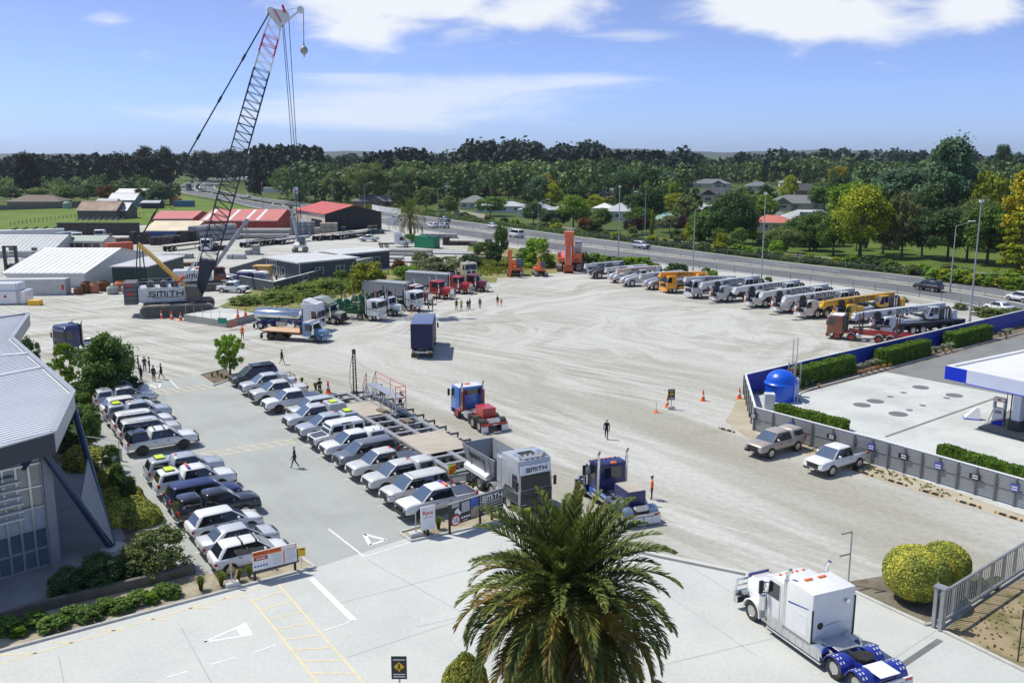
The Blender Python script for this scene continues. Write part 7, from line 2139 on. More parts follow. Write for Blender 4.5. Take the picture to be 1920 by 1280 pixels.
def cone(x,y,lab,z=0,p=None,s=1.):
 p=p or G(x,y)
 t=tg('traffic_cone',lab,'traffic cone',(p.x,p.y,z+.004),0,'orange traffic cones')
 t.scale=(s,s,s)
 pt(t,'cone_base',lambda mb:mb.bo(-.22,.22,-.22,.22,0,.05),coneorange,'conebase',bv=.02)
 pt(t,'cone_body',lambda mb:mb.lathe([(.17,.04),(.04,.9),(0,.92)],n=14),coneorange,'conebody',40)
 pt(t,'reflective_band',lambda mb:mb.lathe([(.129,.36),(.098,.55)],n=14),sw_,'coneband',40)
for i,(x,y,lab)in enumerate([(303,597,'traffic cone beside the crawler track, first from the left'),(322,599,'traffic cone beside the crawler track, second from the left'),(339,601,'traffic cone beside the crawler track, third from the left')]):
 cone(x,y,lab,s=1.3)
cone(0,0,'traffic cone on the concrete pad, left one',.955,PAD[2].lerp(PAD[3],.62),1.3)
cone(0,0,'traffic cone on the concrete pad, right one',.955,PAD[2].lerp(PAD[3],.36),1.3)
cone(1318,751,'lone traffic cone left of the louvred fence corner',s=1.15)
cone(1386,747,'traffic cone against the louvred fence corner',s=1.15)
cone(1251,763,'traffic cone behind the black roadside notice',s=1.1)
tp=TRAILER_AT(-12.9,-1.7,1.06)
cone(0,0,'traffic cone standing on the tail of the platform trailer',tp.z,tp,1.3)
p=G(1230,773)
t=tg('delineator_post','thin white and orange delineator post on the gravel','delineator',(p.x,p.y,.004))
pt(t,'post',lambda mb:mb.cyl((0,0,0),(0,0,1.),.05,.04,10),sw_)
pt(t,'band',lambda mb:mb.cyl((0,0,.12),(0,0,.3),.056,.056,10),coneorange)
pt(t,'base',lambda mb:mb.lathe([(.28,0),(.25,.06),(.06,.1),(0,.1)],n=14),coneorange)
def ped_sign(x,y,lab,s=1.,rz=0.,block=True):
 p=G(x,y)
 t=tg('roadside_notice',lab,'sign',(p.x,p.y,.012),rz,None)
 pt(t,'base_block',lambda mb:mb.bo(-.3,.3,-.22,.22,0,.3),KERBMAT,('pedb',s),bv=.03)
 pt(t,'post',lambda mb:mb.bo(-.04,.04,-.03,.03,.3,1.1*s),gv,('pedp',s))
 b=pt(t,'sign_panel',lambda mb:mb.bo(-.36*s,.36*s,-.05,-.02,1.*s,2.15*s),sb_,('pedpan',s))
 pt(b,'warning_diamond',lambda mb:mb.pr([(0,1.38*s),(.25*s,1.63*s),(0,1.88*s),(-.25*s,1.63*s)],'y',-.056,-.051),sy_,('pedd',s))
 pt(b,'walking_figure',lambda mb:(mb.cb((0,-.06,1.76*s),(.06*s,.006,.06*s)),mb.pr([(-.04*s,1.58*s),(.05*s,1.58*s),(.04*s,1.72*s),(-.03*s,1.72*s)],'y',-.063,-.057),mb.bar((0,-.06,1.6*s),(-.1*s,-.06,1.46*s),.035*s,.006,up=(0,1,0)),mb.bar((.02*s,-.06,1.6*s),(.09*s,-.06,1.46*s),.035*s,.006,up=(0,1,0))),ink,('pedf',s))
 pt(b,'text_lines',lambda mb:[mb.bo(-.28*s,.28*s,-.055,-.051,z*s,(z+.05)*s)for z in(1.96,1.22,1.1)],inkwhite,('pedt',s))
ped_sign(750,1308,'black pedestrian warning notice at the bottom of the concrete apron',.92)
ped_sign(1258,767,'black pedestrian warning notice on the gravel yard',.88)
def company_board():
 p,q=G(842,1003),G(941,970)
 a=atan2(q.y-p.y,q.x-p.x)
 L=(q-p).length+.1
 t=tg('company_sign_board','long black company sign board with white lettering beside the entrance','sign board',(p.x,p.y,.02),a)
 z0,z1=.55,1.95
 b=pt(t,'board',lambda mb:mb.bo(0,L,-.04,.04,z0,z1),sb_,bv=.01)
 pt(t,'top_rail',lambda mb:mb.bo(-.03,L+.03,-.05,.05,z1,z1+.04),gv)
 for x in(.12,L*.58,L*.8,L-.06):
  pt(t,'post',lambda mb:mb.bo(x-.06,x+.06,.04,.14,0,z1-.02),sb_)
 x0=L*.54
 o=sm_(.36)
 put('lettering',o,inkwhite,b,(x0+(L-x0)*.52,-.05,1.62),(0,0,0),(.78,1,1))
 fr=lambda a0,b0,a1,b1:(a0,b0,a1,b1)
 pt(b,'lettering_frame',lambda mb:[mb.bo(r[0],r[2],-.046,-.041,r[1],r[3])for r in((x0+.1,1.85,L-.08,1.87),(x0+.1,1.26,L-.08,1.28),(x0+.1,1.28,x0+.12,1.85),(L-.1,1.28,L-.08,1.85))],inkwhite)
 cx=x0+(L-x0)*.52
 le_(b,'CRANES & CONSTRUCTION LTD',(cx,-.046,1.36),0,.105,inkwhite)
 le_(b,'CRANE HIRE    PRECAST MANUFACTURE',(cx,-.046,1.14),0,.10,inkwhite)
 le_(b,'CIVIL CONSTRUCTION  HEAVY HAULAGE',(cx,-.046,.97),0,.10,inkwhite)
 le_(b,'100+ CRANES Nationwide',(cx,-.046,.75),0,.14,inkwhite)
 xa,xb=L*.39,L*.53
 pt(b,'picture_sky',lambda mb:mb.bo(xa,xb,-.046,-.041,1.28,z1-.02),mat('print blue',(.03,.09,.42),.4,var=.35,vscale=3))
 pt(b,'picture_ground',lambda mb:(mb.bo(xa,xb,-.046,-.041,z0+.1,1.28),),mat('print earth',(.30,.24,.18),.5,var=.4,vscale=5))
 pt(b,'picture_cranes',lambda mb:[mb.bar((xa+.1+i*.13,-.047,1.26),(xa+.2+i*.14,-.047,1.55+.1*(i%2)),.014,.004,up=(0,1,0))for i in range(3)],ink)
 pt(b,'arrow',lambda mb:mb.pr([(.42,1.42),(.72,1.62),(.72,1.5),(.95,1.22),(.8,1.08),(.6,1.32),(.5,1.2)],'y',-.046,-.041),inkwhite)
 r=pt(b,'speed_roundel',lambda mb:mb.cyl((.5,-.042,.82),(.5,-.05,.82),.36,None,28),sr_)
 pt(r,'roundel_face',lambda mb:mb.cyl((.5,-.05,.82),(.5,-.056,.82),.27,None,28),sw_)
 le_(r,'15',(.5,-.058,.82),0,.34,ink,.03)
 pt(b,'pictograms',lambda mb:[mb.cyl((1.+i*.19,-.042,.88),(1.+i*.19,-.05,.88),.075,None,14)for i in range(4)],inkwhite)
 pt(b,'text_lines',lambda mb:([mb.bo(.2,.78,-.046,-.041,1.86-k*.09,1.9-k*.09)for k in range(3)],[mb.bo(.98,1.6,-.046,-.041,1.8-k*.085,1.84-k*.085)for k in range(8)],mb.bo(1.05,1.45,-.046,-.041,.66,.70)),inkwhite)
company_board()
p=G(807,1001)
t=tg('visitor_sign','white upright sign with red lettering beside the company board','sign',(p.x-.1,p.y-.35,.02),R(30))
b=pt(t,'board',lambda mb:mb.bo(-.48,.48,-.03,.03,.45,1.95),sw_)
pt(t,'post',lambda mb:mb.bo(-.08,.08,.03,.12,0,1.6),sb_)
le_(b,'Ryco',(0,-.034,1.52),0,.36,sr_,.025)
pt(b,'text_lines',lambda mb:(mb.bo(-.32,.28,-.036,-.031,1.22,1.25),mb.bo(-.38,-.1,-.036,-.031,1.77,1.79)),greyp)
p=G(780,1006)
t=tg('stop_post','thin grey post in a white concrete block at the sign bed corner','post',(p.x,p.y,.02),R(30))
pt(t,'base_block',lambda mb:mb.bo(-.42,.42,-.24,.24,0,.32),FORECOURT,bv=.03)
pt(t,'post',lambda mb:mb.bo(-.035,.035,-.02,.02,.3,1.7),gv)
def hazard_board():
 p,q=G(476,1092),G(553,1073)
 a=atan2(q.y-p.y,q.x-p.x)
 L=(q-p).length+.15
 t=tg('hazard_board','white and orange hazards on site board at the car park entrance','sign board',(p.x,p.y,.03),a)
 z0,z1=.55,1.72
 b=pt(t,'board',lambda mb:mb.bo(0,L,-.03,.03,z0+.09,z1),sw_)
 pt(b,'lower_rail',lambda mb:mb.bo(0,L,-.034,.034,z0,z0+.09),sb_)
 pt(b,'orange_header',lambda mb:(mb.bo(0,L*.64,-.036,-.031,z1-.28,z1),mb.bo(L*.64,L,-.036,-.031,z1-.03,z1),mb.bo(L*.64,L,-.036,-.031,z1-.28,z1-.25),mb.bo(L-.05,L,-.036,-.031,z1-.25,z1-.03)),signorange)
 le_(b,'HAZARDS ON SITE',(L*.32,-.039,z1-.14),0,.19,ink,.02)
 d=pt(b,'danger_panel',lambda mb:mb.bo(.06,.82,-.036,-.031,z1-.52,z1-.31),sb_)
 pt(d,'danger_oval',lambda mb:mb.pr([(.44+.36*cos(a_),z1-.415+.085*sin(a_))for a_ in LS(0,2*pi,20)[:-1]],'y',-.041,-.037),sr_)
 le_(d,'DANGER',(.44,-.044,z1-.415),0,.13,inkwhite,.02)
 pt(b,'pictograms',lambda mb:[mb.cyl((.12+i*.16,-.031,z0+.33),(.12+i*.16,-.038,z0+.33),.06,None,14)for i in range(5)],signblue)
 pt(b,'text_lines',lambda mb:([mb.bo(L*.45,L*.66,-.035,-.031,z1-.36-k*.07,z1-.345-k*.07)for k in range(9)],[mb.bo(L*.76,L*.97,-.035,-.031,z1-.36-k*.07,z1-.345-k*.07)for k in range(8)]),mat('print grey',(.45,.47,.52),.5))
 pt(b,'orange_strip',lambda mb:mb.bo(L*.69,L*.72,-.036,-.031,z0+.15,z1-.32),signorange)
 for x in(.1,L-.1):
  pt(t,'post',lambda mb:mb.bo(x-.06,x+.06,.03,.13,0,z0+.3),sb_)
hazard_board()
p=G(566,1066)
t=tg('yellow_notice','small yellow notice on a white post right of the hazard board','sign',(p.x,p.y,.03),R(20))
b=pt(t,'panel',lambda mb:mb.bo(-.24,.24,-.02,.02,.75,1.25),sy_)
pt(b,'panel_stripe',lambda mb:(mb.bo(-.24,-.18,-.026,-.021,.6,1.25),mb.bo(-.1,.18,-.026,-.021,1.12,1.17)),sb_)
pt(t,'post',lambda mb:mb.bo(-.02,.02,.02,.05,0,.8),sw_)
p=G(436,1101)
t=tg('paddle_sign','small slanted paddle sign on a white concrete block','sign',(p.x,p.y,.03),R(30))
pt(t,'base_block',lambda mb:mb.bo(-.36,.36,-.22,.22,0,.3),FORECOURT,bv=.03)
pt(t,'post',lambda mb:mb.bar((0,0,.25),(-.05,0,1.2),.05),gv)
pt(t,'panel',lambda mb:(mb.pr([(-.12,1.),(.04,.95),(.05,1.45),(-.1,1.5)],'y',-.03,-.01),mb.bar((.12,-.02,.35),(.3,-.02,.95),.1,.03,up=(0,1,0))),mat('paddle',(.6,.35,.3),.5))
for i,(x,y,x2,y2)in enumerate([(1348,803,1377,811),(1591,877,1636,893),(1660,899,1700,911),(1724,919,1767,931),(1793,939,1838,952),(1866,961,1916,977)]):
 a,b=G(x,y),G(x2,y2)
 t=tg('wheel_stop','black and yellow wheel stop along the louvred fence, %s from the left'%ORD[i],'wheel stop',(0,0,.004),0,'wheel stops along the fence')
 pt(t,'stop_bar',lambda mb:mb.bar(a+V((0,0,.06)),b+V((0,0,.06)),.16,.12),pl_)
 pt(t,'yellow_band',lambda mb:[mb.bar(a.lerp(b,k)+V((0,0,.063)),a.lerp(b,k+.12)+V((0,0,.063)),.166,.126)for k in(.04,.44,.84)],mat('band yellow',(.62,.40,.20),.7))
slatm=mat('pale louvre steel',(.40,.42,.44),.5,.3,var=.06)
postm=mat('fence post grey',(.19,.195,.19),.7,.1,var=.08)
blueback=mat('blue wall panel',(.006,.032,.34),.5,var=.06)
def louvre_fence():
 t=tg('louvred_fence','grey louvred steel fence around the fuel forecourt','fence',(0,0,0))
 runs=[((1396,739),(1414,806),6,True),((1414,806),(1600,859),5,False),((1600,859),(1634,868),1,False),((1634,868),(1940,960),9,False)]
 n=0
 for(a,b,k,blue)in runs:
  A,B=G(*a),G(*b)
  d=(B-A).normalized()
  for i in range(k):
   p,q=A.lerp(B,i/k),A.lerp(B,(i+1)/k)
   w=(q-p).length
   ang=atan2(q.y-p.y,q.x-p.x)
   def panel(mb):
    mb.bo(.05,w-.05,-.01,.01,.12,1.95)
    for z in np.arange(.16,1.9,.12):
     mb.bar((.05,-.04,z),(w-.05,-.04,z),.05,.075)
   pt(t,'louvre_panel',panel,slatm,loc=(p.x,p.y,0),rot=ang)
   pt(t,'mid_rail',lambda mb:mb.bo(.05,w-.05,-.10,-.065,1.,1.1),postm,loc=(p.x,p.y,0),rot=ang)
   pt(t,'top_capping',lambda mb:mb.bo(0,w,-.09,.09,1.97,2.03),sw_,loc=(p.x,p.y,0),rot=ang)
   pt(t,'post',lambda mb:mb.bo(-.06,.06,-.18,-.05,0,1.97),postm,'lfpost',loc=(p.x,p.y,0),rot=ang)
   n+=1
   if n>6 and n%2:
    e=n%4==1
    k_=pt(t,'notice_plate',lambda mb:mb.bo(-.4+.13*e,.4-.13*e,-.23,-.2,1.1,1.48+.1*e),signblue if e else sb_,('fnp',e),loc=(p.x,p.y,0),rot=ang)
    pt(k_,'notice_text',lambda mb:(mb.bo(-.2,.2,-.236,-.231,1.34,1.42),mb.bo(-.2,.2,-.236,-.231,1.17,1.25)),inkwhite,('fnt',e))
louvre_fence()
def blue_wall():
 t=tg('blue_wall','royal blue boundary wall with white capping behind the hedges','wall',(0,0,0))
 A,B=G(1396,739),G(1925,606)
 B=A+(B-A)*1.35
 k=22
 for i in range(k):
  p,q=A.lerp(B,i/k),A.lerp(B,(i+1)/k)
  d=(q-p).normalized()
  pt(t,'wall_panel',lambda mb:mb.bar(p+d*.01+V((0,0,.97)),q-d*.01+V((0,0,.97)),.08,1.94),blueback)
  pt(t,'wall_capping',lambda mb:mb.bar(p+V((0,0,1.98)),q+V((0,0,1.98)),.2,.07),sw_)
blue_wall()
def station():
 domem=mat('tank blue plastic',(.0,.09,.62),.35,0,.3,var=.05)
 p=G(1463,748)
 t=tg('water_tank','bright blue round tank with domed lid by the blue wall corner','tank',(p.x,p.y,.008))
 pt(t,'tank_body',lambda mb:mb.lathe([(1.42,0),(1.45,.1),(1.5,1.5),(1.6,1.55),(1.6,1.62)],n=32),domem,None,40)
 pt(t,'dome',lambda mb:mb.lathe([(1.6,1.62),(1.5,1.7)]+[(1.45*cos(a),1.72+1.15*sin(a))for a in LS(.05,pi/2,9)],n=32),domem,None,50)
 pt(t,'side_ladder',lambda mb:[mb.bo(x,x+.08,-1.55,-1.47,0,1.8)for x in(.7,1.)],mat('pale blue post',(.4,.5,.65),.5),loc=(.2,.25,0))
 pt(t,'bollard',lambda mb:mb.cyl((1.75,1.1,0),(1.75,1.1,1.75),.3,None,16),mat('pale blue post',(0,0,0)))
 p=G(1442,766)
 c=tg('service_cabinet','white cabinet between the blue tank and the louvred fence','cabinet',(p.x,p.y,.008),R(-10))
 pt(c,'cabinet_body',lambda mb:mb.bo(-.45,.45,-.35,.35,0,1.35),sw_,bv=.02)
 pt(c,'lid',lambda mb:mb.pr([(-.5,1.35),(.5,1.35),(.42,1.45),(-.42,1.45)],'y',-.4,.4),white)
 p=G(1487,727)
 v=tg('vent_pipe_frame','galvanised frame with two tall vent pipes beside the blue tank','vent pipes',(p.x,p.y,.008),R(39))
 pt(v,'vent_pipe',lambda mb:mb.cyl((-.35,0,0),(-.35,0,5.),.04,None,8),gv)
 pt(v,'vent_pipe',lambda mb:mb.cyl((.35,0,0),(.35,0,5.),.04,None,8),gv)
 pt(v,'frame_post',lambda mb:[mb.bo(x-.05,x+.05,y-.05,y+.05,0,2.6)for x in(-.5,.5)for y in(-.4,.3)],gv)
 pt(v,'frame_rail',lambda mb:([mb.bo(-.5,.5,y-.03,y+.03,z,z+.06)for y in(-.4,.3)for z in(1.2,2.5)]),gv)
 pt(v,'cabinet',lambda mb:mb.bo(-.3,.3,-.1,.25,1.2,2.),mat('brown box',(.35,.16,.1),.6))
 zc=5.3
 A=G(1774,685,zc)
 d1=V((cos(R(-57)),sin(R(-57)),0))
 d2=V((cos(R(36)),sin(R(36)),0))
 poly=[A,A+d1*16,A+d1*16+d2*26,A+d2*26]
 cn=tg('fuel_canopy','white fuel station canopy with blue corner panel','canopy',(A.x,A.y,0),atan2(d1.y,d1.x))
 W1,W2=18.,28.
 pt(cn,'canopy_roof',lambda mb:mb.bo(.35,W1-.35,.35,W2-.35,zc-.25,zc-.15),wr_)
 pt(cn,'canopy_parapet',lambda mb:(mb.bo(0,W1,0,.35,zc-.3,zc),mb.bo(0,W1,W2-.35,W2,zc-.3,zc),mb.bo(0,.35,.35,W2-.35,zc-.3,zc),mb.bo(W1-.35,W1,.35,W2-.35,zc-.3,zc)),sw_)
 lav=mat('fascia pale',(.62,.66,.80),.35,0,.2,var=.06,vscale=.3)
 pt(cn,'fascia',lambda mb:(mb.bo(1.9,W1,-.03,.0,zc-1.15,zc-.02),),lav)
 pt(cn,'fascia',lambda mb:(mb.bo(-.03,0,0,W2,zc-1.15,zc-.02),),lav)
 pt(cn,'blue_corner_panel',lambda mb:(mb.bo(-.035,1.9,-.035,-.004,zc-1.15,zc-.02),),mat('station blue',(.0,.03,.55),.35,0,.2))
 pt(cn,'soffit',lambda mb:mb.bo(.01,W1,.01,W2,zc-1.18,zc-1.14),wr_)
 pt(cn,'fascia_edge',lambda mb:mb.bo(1.9,W1,-.045,-.004,zc-1.22,zc-1.15),mat('station blue',(0,0,0)))
 pc=G(1905,808)
 col=pt(cn,'column',lambda mb:mb.bo(-.35,.35,-.35,.35,.0,zc-1.18),lav,bv=.03)
 ca=atan2(d1.y,d1.x)
 rel=V((pc.x-A.x,pc.y-A.y,0))
 lx,ly=rel.dot(V((cos(ca),sin(ca),0))),rel.dot(V((-sin(ca),cos(ca),0)))
 col.location=(lx,ly,0)
 pt(col,'column_plinth',lambda mb:mb.bo(-.5,.5,-.5,.5,0,.95),mat('dark brick plinth',(.06,.06,.065),.8,var=.3,vscale=8))
 p=G(1871,797)
 pm_=tg('fuel_pump','white and blue fuel pump with red badge under the canopy','fuel pump',(p.x,p.y,.1),R(-50))
 pt(pm_,'pump_body',lambda mb:mb.bo(-.45,.45,-.28,.28,0,1.45),sw_,bv=.04)
 pt(pm_,'pump_head',lambda mb:(mb.bo(-.5,-.36,-.25,.25,1.45,2.2),mb.bo(.36,.5,-.25,.25,1.45,2.2),mb.bo(-.5,.5,-.25,.25,2.,2.35)),mat('pump silver',(.6,.61,.63),.4,.3),bv=.03)
 pt(pm_,'blue_base',lambda mb:mb.pr([(-.46,.02),(.46,.02),(.46,.55),(.1,.42),(-.46,.18)],'y',-.30,-.282),mat('station blue',(0,0,0)))
 pt(pm_,'red_swoosh',lambda mb:mb.pr([(-.46,.2),(.1,.44),(.46,.57),(.46,.63),(.1,.5),(-.46,.24)],'y',-.302,-.283),sr_)
 pt(pm_,'badge',lambda mb:mb.pr([(.18*cos(a),2.2+.09*sin(a))for a in LS(0,2*pi,16)[:-1]],'y',-.26,-.251),sr_)
 pt(pm_,'display',lambda mb:mb.bo(-.3,.3,-.30,-.282,1.,1.3),mat('display',(.25,.27,.28),.3))
 pt(pm_,'hose',lambda mb:(mb.tube([(-.48,-.1,1.3),(-.6,-.2,.6),(-.75,-.3,.2)],.03),mb.tube([(.48,-.1,1.3),(.55,-.2,.6),(.5,-.3,.3)],.03)),pl_)
 h=tg('hose_arches','dark steel hose arches behind the fuel pump','hose arch',(G(1890,800).x,G(1890,800).y,.1),R(-50))
 pt(h,'arch',lambda mb:[mb.tube([(x,0,0),(x,0,3.4),(x+.08,0,3.6),(x+.3,0,3.6),(x+.36,0,3.4),(x+.36,0,0)],.035)for x in(-.3,.1)],dg_)
 isl=sheet('pump_island',[G(1832,803),G(1893,770),G(2060,810),G(2040,870),G(1925,829)],.1,ASPHALT2)
 p=G(1825,785)
 b=tg('corner_guard','white wedge shaped kerb guard with blue base before the pump','kerb guard',(p.x,p.y,.008),R(-20))
 pt(b,'wedge',lambda mb:mb.loft([[(-.75,-.4,.1),(.55,-.4,.1),(.55,.4,.1),(-.75,.4,.1)],[(.15,-.12,1.05),(.4,-.12,1.05),(.4,.12,1.05),(.15,.12,1.05)]]),sw_)
 pt(b,'blue_base',lambda mb:mb.bo(-.8,.6,-.45,.45,0,.1),mat('station blue',(0,0,0)))
station()
def gate():
 a,b=G(1757,1178),G(1925,1068)
 ang=atan2(b.y-a.y,b.x-a.x)
 L=(b-a).length
 t=tg('sliding_gate','galvanised sliding gate with vertical pickets at right','gate',(a.x,a.y,.02),ang)
 pt(t,'bottom_rail',lambda mb:mb.bo(0,L,-.06,.06,.12,.3),gv,bv=.01)
 pt(t,'top_rail',lambda mb:mb.bo(0,L,-.06,.06,1.75,1.88),gv,bv=.01)
 n=44
 for i in range(n):
  x=lp(.12,L-.1,i/(n-1))
  big=i%6==0
  pt(t,'picket',lambda mb:mb.bo(-.02 if not big else-.045,.02 if not big else .045,-.02 if not big else-.045,.02 if not big else .045,.3,1.75),gv,('picket',big),loc=(x,0,0))
 for k,x in enumerate((-.1,.16)):
  pt(t,'guide_post',lambda mb:mb.bo(-.08,.08,-.28,-.1,0,2.15),gv,'gpost',bv=.01,loc=(x,0,0))
 pt(t,'guide_post',lambda mb:mb.bo(-.08,.08,.1,.28,0,2.15),gv,'gpost2',bv=.01,loc=(0,0,0))
 pt(t,'guide_cap',lambda mb:mb.bo(-.2,.28,-.3,.3,2.15,2.22),gv)
 pt(t,'lock_box',lambda mb:mb.bo(.3,.5,-.1,-.06,.9,1.2),dg_)
 p=G(1590,1096)
 g=tg('gate_receiver','thin galvanised goal post bracket beside the white prime mover','gate post',(p.x,p.y,.02),R(20))
 pt(g,'post',lambda mb:mb.cyl((0,0,0),(0,0,3.1),.045,None,8),gv)
 for z in(3.05,1.8):
  pt(g,'bracket',lambda mb:mb.bar((0,0,z),(-.7,0,z-.04),.08),gv)
 p=G(1908,1240)
 q=tag(pt(None,'thin_post',lambda mb:mb.cyl((0,0,0),(0,0,2.6),.035,None,8),fm_,loc=(p.x,p.y,0)),'thin black post standing in the dry grass','post')
gate()
def head_office():
 navysteel=mat('navy steel column',(.02,.05,.11),.4,.1,.3,var=.06)
 fasc=mat('silver fascia',(.42,.44,.47),.4,.4,0,var=.05)
 dfasc=mat('dark fascia',(.05,.055,.075),.5,.2,0,var=.06)
 zr=8.
 t=tg('office_building','office building at left with ribbed silver roof and leaning steel columns','building',(0,0,0))
 pts=[(100,812),(137,735),(22,634),(54,588),(-60,604),(-230,640),(-230,905),(-20,846)]
 poly=[G(x,y,zr)for x,y in pts]
 rm=mat('ribbed silver roof',(.70,.73,.77),.45,.1,0,var=.04,vscale=.3)
 pt(t,'roof_deck',lambda mb:mb.pr([(p.x,p.y)for p in poly],'z',zr-.35,zr-.06),rm)
 d=(G(77,689,zr)-G(0,704,zr)).normalized()
 n=V((-d.y,d.x,0))
 def ribs(mb):
  offs=[p.dot(n)for p in poly]
  o=min(offs)+.15
  while o<max(offs):
   xs=[]
   for p,q in zip(poly,poly[1:]+poly[:1]):
    a,b=p.dot(n)-o,q.dot(n)-o
    if a*b<0:
     w=p.lerp(q,a/(a-b))
     xs.append(w.dot(d))
   xs.sort()
   for a,b in zip(xs[::2],xs[1::2]):
    if b-a>.8:
     P0=d*(a+.3)+n*o
     P1=d*(b-.3)+n*o
     mb.bar(V((P0.x,P0.y,zr-.03)),V((P1.x,P1.y,zr-.03)),.12,.05)
   o+=.42
 pt(t,'roof_ribs',ribs,rm)
 for(a,b)in(((0,704),(77,689)),((-40,670),(52,663))):
  A,B=G(*a,zr),G(*b,zr)
  A=A-(B-A)*1.2
  pt(t,'roof_flashing',lambda mb:mb.bar(A+V((0,0,.04)),B+V((0,0,.04)),.3,.1),sw_)
 N=len(poly)
 for i in(7,0,1,2,3):
  p,q=poly[i],poly[(i+1)%N]
  lower=1.15
  out=(p-q).cross(V((0,0,1))).normalized()
  pt(t,'fascia',lambda mb:mb.bar(p+V((0,0,-lower/2+.05)),q+V((0,0,-lower/2+.05)),.12,lower),dfasc if i in(7,3)else fasc)
  pt(t,'gutter_edge',lambda mb:mb.bar(p+V((0,0,.09)),q+V((0,0,.09)),.34,.07),fasc)
 pt(t,'soffit',lambda mb:mb.pr([(p.x,p.y)for p in poly],'z',zr-1.1,zr-1.06),mat('soffit',(.30,.31,.33),.6))
 foot=G(214,1032)
 foot2=foot+V((-.15,.15,0))
 c1=G(136,757,zr-1.1)
 c2=G(80,845,zr-1.1)
 for a,b in((foot,c1),(foot2,c2)):
  pt(t,'leaning_column',lambda mb:mb.cyl(a+V((0,0,-.05)),b,.2,None,14),navysteel,None,40)
 pt(t,'column_web',lambda mb:mb.add([foot+V((0,0,.3)),foot.lerp(c1,.62),foot2.lerp(c2,.5)],[(0,1,2)]).add([foot+V((0,0,.3))+V((.05,.05,0)),foot2.lerp(c2,.5)+V((.05,.05,0)),foot.lerp(c1,.62)+V((.05,.05,0))],[(0,1,2)]),mat('perforated web',(.30,.31,.32),.6,.3,var=.1))
 a,b=G(62,848,zr-1.1),G(-30,985,2.2)
 pt(t,'leaning_column',lambda mb:mb.cyl(a,b,.2,None,14),navysteel,None,40)
 pt(t,'column_pad',lambda mb:mb.lathe([(.8,0),(.75,.25),(0,.25)],(foot.x,foot.y,0),18),KERBMAT)
 A,B=G(22,1092),G(106,1067)
 A=A+(A-B)*3.
 fd=(B-A).normalized()
 fn=V((fd.y,-fd.x,0))
 A,B=A-fn*.9,B-fn*.9
 L=(B-A).length
 H=zr-1.1
 pt(t,'corner_pier',lambda mb:mb.bar(B+V((0,0,H/2)),B+fd*.5+V((0,0,H/2)),.6,H),mat('pier grey',(.30,.31,.34),.6))
 back=V((-fn.x,-fn.y,0))
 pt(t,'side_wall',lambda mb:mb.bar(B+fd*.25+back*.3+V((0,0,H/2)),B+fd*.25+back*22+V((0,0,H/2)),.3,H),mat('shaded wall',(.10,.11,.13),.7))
 pt(t,'spandrel',lambda mb:mb.bar(A+V((0,0,H-.9))+back*.1,B+V((0,0,H-.9))+back*.1,.1,1.8),mat('white spandrel',(.55,.57,.6),.5))
 pt(t,'interior_floor',lambda mb:mb.bar(A+back*3+V((0,0,3.6)),B+back*3+V((0,0,3.6)),5,.3),mat('floor slab',(.35,.34,.33),.8))
 pt(t,'interior_back',lambda mb:mb.bar(A+back*6+V((0,0,H/2)),B+back*6+V((0,0,H/2)),.2,H),mat('inner wall',(.4,.4,.39),.8))
 cols=14
 rows=[0,1.15,2.35,3.6,4.8,6.1]
 paneA=mat('office glass',(.10,.15,.20),.03,0,.6,.05,spec=1.)
 paneB=mat('office frosted glass',(.42,.48,.54),.25,0,.3,.05)
 for i in range(cols):
  a,b=A.lerp(B,i/cols),A.lerp(B,(i+1)/cols)
  if i<5:
   continue
  for j in range(len(rows)-1):
   z0,z1=rows[j],rows[j+1]
   pt(t,'window_pane',lambda mb:mb.slab([a+V((0,0,z0)),b+V((0,0,z0)),b+V((0,0,z1)),a+V((0,0,z1))],.01,.01),paneB if j==2 else paneA)
 pt(t,'window_mullion',lambda mb:[mb.bar(A.lerp(B,i/cols)+fn*.04,A.lerp(B,i/cols)+fn*.04+V((0,0,6.1)),.09,.12,up=fd)for i in range(cols+1)],alu)
 pt(t,'window_transom',lambda mb:[mb.bar(A+fn*.04+V((0,0,max(z,.06))),B+fn*.04+V((0,0,max(z,.06))),.12,.1)for z in rows],alu)
 for k in range(6):
  z=3.4+k*.42
  a,b=A+fn*.6,A.lerp(B,.86)+fn*.6
  pt(t,'sun_louvre',lambda mb:mb.bar(a+V((0,0,z)),b+V((0,0,z)),.5,.06),sw_)
head_office()
low_wall('low dark retaining wall in front of the office planting',[(-60,1186),(60,1150),(240,1105),(366,1074)],.55,WALLBLOCK,'retaining_wall',False,.28)
t=tg('garden_steps','short flight of concrete steps from the car park to the office path','steps',(0,0,0))
for i in range(5):
 a,b=G(172+i*7,862+i*1),G(172+i*7-20,880+i*3)
 pt(t,'step',lambda mb:mb.bar(G(165+i*8,868+i*1.)+V((0,0,.25+.1*i)),G(185+i*8,882+i*1.)+V((0,0,.25+.1*i)),.36,.5+.2*i),KERBMAT)
pt(t,'side_wall',lambda mb:mb.bar(G(165,856)+V((0,0,.5)),G(228,864)+V((0,0,.5)),.2,1.),KERBMAT)
pt(t,'hand_rail',lambda mb:mb.tube([G(166,858)+V((0,0,1.)),G(166,858)+V((0,0,1.7)),G(226,872)+V((0,0,1.9)),G(226,872)+V((0,0,.2))],.03),gv)
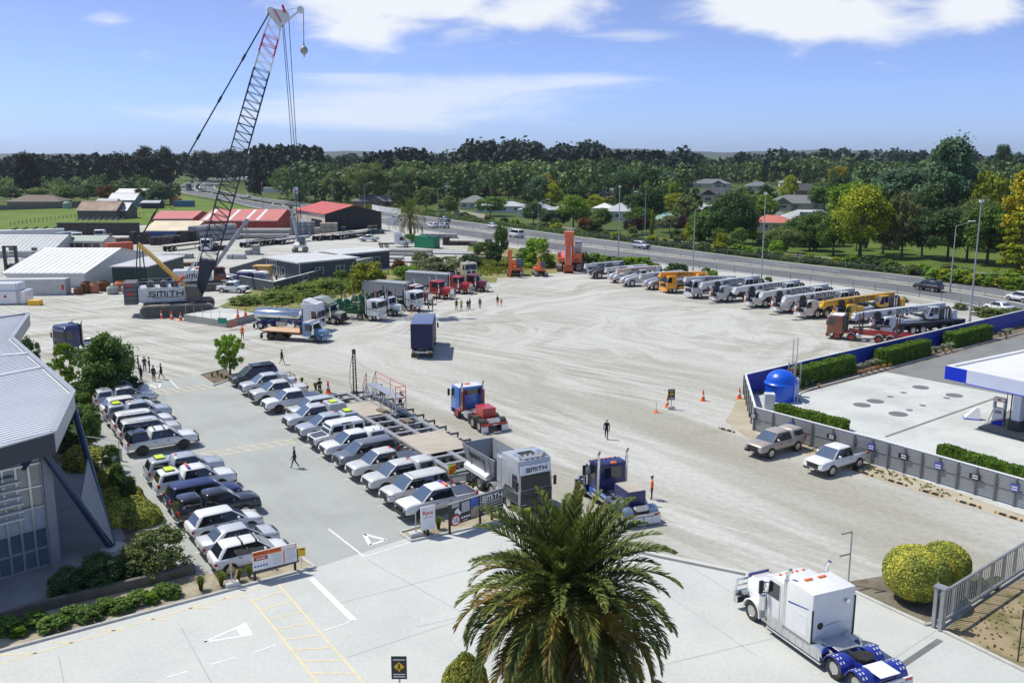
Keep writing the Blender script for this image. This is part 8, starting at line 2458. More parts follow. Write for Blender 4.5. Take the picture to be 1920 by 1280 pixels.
# -- LAMP POSTS, BARRIERS, HOUSES, PEOPLE
def lamp_post(x,y,top,lab,arm=0,armz=None,grp='lamp posts along the motorway'):
 p=G(x,y)
 h=HT(top,p.y)
 t=tg('lamp_post',lab,'lamp post',(p.x,p.y,0),0,grp)
 pt(t,'pole',lambda mb:mb.cyl((0,0,0),(0,0,h),.14,.07,10),gv,None,40)
 pt(t,'base_collar',lambda mb:mb.cyl((0,0,0),(0,0,.5),.2,.18,10),gv,'lampcollar',40)
 if arm:
  s=1 if arm>0 else-1
  pt(t,'arm',lambda mb:mb.cyl((0,0,h-.02),(arm,0,h+abs(arm)*.35),.05,.04,8),gv,None,40)
  pt(t,'luminaire',lambda mb:mb.bo(arm-(.2 if s>0 else .9),arm+(.9 if s>0 else .2),-.18,.18,h+abs(arm)*.35-.04,h+abs(arm)*.35+.12),sw_,None,None,.04)
 else:
  pt(t,'luminaire',lambda mb:(mb.cyl((0,0,h),(0,0,h+.4),.09,.09,8),mb.bo(-.25,.25,-.15,.15,h+.2,h+.5)),sw_,None)
for a in[(1818,603,382,'tall plain mast at the right behind the blue wall',0),(1781,549,424,'lamp post with arm beside the black car',2.2),(1427,529,366,'tall plain mast behind the white cranes',0),(1299,507,394,'lamp post with arm above the amber crane',2.4),(1159,497,353,'tall plain mast behind the first cranes',0),(1209,446,366,'lamp post with arm to the left near the silver car',-2.4),(1009,432,380,'lamp post with arm behind the large excavator',2.6),(822,428,355,'lamp post with arm beside the pale blue car',2.4),(838,404,345,'plain mast beyond the grey pickup',0),(684,397,347,'lamp post with arm above the black shed',2.4),(623,388,336,'plain mast above the red striped roof',0),(580,384,346,'lamp post with arm left of the black shed',2.4),(493,391,345,'plain mast right of the crane boom',0),(440,347,300,'small far lamp on the motorway bend',1.5),(553,375,330,'far plain mast left of the red diamond sign',0)]:
 lamp_post(*a[:4],arm=a[4])
p=G(556,388)
t=tg('roadside_sign','tall oval roadside sign with red chevron above the sheds','sign',(p.x,p.y,0),0)
hh=HT(357,p.y)
pt(t,'post',lambda mb:[mb.cyl((x,0,0),(x,0,hh),.12,None,8)for x in(-.5,.5)],gv)
b=pt(t,'panel',lambda mb:mb.pr([(1.3*cos(a),hh+1.6*sin(a))for a in LS(0,2*pi,21)[:-1]],'y',-.1,.1),sw_)
pt(b,'chevron',lambda mb:(mb.bar((-1.,-.11,hh+.1),(0,-.11,hh-.9),.4,.03,up=(0,1,0)),mb.bar((1.,-.11,hh+.1),(0,-.11,hh-.9),.4,.03,up=(0,1,0))),sr_)
p=G(739,433)
t=tg('roadside_sign','white board facing the motorway left of the far palm','sign',(p.x,p.y,0),R(20))
pt(t,'post',lambda mb:[mb.bo(x-.08,x+.08,-.05,.05,0,3.2)for x in(-1.5,1.5)],gv)
pt(t,'panel',lambda mb:mb.bo(-2.,2.,-.1,-.05,1.6,4.),sw_)
def road_fence(nm,lab,fr,step,h,m,railz,cap=None,i0=0,i1=60,w=.09,cat='barrier'):
 t=tg(nm,lab,cat,(0,0,0))
 acc=0.
 pts=[rp_(i,fr)for i in range(i0,min(i1,len(RN)-1)+1)]
 for a,b in zip(pts[:-1],pts[1:]):
  L=(b-a).length
  d=(b-a)/L
  s=(-acc)%step
  while s<L:
   q=a+d*s
   pt(t,'post',lambda mb:mb.bo(-w/2,w/2,-w/2,w/2,0,h),m,(nm,'post',h,w),loc=(q.x,q.y,0))
   s+=step
  acc+=L
  for z in railz:
   pass
 for z in railz:
  pt(t,'rail',lambda mb:[mb.bar(a+V((0,0,z)),b+V((0,0,z)),cap or .03,cap or .03)for a,b in zip(pts[:-1],pts[1:])],m)
 return t
road_fence('wire_rope_barrier','wire rope barrier with thin posts along the motorway median',.5,5.,.85,gv,(.45,.6,.75),i1=50)
road_fence('white_rail_fence','white post and rail fence along the park beyond the motorway',1.22,4.5,1.3,trim,(1.15,.7),.1,0,20,.14,'fence')
road_fence('wire_fence','dark wire fence with posts on the far side of the motorway',1.045,4.2,1.15,postm,(.5,.85,1.1),None,0,44,.1,'fence')
road_fence('wire_fence','dark wire fence with posts between the yard and the motorway',-.07,4.2,1.2,postm,(.5,.85,1.15),None,0,34,.08,'fence')
low_wall('pale boundary wall beyond the motorway behind the far palm',[(698,393),(725,398),(752,402)],2.,ww_,cap=False)
low_wall('cream boundary wall beyond the motorway left of the white van',[(852,403),(885,409),(910,413)],2.,creamwall,cap=False)
low_wall('long low cream wall under the trees above the excavators',[(1040,433),(1090,438)],1.4,creamwall,cap=False)
low_wall('long grey timber fence in front of the brown roofed house',[(-30,395),(165,389)],2.,mat('grey timber fence',(.16,.155,.15),.85,var=.2),cap=False,cat='fence')
HS=[(662,388,17,11,2.7,5.2,gf_,brickwall,-12,'brick house with grey hip roof left of the far palm',dict(wing=(9,6,4))),(862,392,11,9,2.8,5.4,gf_,pw_,-10,'small grey roofed house above the cream wall',{}),(890,398,19,9,2.6,4.2,pf_,ww_,-14,'white house with broad pale blue roof',dict(wins=4)),(972,407,12,10,2.8,5.,pf_,ww_,-12,'white house with pale roof above the excavators',dict(wing=(6,5,4))),(1028,407,9,8,2.6,4.3,sagewall,pw_,-14,'pale low house left of the bright green tree',{}),(1112,404,7,8,2.8,4.4,wr_,ww_,-16,'small white roofed house beside the tall mast',{}),(1136,412,8,9,3.,5.6,pf_,ww_,-18,'blue grey gabled house right of the tall mast',{}),(1221,426,8,9,2.6,4.6,mintroof,ww_,-16,'house with mint green roof',{}),(1290,407,9,9,2.8,4.8,pf_,ww_,-18,'pale grey roofed house left of the dark tree',{}),(1308,378,19,11,3.6,6.4,df_,creamwall,-14,'cream house with dark charcoal hip roof',dict(wing=(2,6,4),wins=4)),(1300,352,24,14,2.8,5.6,gf_,pw_,-10,'broad grey roofed house behind the charcoal one',dict(wing=(12,7,5))),(1352,343,18,12,2.8,5.4,pf_,pw_,-10,'pale roofed house at the back of the suburb',{}),(1405,433,12,9,2.7,4.6,mat('salmon roof',(.52,.16,.12),.6,var=.1),creamwall,-20,'cream house with salmon red roof',dict(wins=4)),(1440,393,22,13,2.8,5.8,gf_,creamwall,-16,'large grey roofed house above the salmon roof',dict(wing=(2,7,4),chimney=True)),(1456,427,19,12,2.7,5.4,pf_,creamwall,-18,'pale grey roofed house with dark solar panels',dict(solar=True,wins=4)),(1490,367,13,9,3.,6.2,df_,brickwall,-16,'dark roofed house with red brick wall',{}),(1173,372,16,11,2.8,5.4,df_,pw_,-10,'charcoal roofed house among dark trees',{}),(1026,353,14,10,2.8,6.,gf_,pw_,-10,'grey roofed house behind the yellow tree',dict(wing=(4,5,3))),(1275,385,9,8,2.8,5.,df_,pw_,-12,'small blue black roofed house left of the cream one',{}),(1566,350,12,9,2.8,5.,terracotta,pw_,-12,'brown roofed house far behind the yellow green tree',{}),(1778,374,10,9,3.4,6.,df_,ww_,-16,'white house right of the giant poplar',{}),(1880,349,11,9,3.2,5.6,terracotta,ww_,-16,'white house with terracotta roof at the right edge',{}),(1400,357,14,10,2.8,5.2,gf_,pw_,-10,'grey roofed house right of the charcoal roof',{}),(1462,350,14,10,2.8,5.2,pf_,ww_,-10,'pale roofed house near the back tree line',{}),(1430,418,7,8,2.7,4.6,gf_,ww_,-16,'small white house behind the tall mast',{}),(1216,392,9,8,2.7,4.6,gf_,pw_,-14,'grey roofed house behind the lime green trees',{}),(1120,372,12,9,2.8,5.2,gf_,pw_,-10,'grey roofed house beside the purple tree',{}),]
HOUSE_PX=[]
for(x,y,L,D,he,hr,rm_,wm,an,lab,kw)in HS:
 p=G(x,y)
 hh_(p,R(an),L,D,he,hr,rm_,wm,lab,**kw)
 HOUSE_PX.append((x-4,x+L*FOC/p.y*.95+4,y))
GL='farm houses and sheds beyond the paddock'
hh_(G(14,389),R(2),22,12,2.6,5.,brownroof,brickwall,'low brown roofed house behind the grey timber fence',4,GL)
P=G(217,381)
gable('farm_shed','white farm shed beyond the paddock','shed',P,R(0),16,12,4.5,6.2,wr_,ww_,gr_=GL)
P=G(204,388)
gable('farm_shed','blue grey lean-to in front of the white farm shed','shed',P,R(-4),11.5,9,3.,5.6,pf_,mat('blue grey wall',(.22,.28,.36),.6),gr_=GL)
P=G(180,390)
gable('farm_shed','small pale shed left of the blue grey lean-to','shed',P,R(0),8,7,2.4,3.6,pf_,pw_,gr_=GL)
P=G(146,411)
gable('old_barn','old grey timber barn with rusty roof in the paddock','barn',P,R(-4),14,9,3.2,6.,mat('rusty roof',(.36,.26,.20),.8,var=.3,vscale=.4),mat('old timber',(.14,.125,.115),.9,var=.25),gr_=GL)
P=G(192,410)
gable('old_barn','grey lean-to joined to the old barn','barn',P,R(-4),9,8,3.,5.4,pf_,mat('old timber',(0,0,0)),gr_=GL)
P=G(265,391)
gable('farm_shed','open carport with pale roof in the paddock','shed',P,R(0),7.5,6,2.4,3.,pf_,bw_,gr_=GL)
tag(pt(None,'water_tank',lambda mb:mb.lathe([(1.6,0),(1.7,2.2),(1.2,2.8),(0,3.)],n=16),mat('sage tank',(.25,.36,.30),.5),None,40,loc=G(127,391)),'pale green water tank beside the grey timber fence','tank')
P=G(462,352)
gable('roadside_shed','large white roadside shed with round badge beyond the crane boom','shed',P,R(-6),24,16,HT(333,P.y),HT(330,P.y),wr_,ww_,gr_=None)
tag(pt(None,'parked_bus',lambda mb:(mb.bo(0,12,0,3,.5,3.4),mb.bo(.5,11.5,-.05,0,1.6,2.6)),ww_,None,None,.15,loc=G(494,363)),'long white bus-like building beside the motorway shrubs','building')
p,a=on_road(354,357,True)
t=tg('curtain_truck','dark curtain-sided truck on the motorway bend','truck',(p.x,p.y,.008),a,TRAF)
pt(t,'box_body',lambda mb:mb.bo(-9,5.5,-1.25,1.25,1.1,4.2),gw_,bv=.05)
pt(t,'cab',lambda mb:mb.bo(5.8,8.,-1.2,1.2,.8,3.4),blackp,bv=.1)
for xx in(-7,-5.6,4,6.8):
 ax_(t,xx,xx<0)
t=tg('paddock_fence','weathered post and wire fence across the green paddock','fence',(0,0,0))
for i in range(34):
 q=G(lp(20,270,i/33),lp(423,405,i/33)-6*sin(i/33*3.1))
 pt(t,'post',lambda mb:mb.bo(-.08,.08,-.08,.08,0,1.3),postm,'padpost2',loc=q)
def person_mesh(kind):
 key=('person',kind)
 if key in MC:
  return MC[key]
 J,E=[],[]
 def j(x,y,z,r,parent=None):
  J.append((x,y,z,r))
  if parent is not None:
   E.append((parent,len(J)-1))
  return len(J)-1
 lean=.06 if kind=='photo' else 0
 pel=j(0,0,.95,.135)
 sp=j(lean*.4,0,1.12,.125,pel)
 ch=j(lean,0,1.33,.15,sp)
 nk=j(lean*1.2,0,1.49,.055,ch)
 h1=j(lean*1.3+.02,0,1.57,.075,nk)
 h2=j(lean*1.4+.025,0,1.655,.092,h1)
 h3=j(lean*1.4+.01,0,1.735,.065,h2)
 nose=j(lean*1.4+.125,0,1.63,.018,h2)
 for s in(1,-1):
  sh=j(lean,s*.18,1.41,.066,ch)
  if kind=='walk':
   el=j(-.06*s,s*.25,1.15,.047,sh);wr=j(.10*s+.05,s*.25,.90,.033,el);pa=j(.14*s+.07,s*.245,.82,.036,wr)
  elif kind=='folded':
   el=j(.03,s*.27,1.17,.047,sh);wr=j(.22,s*.06,1.16,.035,el);pa=j(.22,-s*.04,1.17,.036,wr)
  elif kind=='photo':
   el=j(.20,s*.25,1.22,.047,sh);wr=j(.34,s*.09,1.42,.035,el);pa=j(.36,s*.06,1.48,.036,wr)
  else:
   el=j(-.02,s*.25,1.15,.047,sh);wr=j(.05,s*.245,.90,.033,el);pa=j(.07,s*.24,.82,.036,wr)
  for f,(dy,ln)in enumerate(((-.028,.085),(-.01,.10),(.01,.095),(.028,.075))):
   base=J[pa]
   d=V(base[:3])-V(J[wr][:3])
   d.normalize()
   o=V((dy,0,0))if abs(d.z)>.5 else V((0,0,dy))
   k=j(*(V(base[:3])+d*ln*.55+o),.010,pa)
   j(*(V(base[:3])+d*ln+o*1.1+V((.02,0,0))),.008,k)
  k=j(*(V(J[pa][:3])+V((.035,-s*.02,.02))),.011,pa)
  j(*(V(J[pa][:3])+V((.055,-s*.03,-.02))),.009,k)
  hp=j(0,s*.09,.88,.10,pel)
  if kind=='walk':
   kn=j(.14 if s>0 else-.02,s*.10,.50,.062,hp);an=j(.24 if s>0 else-.30,s*.10,.10 if s>0 else .17,.043,kn);j((.38 if s>0 else-.19),s*.11,.05 if s>0 else .06,.038,an)
  else:
   kn=j(.015,s*.105,.49,.062,hp);an=j(-.01,s*.12,.09,.043,kn);j(.13,s*.15,.045,.038,an)
 me=bpy.data.meshes.new('person_src')
 me.from_pydata([q[:3]for q in J],E,[])
 o=bpy.data.objects.new('person_src',me)
 COL.objects.link(o)
 o.modifiers.new('Skin','SKIN')
 for i,q in enumerate(J):
  sv_=me.skin_vertices[0].data[i]
  sv_.radius=(q[3],q[3])
  sv_.use_root=(i==0)
 sb=o.modifiers.new('Sub','SUBSURF')
 sb.levels=sb.render_levels=1
 bpy.context.view_layer.update()
 m=bpy.data.meshes.new_from_object(o.evaluated_get(bpy.context.evaluated_depsgraph_get()))
 bpy.data.objects.remove(o)
 for p in m.polygons:
  c=p.center
  arm=abs(c.y)>.205 or c.x>.17 and c.z>.8
  if c.z>1.475 and not(kind=='photo' and c.x>.2):
   k=0
  elif arm and c.z>.72:
   hand=c.z<.875 and kind in('stand','walk')or kind in('folded','photo')and c.x>.25
   up=c.z>1.2 if kind!='folded' else(c.z>1.2 and c.x<.12)
   k=3 if hand else(1 if up else 2)
  elif c.z>.93:
   k=1
  elif c.z>.47:
   k=4
  elif c.z>.125:
   k=5
  else:
   k=6
  p.material_index=k
  p.use_smooth=True
 MC[key]=m
 return m
skin=mat('skin',(.50,.29,.20),.6,var=.05)
skin2=mat('skin tan',(.40,.22,.15),.6,var=.05)
cb_=mat('black cloth',(.012,.012,.014),.9,var=.2)
cd_=mat('charcoal cloth',(.035,.035,.04),.9,var=.2)
jeans=mat('dark denim',(.03,.045,.09),.9,var=.2)
clgrey=mat('grey cloth',(.14,.145,.16),.9,var=.2)
clblue=mat('blue cloth',(.06,.16,.45),.9,var=.2)
clgreen=mat('dark green cloth',(.04,.05,.025),.9,var=.2)
clpink=mat('pink cloth',(.50,.30,.28),.9,var=.2)
clwhite=mat('white cloth',(.6,.6,.6),.9,var=.1)
clyellow=mat('hi vis yellow cloth',(.5,.6,.05),.8,var=.1)
hairdark=mat('dark hair',(.02,.015,.012),.7)
hairgrey=mat('grey hair',(.35,.33,.31),.7)
boot=mat('boot leather',(.02,.017,.015),.7)
def ps_(x,y,face,pose,top,leg,lab,short=False,tee=True,hair=None,sk=None,h=1.,vest=None,hat=None,grp=None,loc=None):
 p=loc or G(x,y)
 t=tg('person',lab,'person',(p.x,p.y,p.z+.005),face,grp)
 t.scale=(h*.95,)*3
 sk=sk or skin
 b=put('body',person_mesh(pose),[sk,top,sk if tee else top,sk,leg,sk if short else leg,boot],t)
 ln=.06*1.4 if pose=='photo' else 0
 if hat:
  pt(t,'hat',lambda mb:mb.lathe([(.19,1.7),(.2,1.715),(.11,1.735),(.10,1.8),(.0,1.815)],(ln+.02,0,0),14),hat,('hat',pose),50)
 else:
  pt(t,'hair',lambda mb:mb.lathe([(.103,1.655),(.106,1.7),(.085,1.75),(.04,1.778),(0,1.782)],(ln+.002,0,0),14),hair or hairdark,('hair',pose),60)
 pt(t,'face_features',lambda mb:(mb.cb((ln+.108,.035,1.665),(.012,.022,.012)),mb.cb((ln+.108,-.035,1.665),(.012,.022,.012)),mb.cb((ln+.10,0,1.585),(.012,.05,.01)),mb.cb((ln+.02,.098,1.65),(.03,.02,.06)),mb.cb((ln+.02,-.098,1.65),(.03,.02,.06))),skin2,('face',pose))
 return t
YG='people standing about the truck line'
LGp='group of people by the far end of the car park'
ps_(1137,823,R(-100),'walk',cb_,jeans,'man in black jacket walking across the open gravel',tee=False,hair=hairgrey)
ps_(553,877,R(175),'walk',cd_,jeans,'man in dark jacket and jeans walking through the car park',tee=False,hair=hairgrey)
ps_(1222,936,R(170),'stand',hiviz,cb_,'person in orange hi-vis jacket beside the navy prime mover',tee=False)
ps_(529,683,R(-20),'walk',cb_,clgrey,'man in black t-shirt and grey shorts walking behind the car park',short=True)
ps_(751,766,R(60),'photo',cb_,cb_,'person in black taking a photo beside the platform trailer',tee=False,hair=hairgrey)
ps_(600,741,R(-60),'folded',cb_,cb_,'man in black cap at the tail of the platform trailer',hat=cb_)
ps_(638,722,R(-60),'stand',cb_,cb_,'tall person in black shorts beside the drill mast',short=True,loc=TRAILER_AT(-11.2,2.9,0))
ps_(648,718,R(-60),'stand',clpink,clgrey,'small child in pink beside the drill mast',h=.62,loc=TRAILER_AT(-10.9,3.9,0))
ps_(455,636,R(120),'stand',hiviz,cb_,'worker in orange hi-vis by the concrete pad',tee=False,hat=hiviz)
for(x,y,f,po,tp_,lg,lab,kw)in[(251,690,0,'stand',cd_,jeans,'person partly behind the big tree at the left of the group',{}),(260,694,30,'stand',clgreen,cd_,'person in dark green top behind the black-clad pair',{}),(272,697,-60,'folded',cd_,jeans,'tall person in dark top and jeans in the middle of the group',dict(tee=False)),(281,698,200,'folded',clgreen,cd_,'person in olive jacket right of the tall one',dict(tee=False)),(265,714,60,'stand',cb_,cb_,'person in black nearest the parked pickups',dict(tee=False)),(289,715,80,'stand',cd_,cd_,'person in long charcoal coat',dict(tee=False)),(303,711,180,'walk',cb_,cb_,'person in black walking at the right of the group',dict(tee=False))]:
 ps_(x,y,R(f),po,tp_,lg,lab,grp=LGp,**kw)
for(x,y,f,po,tp_,lg,lab,kw)in[(772,589,-90,'stand',cb_,redp,'person in black with red shorts nearest the white log truck',dict(short=True)),(786,597,60,'folded',cb_,clpink,'person in black top and pink shorts behind the box truck',dict(short=True)),(803,584,20,'walk',cb_,cb_,'person in black shorts left of a pair by the red trucks',dict(short=True)),(811,581,200,'stand',cb_,cb_,'person in black shorts right of a pair by the red trucks',dict(short=True)),(819,566,180,'stand',cb_,cb_,'person in black beside the chromed red truck wheel',{}),(853,558,140,'stand',clblue,cd_,'person in blue shirt between two red trucks',{}),(856,582,100,'stand',cd_,cd_,'person in dark coat at the left of four in the open',dict(tee=False)),(865,583,90,'folded',clyellow,cb_,'person in yellow vest and black shorts',dict(short=True)),(877,583,80,'folded',cb_,clgrey,'person in black t-shirt and shorts third of four in the open',dict(short=True)),(881,580,150,'stand',cd_,clgrey,'person in grey trousers close behind the third of four',{}),(900,579,90,'stand',cb_,cd_,'person in black standing alone between the groups',dict(tee=False)),(933,574,60,'stand',clgreen,clpink,'person in dark top beside the small hi-vis figure',dict(short=True)),(940,574,60,'stand',hiviz,hiviz,'small figure all in orange hi-vis',dict(tee=False,h=.72)),(503,533,-60,'stand',clgrey,cd_,'person in grey at the office yard, left of the white-shirted one',{}),(510,534,-40,'stand',clwhite,cb_,'person in white shirt at the office yard',{}),(519,531,-90,'stand',cb_,cb_,'person in black at the office doors',{}),(527,531,-80,'stand',clwhite,cd_,'person in pale shirt at the office doors',{})]:
 ps_(x,y,R(f),po,tp_,lg,lab,grp=YG,**kw)
q=G(1233,1277,1.7)
ps_(0,0,R(100),'stand',cd_,jeans,'person in tan hat at the bottom edge below the palm',hat=mat('tan hat',(.35,.24,.16),.8),loc=V((q.x,q.y,.01)))
q=G(1252,1280,1.75)
ps_(0,0,R(100),'stand',cb_,jeans,'dark haired person beside the tan hat at the bottom edge',loc=V((q.x,q.y,.01)))
# -- VEGETATION
def leaf_mat(name,col,var=.35,warm=(.0,.0,.0),trans=.3,clump=.5):
 if name in MATS:
  return MATS[name]
 t=NT(name,.62)
 t.b.inputs['Specular IOR Level'].default_value=.25
 g=t.N.new('ShaderNodeNewGeometry')
 oi=t.N.new('ShaderNodeObjectInfo')
 r=g.outputs['Random Per Island']
 k=t.ramp(r,0,1,1-var,1+var)
 k2=t.ramp(oi.outputs['Random'],0,1,.82,1.18)
 n=t.noise(t.tc,clump,3,.6)
 k3=t.ramp(n,.3,.7,.72,1.28)
 k=t.math('MULTIPLY',t.math('MULTIPLY',k,k2),k3)
 c2=(min(1,col[0]*1.55+.012),col[1]*1.12,col[2]*.75)
 c=t.mix(t.ramp(n,.35,.75,0,.6),col,c2)
 c=t.mix(1.,c,t.xyz(k,k,k),'MULTIPLY')
 tr=t.N.new('ShaderNodeBsdfTranslucent')
 t.L.new(c,tr.inputs['Color'])
 mx=t.N.new('ShaderNodeMixShader')
 mx.inputs[0].default_value=trans
 out=t.N['Material Output']
 t.done(c)
 t.L.new(t.b.outputs[0],mx.inputs[1])
 t.L.new(tr.outputs[0],mx.inputs[2])
 t.L.new(mx.outputs[0],out.inputs['Surface'])
 MATS[name]=t.m
 return t.m
LEAF={'mid':leaf_mat('leaf mid green',(.123,.234,.0437)),'dark':leaf_mat('leaf dark green',(.063,.132,.0441)),'black':leaf_mat('leaf near black',(.0175,.037,.0234),trans=.1),'olive':leaf_mat('leaf olive',(.163,.224,.0711)),'blue':leaf_mat('leaf blue green',(.108,.212,.119)),'lime':leaf_mat('leaf lime',(.284,.345,.0207)),'yellow':leaf_mat('leaf yellow',(.36,.33,.015)),'bright':leaf_mat('leaf bright green',(.192,.348,.027)),'purple':leaf_mat('leaf purple',(.042,.021,.027),trans=.1),'rust':leaf_mat('leaf russet',(.18,.093,.03)),'pale':leaf_mat('leaf pale straw',(.225,.24,.093)),'hedge':leaf_mat('leaf clipped hedge',(.099,.202,.0206),clump=1.5),'ball':leaf_mat('leaf topiary',(.36,.414,.09),var=.45,clump=1.2),'silver':leaf_mat('leaf silver green',(.405,.465,.345)),'weed':leaf_mat('leaf weeds',(.211,.311,.0594),clump=.4),'grass':leaf_mat('grass blades',(.15,.203,.018)),'tan':leaf_mat('dry tussock',(.495,.285,.112)),'conif':leaf_mat('needle dark',(.0206,.0469,.03),trans=.08),'grey':leaf_mat('leaf grey green',(.175,.211,.105)),'far':leaf_mat('far wood',(.0207,.0529,.0391),trans=.1,clump=.02),'farmid':leaf_mat('far wood lighter',(.111,.196,.0653),trans=.15,clump=.02),}
BARK=mat('bark',(.10,.075,.055),.9,var=.25,vscale=4,bump=.4,bscale=12)
def qm_(name,C,Nrm,size,rng,aspect=1.6,spin=True):
 n=len(C)
 Nrm=Nrm/np.maximum(np.linalg.norm(Nrm,axis=1,keepdims=True),1e-6)
 a=rng.normal(size=(n,3))
 u=np.cross(Nrm,a)
 u/=np.maximum(np.linalg.norm(u,axis=1,keepdims=True),1e-6)
 v=np.cross(Nrm,u)
 s=(size*rng.uniform(.65,1.35,n))[:,None]
 u,v=u*s*aspect/2,v*s/2
 bend=Nrm*s*.12
 P=np.stack([C-u,C-v+bend,C+u,C+v+bend],1).reshape(-1,3)
 me=bpy.data.meshes.new(name)
 me.vertices.add(4*n)
 me.vertices.foreach_set('co',P.astype(np.float32).ravel())
 me.loops.add(4*n)
 me.loops.foreach_set('vertex_index',np.arange(4*n,dtype=np.int32))
 me.polygons.add(n)
 me.polygons.foreach_set('loop_start',np.arange(0,4*n,4,dtype=np.int32))
 me.polygons.foreach_set('loop_total',np.full(n,4,dtype=np.int32))
 me.update(calc_edges=True)
 return me
def cp_(kind,seed,n,leaf):
 rng=np.random.default_rng(seed)
 U=rng.uniform
 blobs=[]
 nb={'cone':70,'tier':90,'airy':60}.get(kind,64)
 for i in range(nb):
  th,u=U(0,6.283),U(0,1)
  if kind=='round':
   v=U(-.75,1)
   w,z,r=.40*sqrt(max(.05,1-v*v))*u**.3,.58+.36*v,U(.06,.14)
  elif kind=='tall':
   z=U(.16,.95)
   w,r=.33*max(.05,sin(pi*((z-.1)/.93)**.85))**.7*u**.4,U(.05,.12)
  elif kind=='spread':
   w=U(.03,.42)
   z,r=U(.32,.92)-w*.45,U(.05,.13)
  elif kind=='cone':
   z=U(.05,.97)
   w,r=(.40*(1-z)**.85+.015)*u**.5,.035+.07*(1-z)
  elif kind=='col':
   z=U(.05,.95)
   w,r=.22*sin(pi*(z*.9+.06))**.5*u**.4,U(.07,.13)
  elif kind=='bush':
   w,z,r=.42*sqrt(1-u*u*.85)*U(.2,1)**.4,.08+.80*u,U(.06,.14)
  elif kind=='airy':
   z=U(.2,.97)
   w,r=.42*max(.03,sin(pi*(z-.12)/.95))**.8*u**.5,U(.04,.09)
  else:
   z=.1+rng.integers(0,8)*.11
   w,r=.46*(1-z*.85)*U(.3,1),U(.05,.08)
   z-=w*.12
  blobs.append((w*cos(th),w*sin(th),z,r))
 blobs=np.array(blobs)
 w=blobs[:,3]**2
 idx=rng.choice(len(blobs),n,p=w/w.sum())
 d=rng.normal(size=(n,3))
 d/=np.linalg.norm(d,axis=1,keepdims=True)
 flat=np.array([1,1,.4 if kind=='tier' else .85])
 C=blobs[idx,:3]+d*blobs[idx,3:4]*(.45+np.abs(rng.normal(.35,.3,(n,1))))*flat
 Nn=d+rng.normal(size=(n,3))*.6+np.array([0,0,.35])
 return C,Nn,blobs
CROWN={}
def crown_mesh(kind,seed,n,leaf):
 k=(kind,seed,n,leaf)
 if k not in CROWN:
  rng=np.random.default_rng(seed+77)
  C,Nn,bl=cp_(kind,seed,n,leaf)
  CROWN[k]=(qm_('crown',C,Nn,leaf,rng),bl)
 return CROWN[k]
TRUNK={}
def trunk_mesh(kind,seed,bl):
 k=(kind,seed)
 if k not in TRUNK:
  mb=MB()
  rnd=random.Random(seed)
  top=.55 if kind in('round','spread','bush','airy')else .9
  pts=[V((0,0,-.02)),V((rnd.uniform(-.01,.01),rnd.uniform(-.01,.01),top*.4)),V((rnd.uniform(-.02,.02),rnd.uniform(-.02,.02),top))]
  mb.cyl(pts[0],pts[1],.032,.024,8)
  mb.cyl(pts[1],pts[2],.024,.008,8)
  for b in bl[:9]:
   z=max(.12,min(top*.9,b[2]-.12))
   mb.cyl((0,0,z*.8),(b[0],b[1],b[2]),.012,.004,5)
  TRUNK[k]=mb.mesh('trunk')
 return TRUNK[k]
KN={'round':'broadleaf_tree','tall':'poplar_tree','spread':'spreading_tree','cone':'conifer_tree','col':'columnar_tree','airy':'slender_tree','tier':'tiered_conifer','bush':'shrub'}
KW={'round':'rounded broadleaf tree','tall':'upright oval tree','spread':'spreading flat-topped tree','cone':'conical conifer','col':'narrow columnar tree','airy':'slender open tree','tier':'tiered conifer','bush':'bushy shrub'}
CW={'mid':'mid green','dark':'dark green','black':'almost black','olive':'olive green','blue':'blue green','lime':'lime green','yellow':'golden yellow','bright':'bright green','purple':'purple leaved','rust':'russet','pale':'pale straw green','conif':'dark needled','grey':'grey green','weed':'weedy green'}
def tree(P,h,w,kind,col,label,gr_=None,seed=0,n=2600,leaf=.045,name=None,cat='tree',trunk=True,z0=-.03):
 me,bl=crown_mesh(kind,seed,n,leaf)
 rnd=random.Random(hash((round(P[0],1),round(P[1],1)))&0xffff)
 t=tg(name or KN[kind],label,cat,(P[0],P[1],z0),rnd.uniform(0,6.28),gr_)
 put('crown',me,LEAF[col],t,None,None,(w,w,h))
 if trunk:
  put('trunk',trunk_mesh(kind,seed,bl),BARK,t,None,None,(min(w,h*.9),min(w,h*.9),h))
 return t
def tpx(x,yb,yt,wpx,kind,col,label,gr_=None,seed=0,**kw):
 p=G(x,yb)
 h=max(1.,HT(yt,p.y))
 w=wpx/FOC*(p.y*PC+CAM_H*PS)*1.12
 return tree(p,h,w,kind,col,label,gr_,seed,**kw)
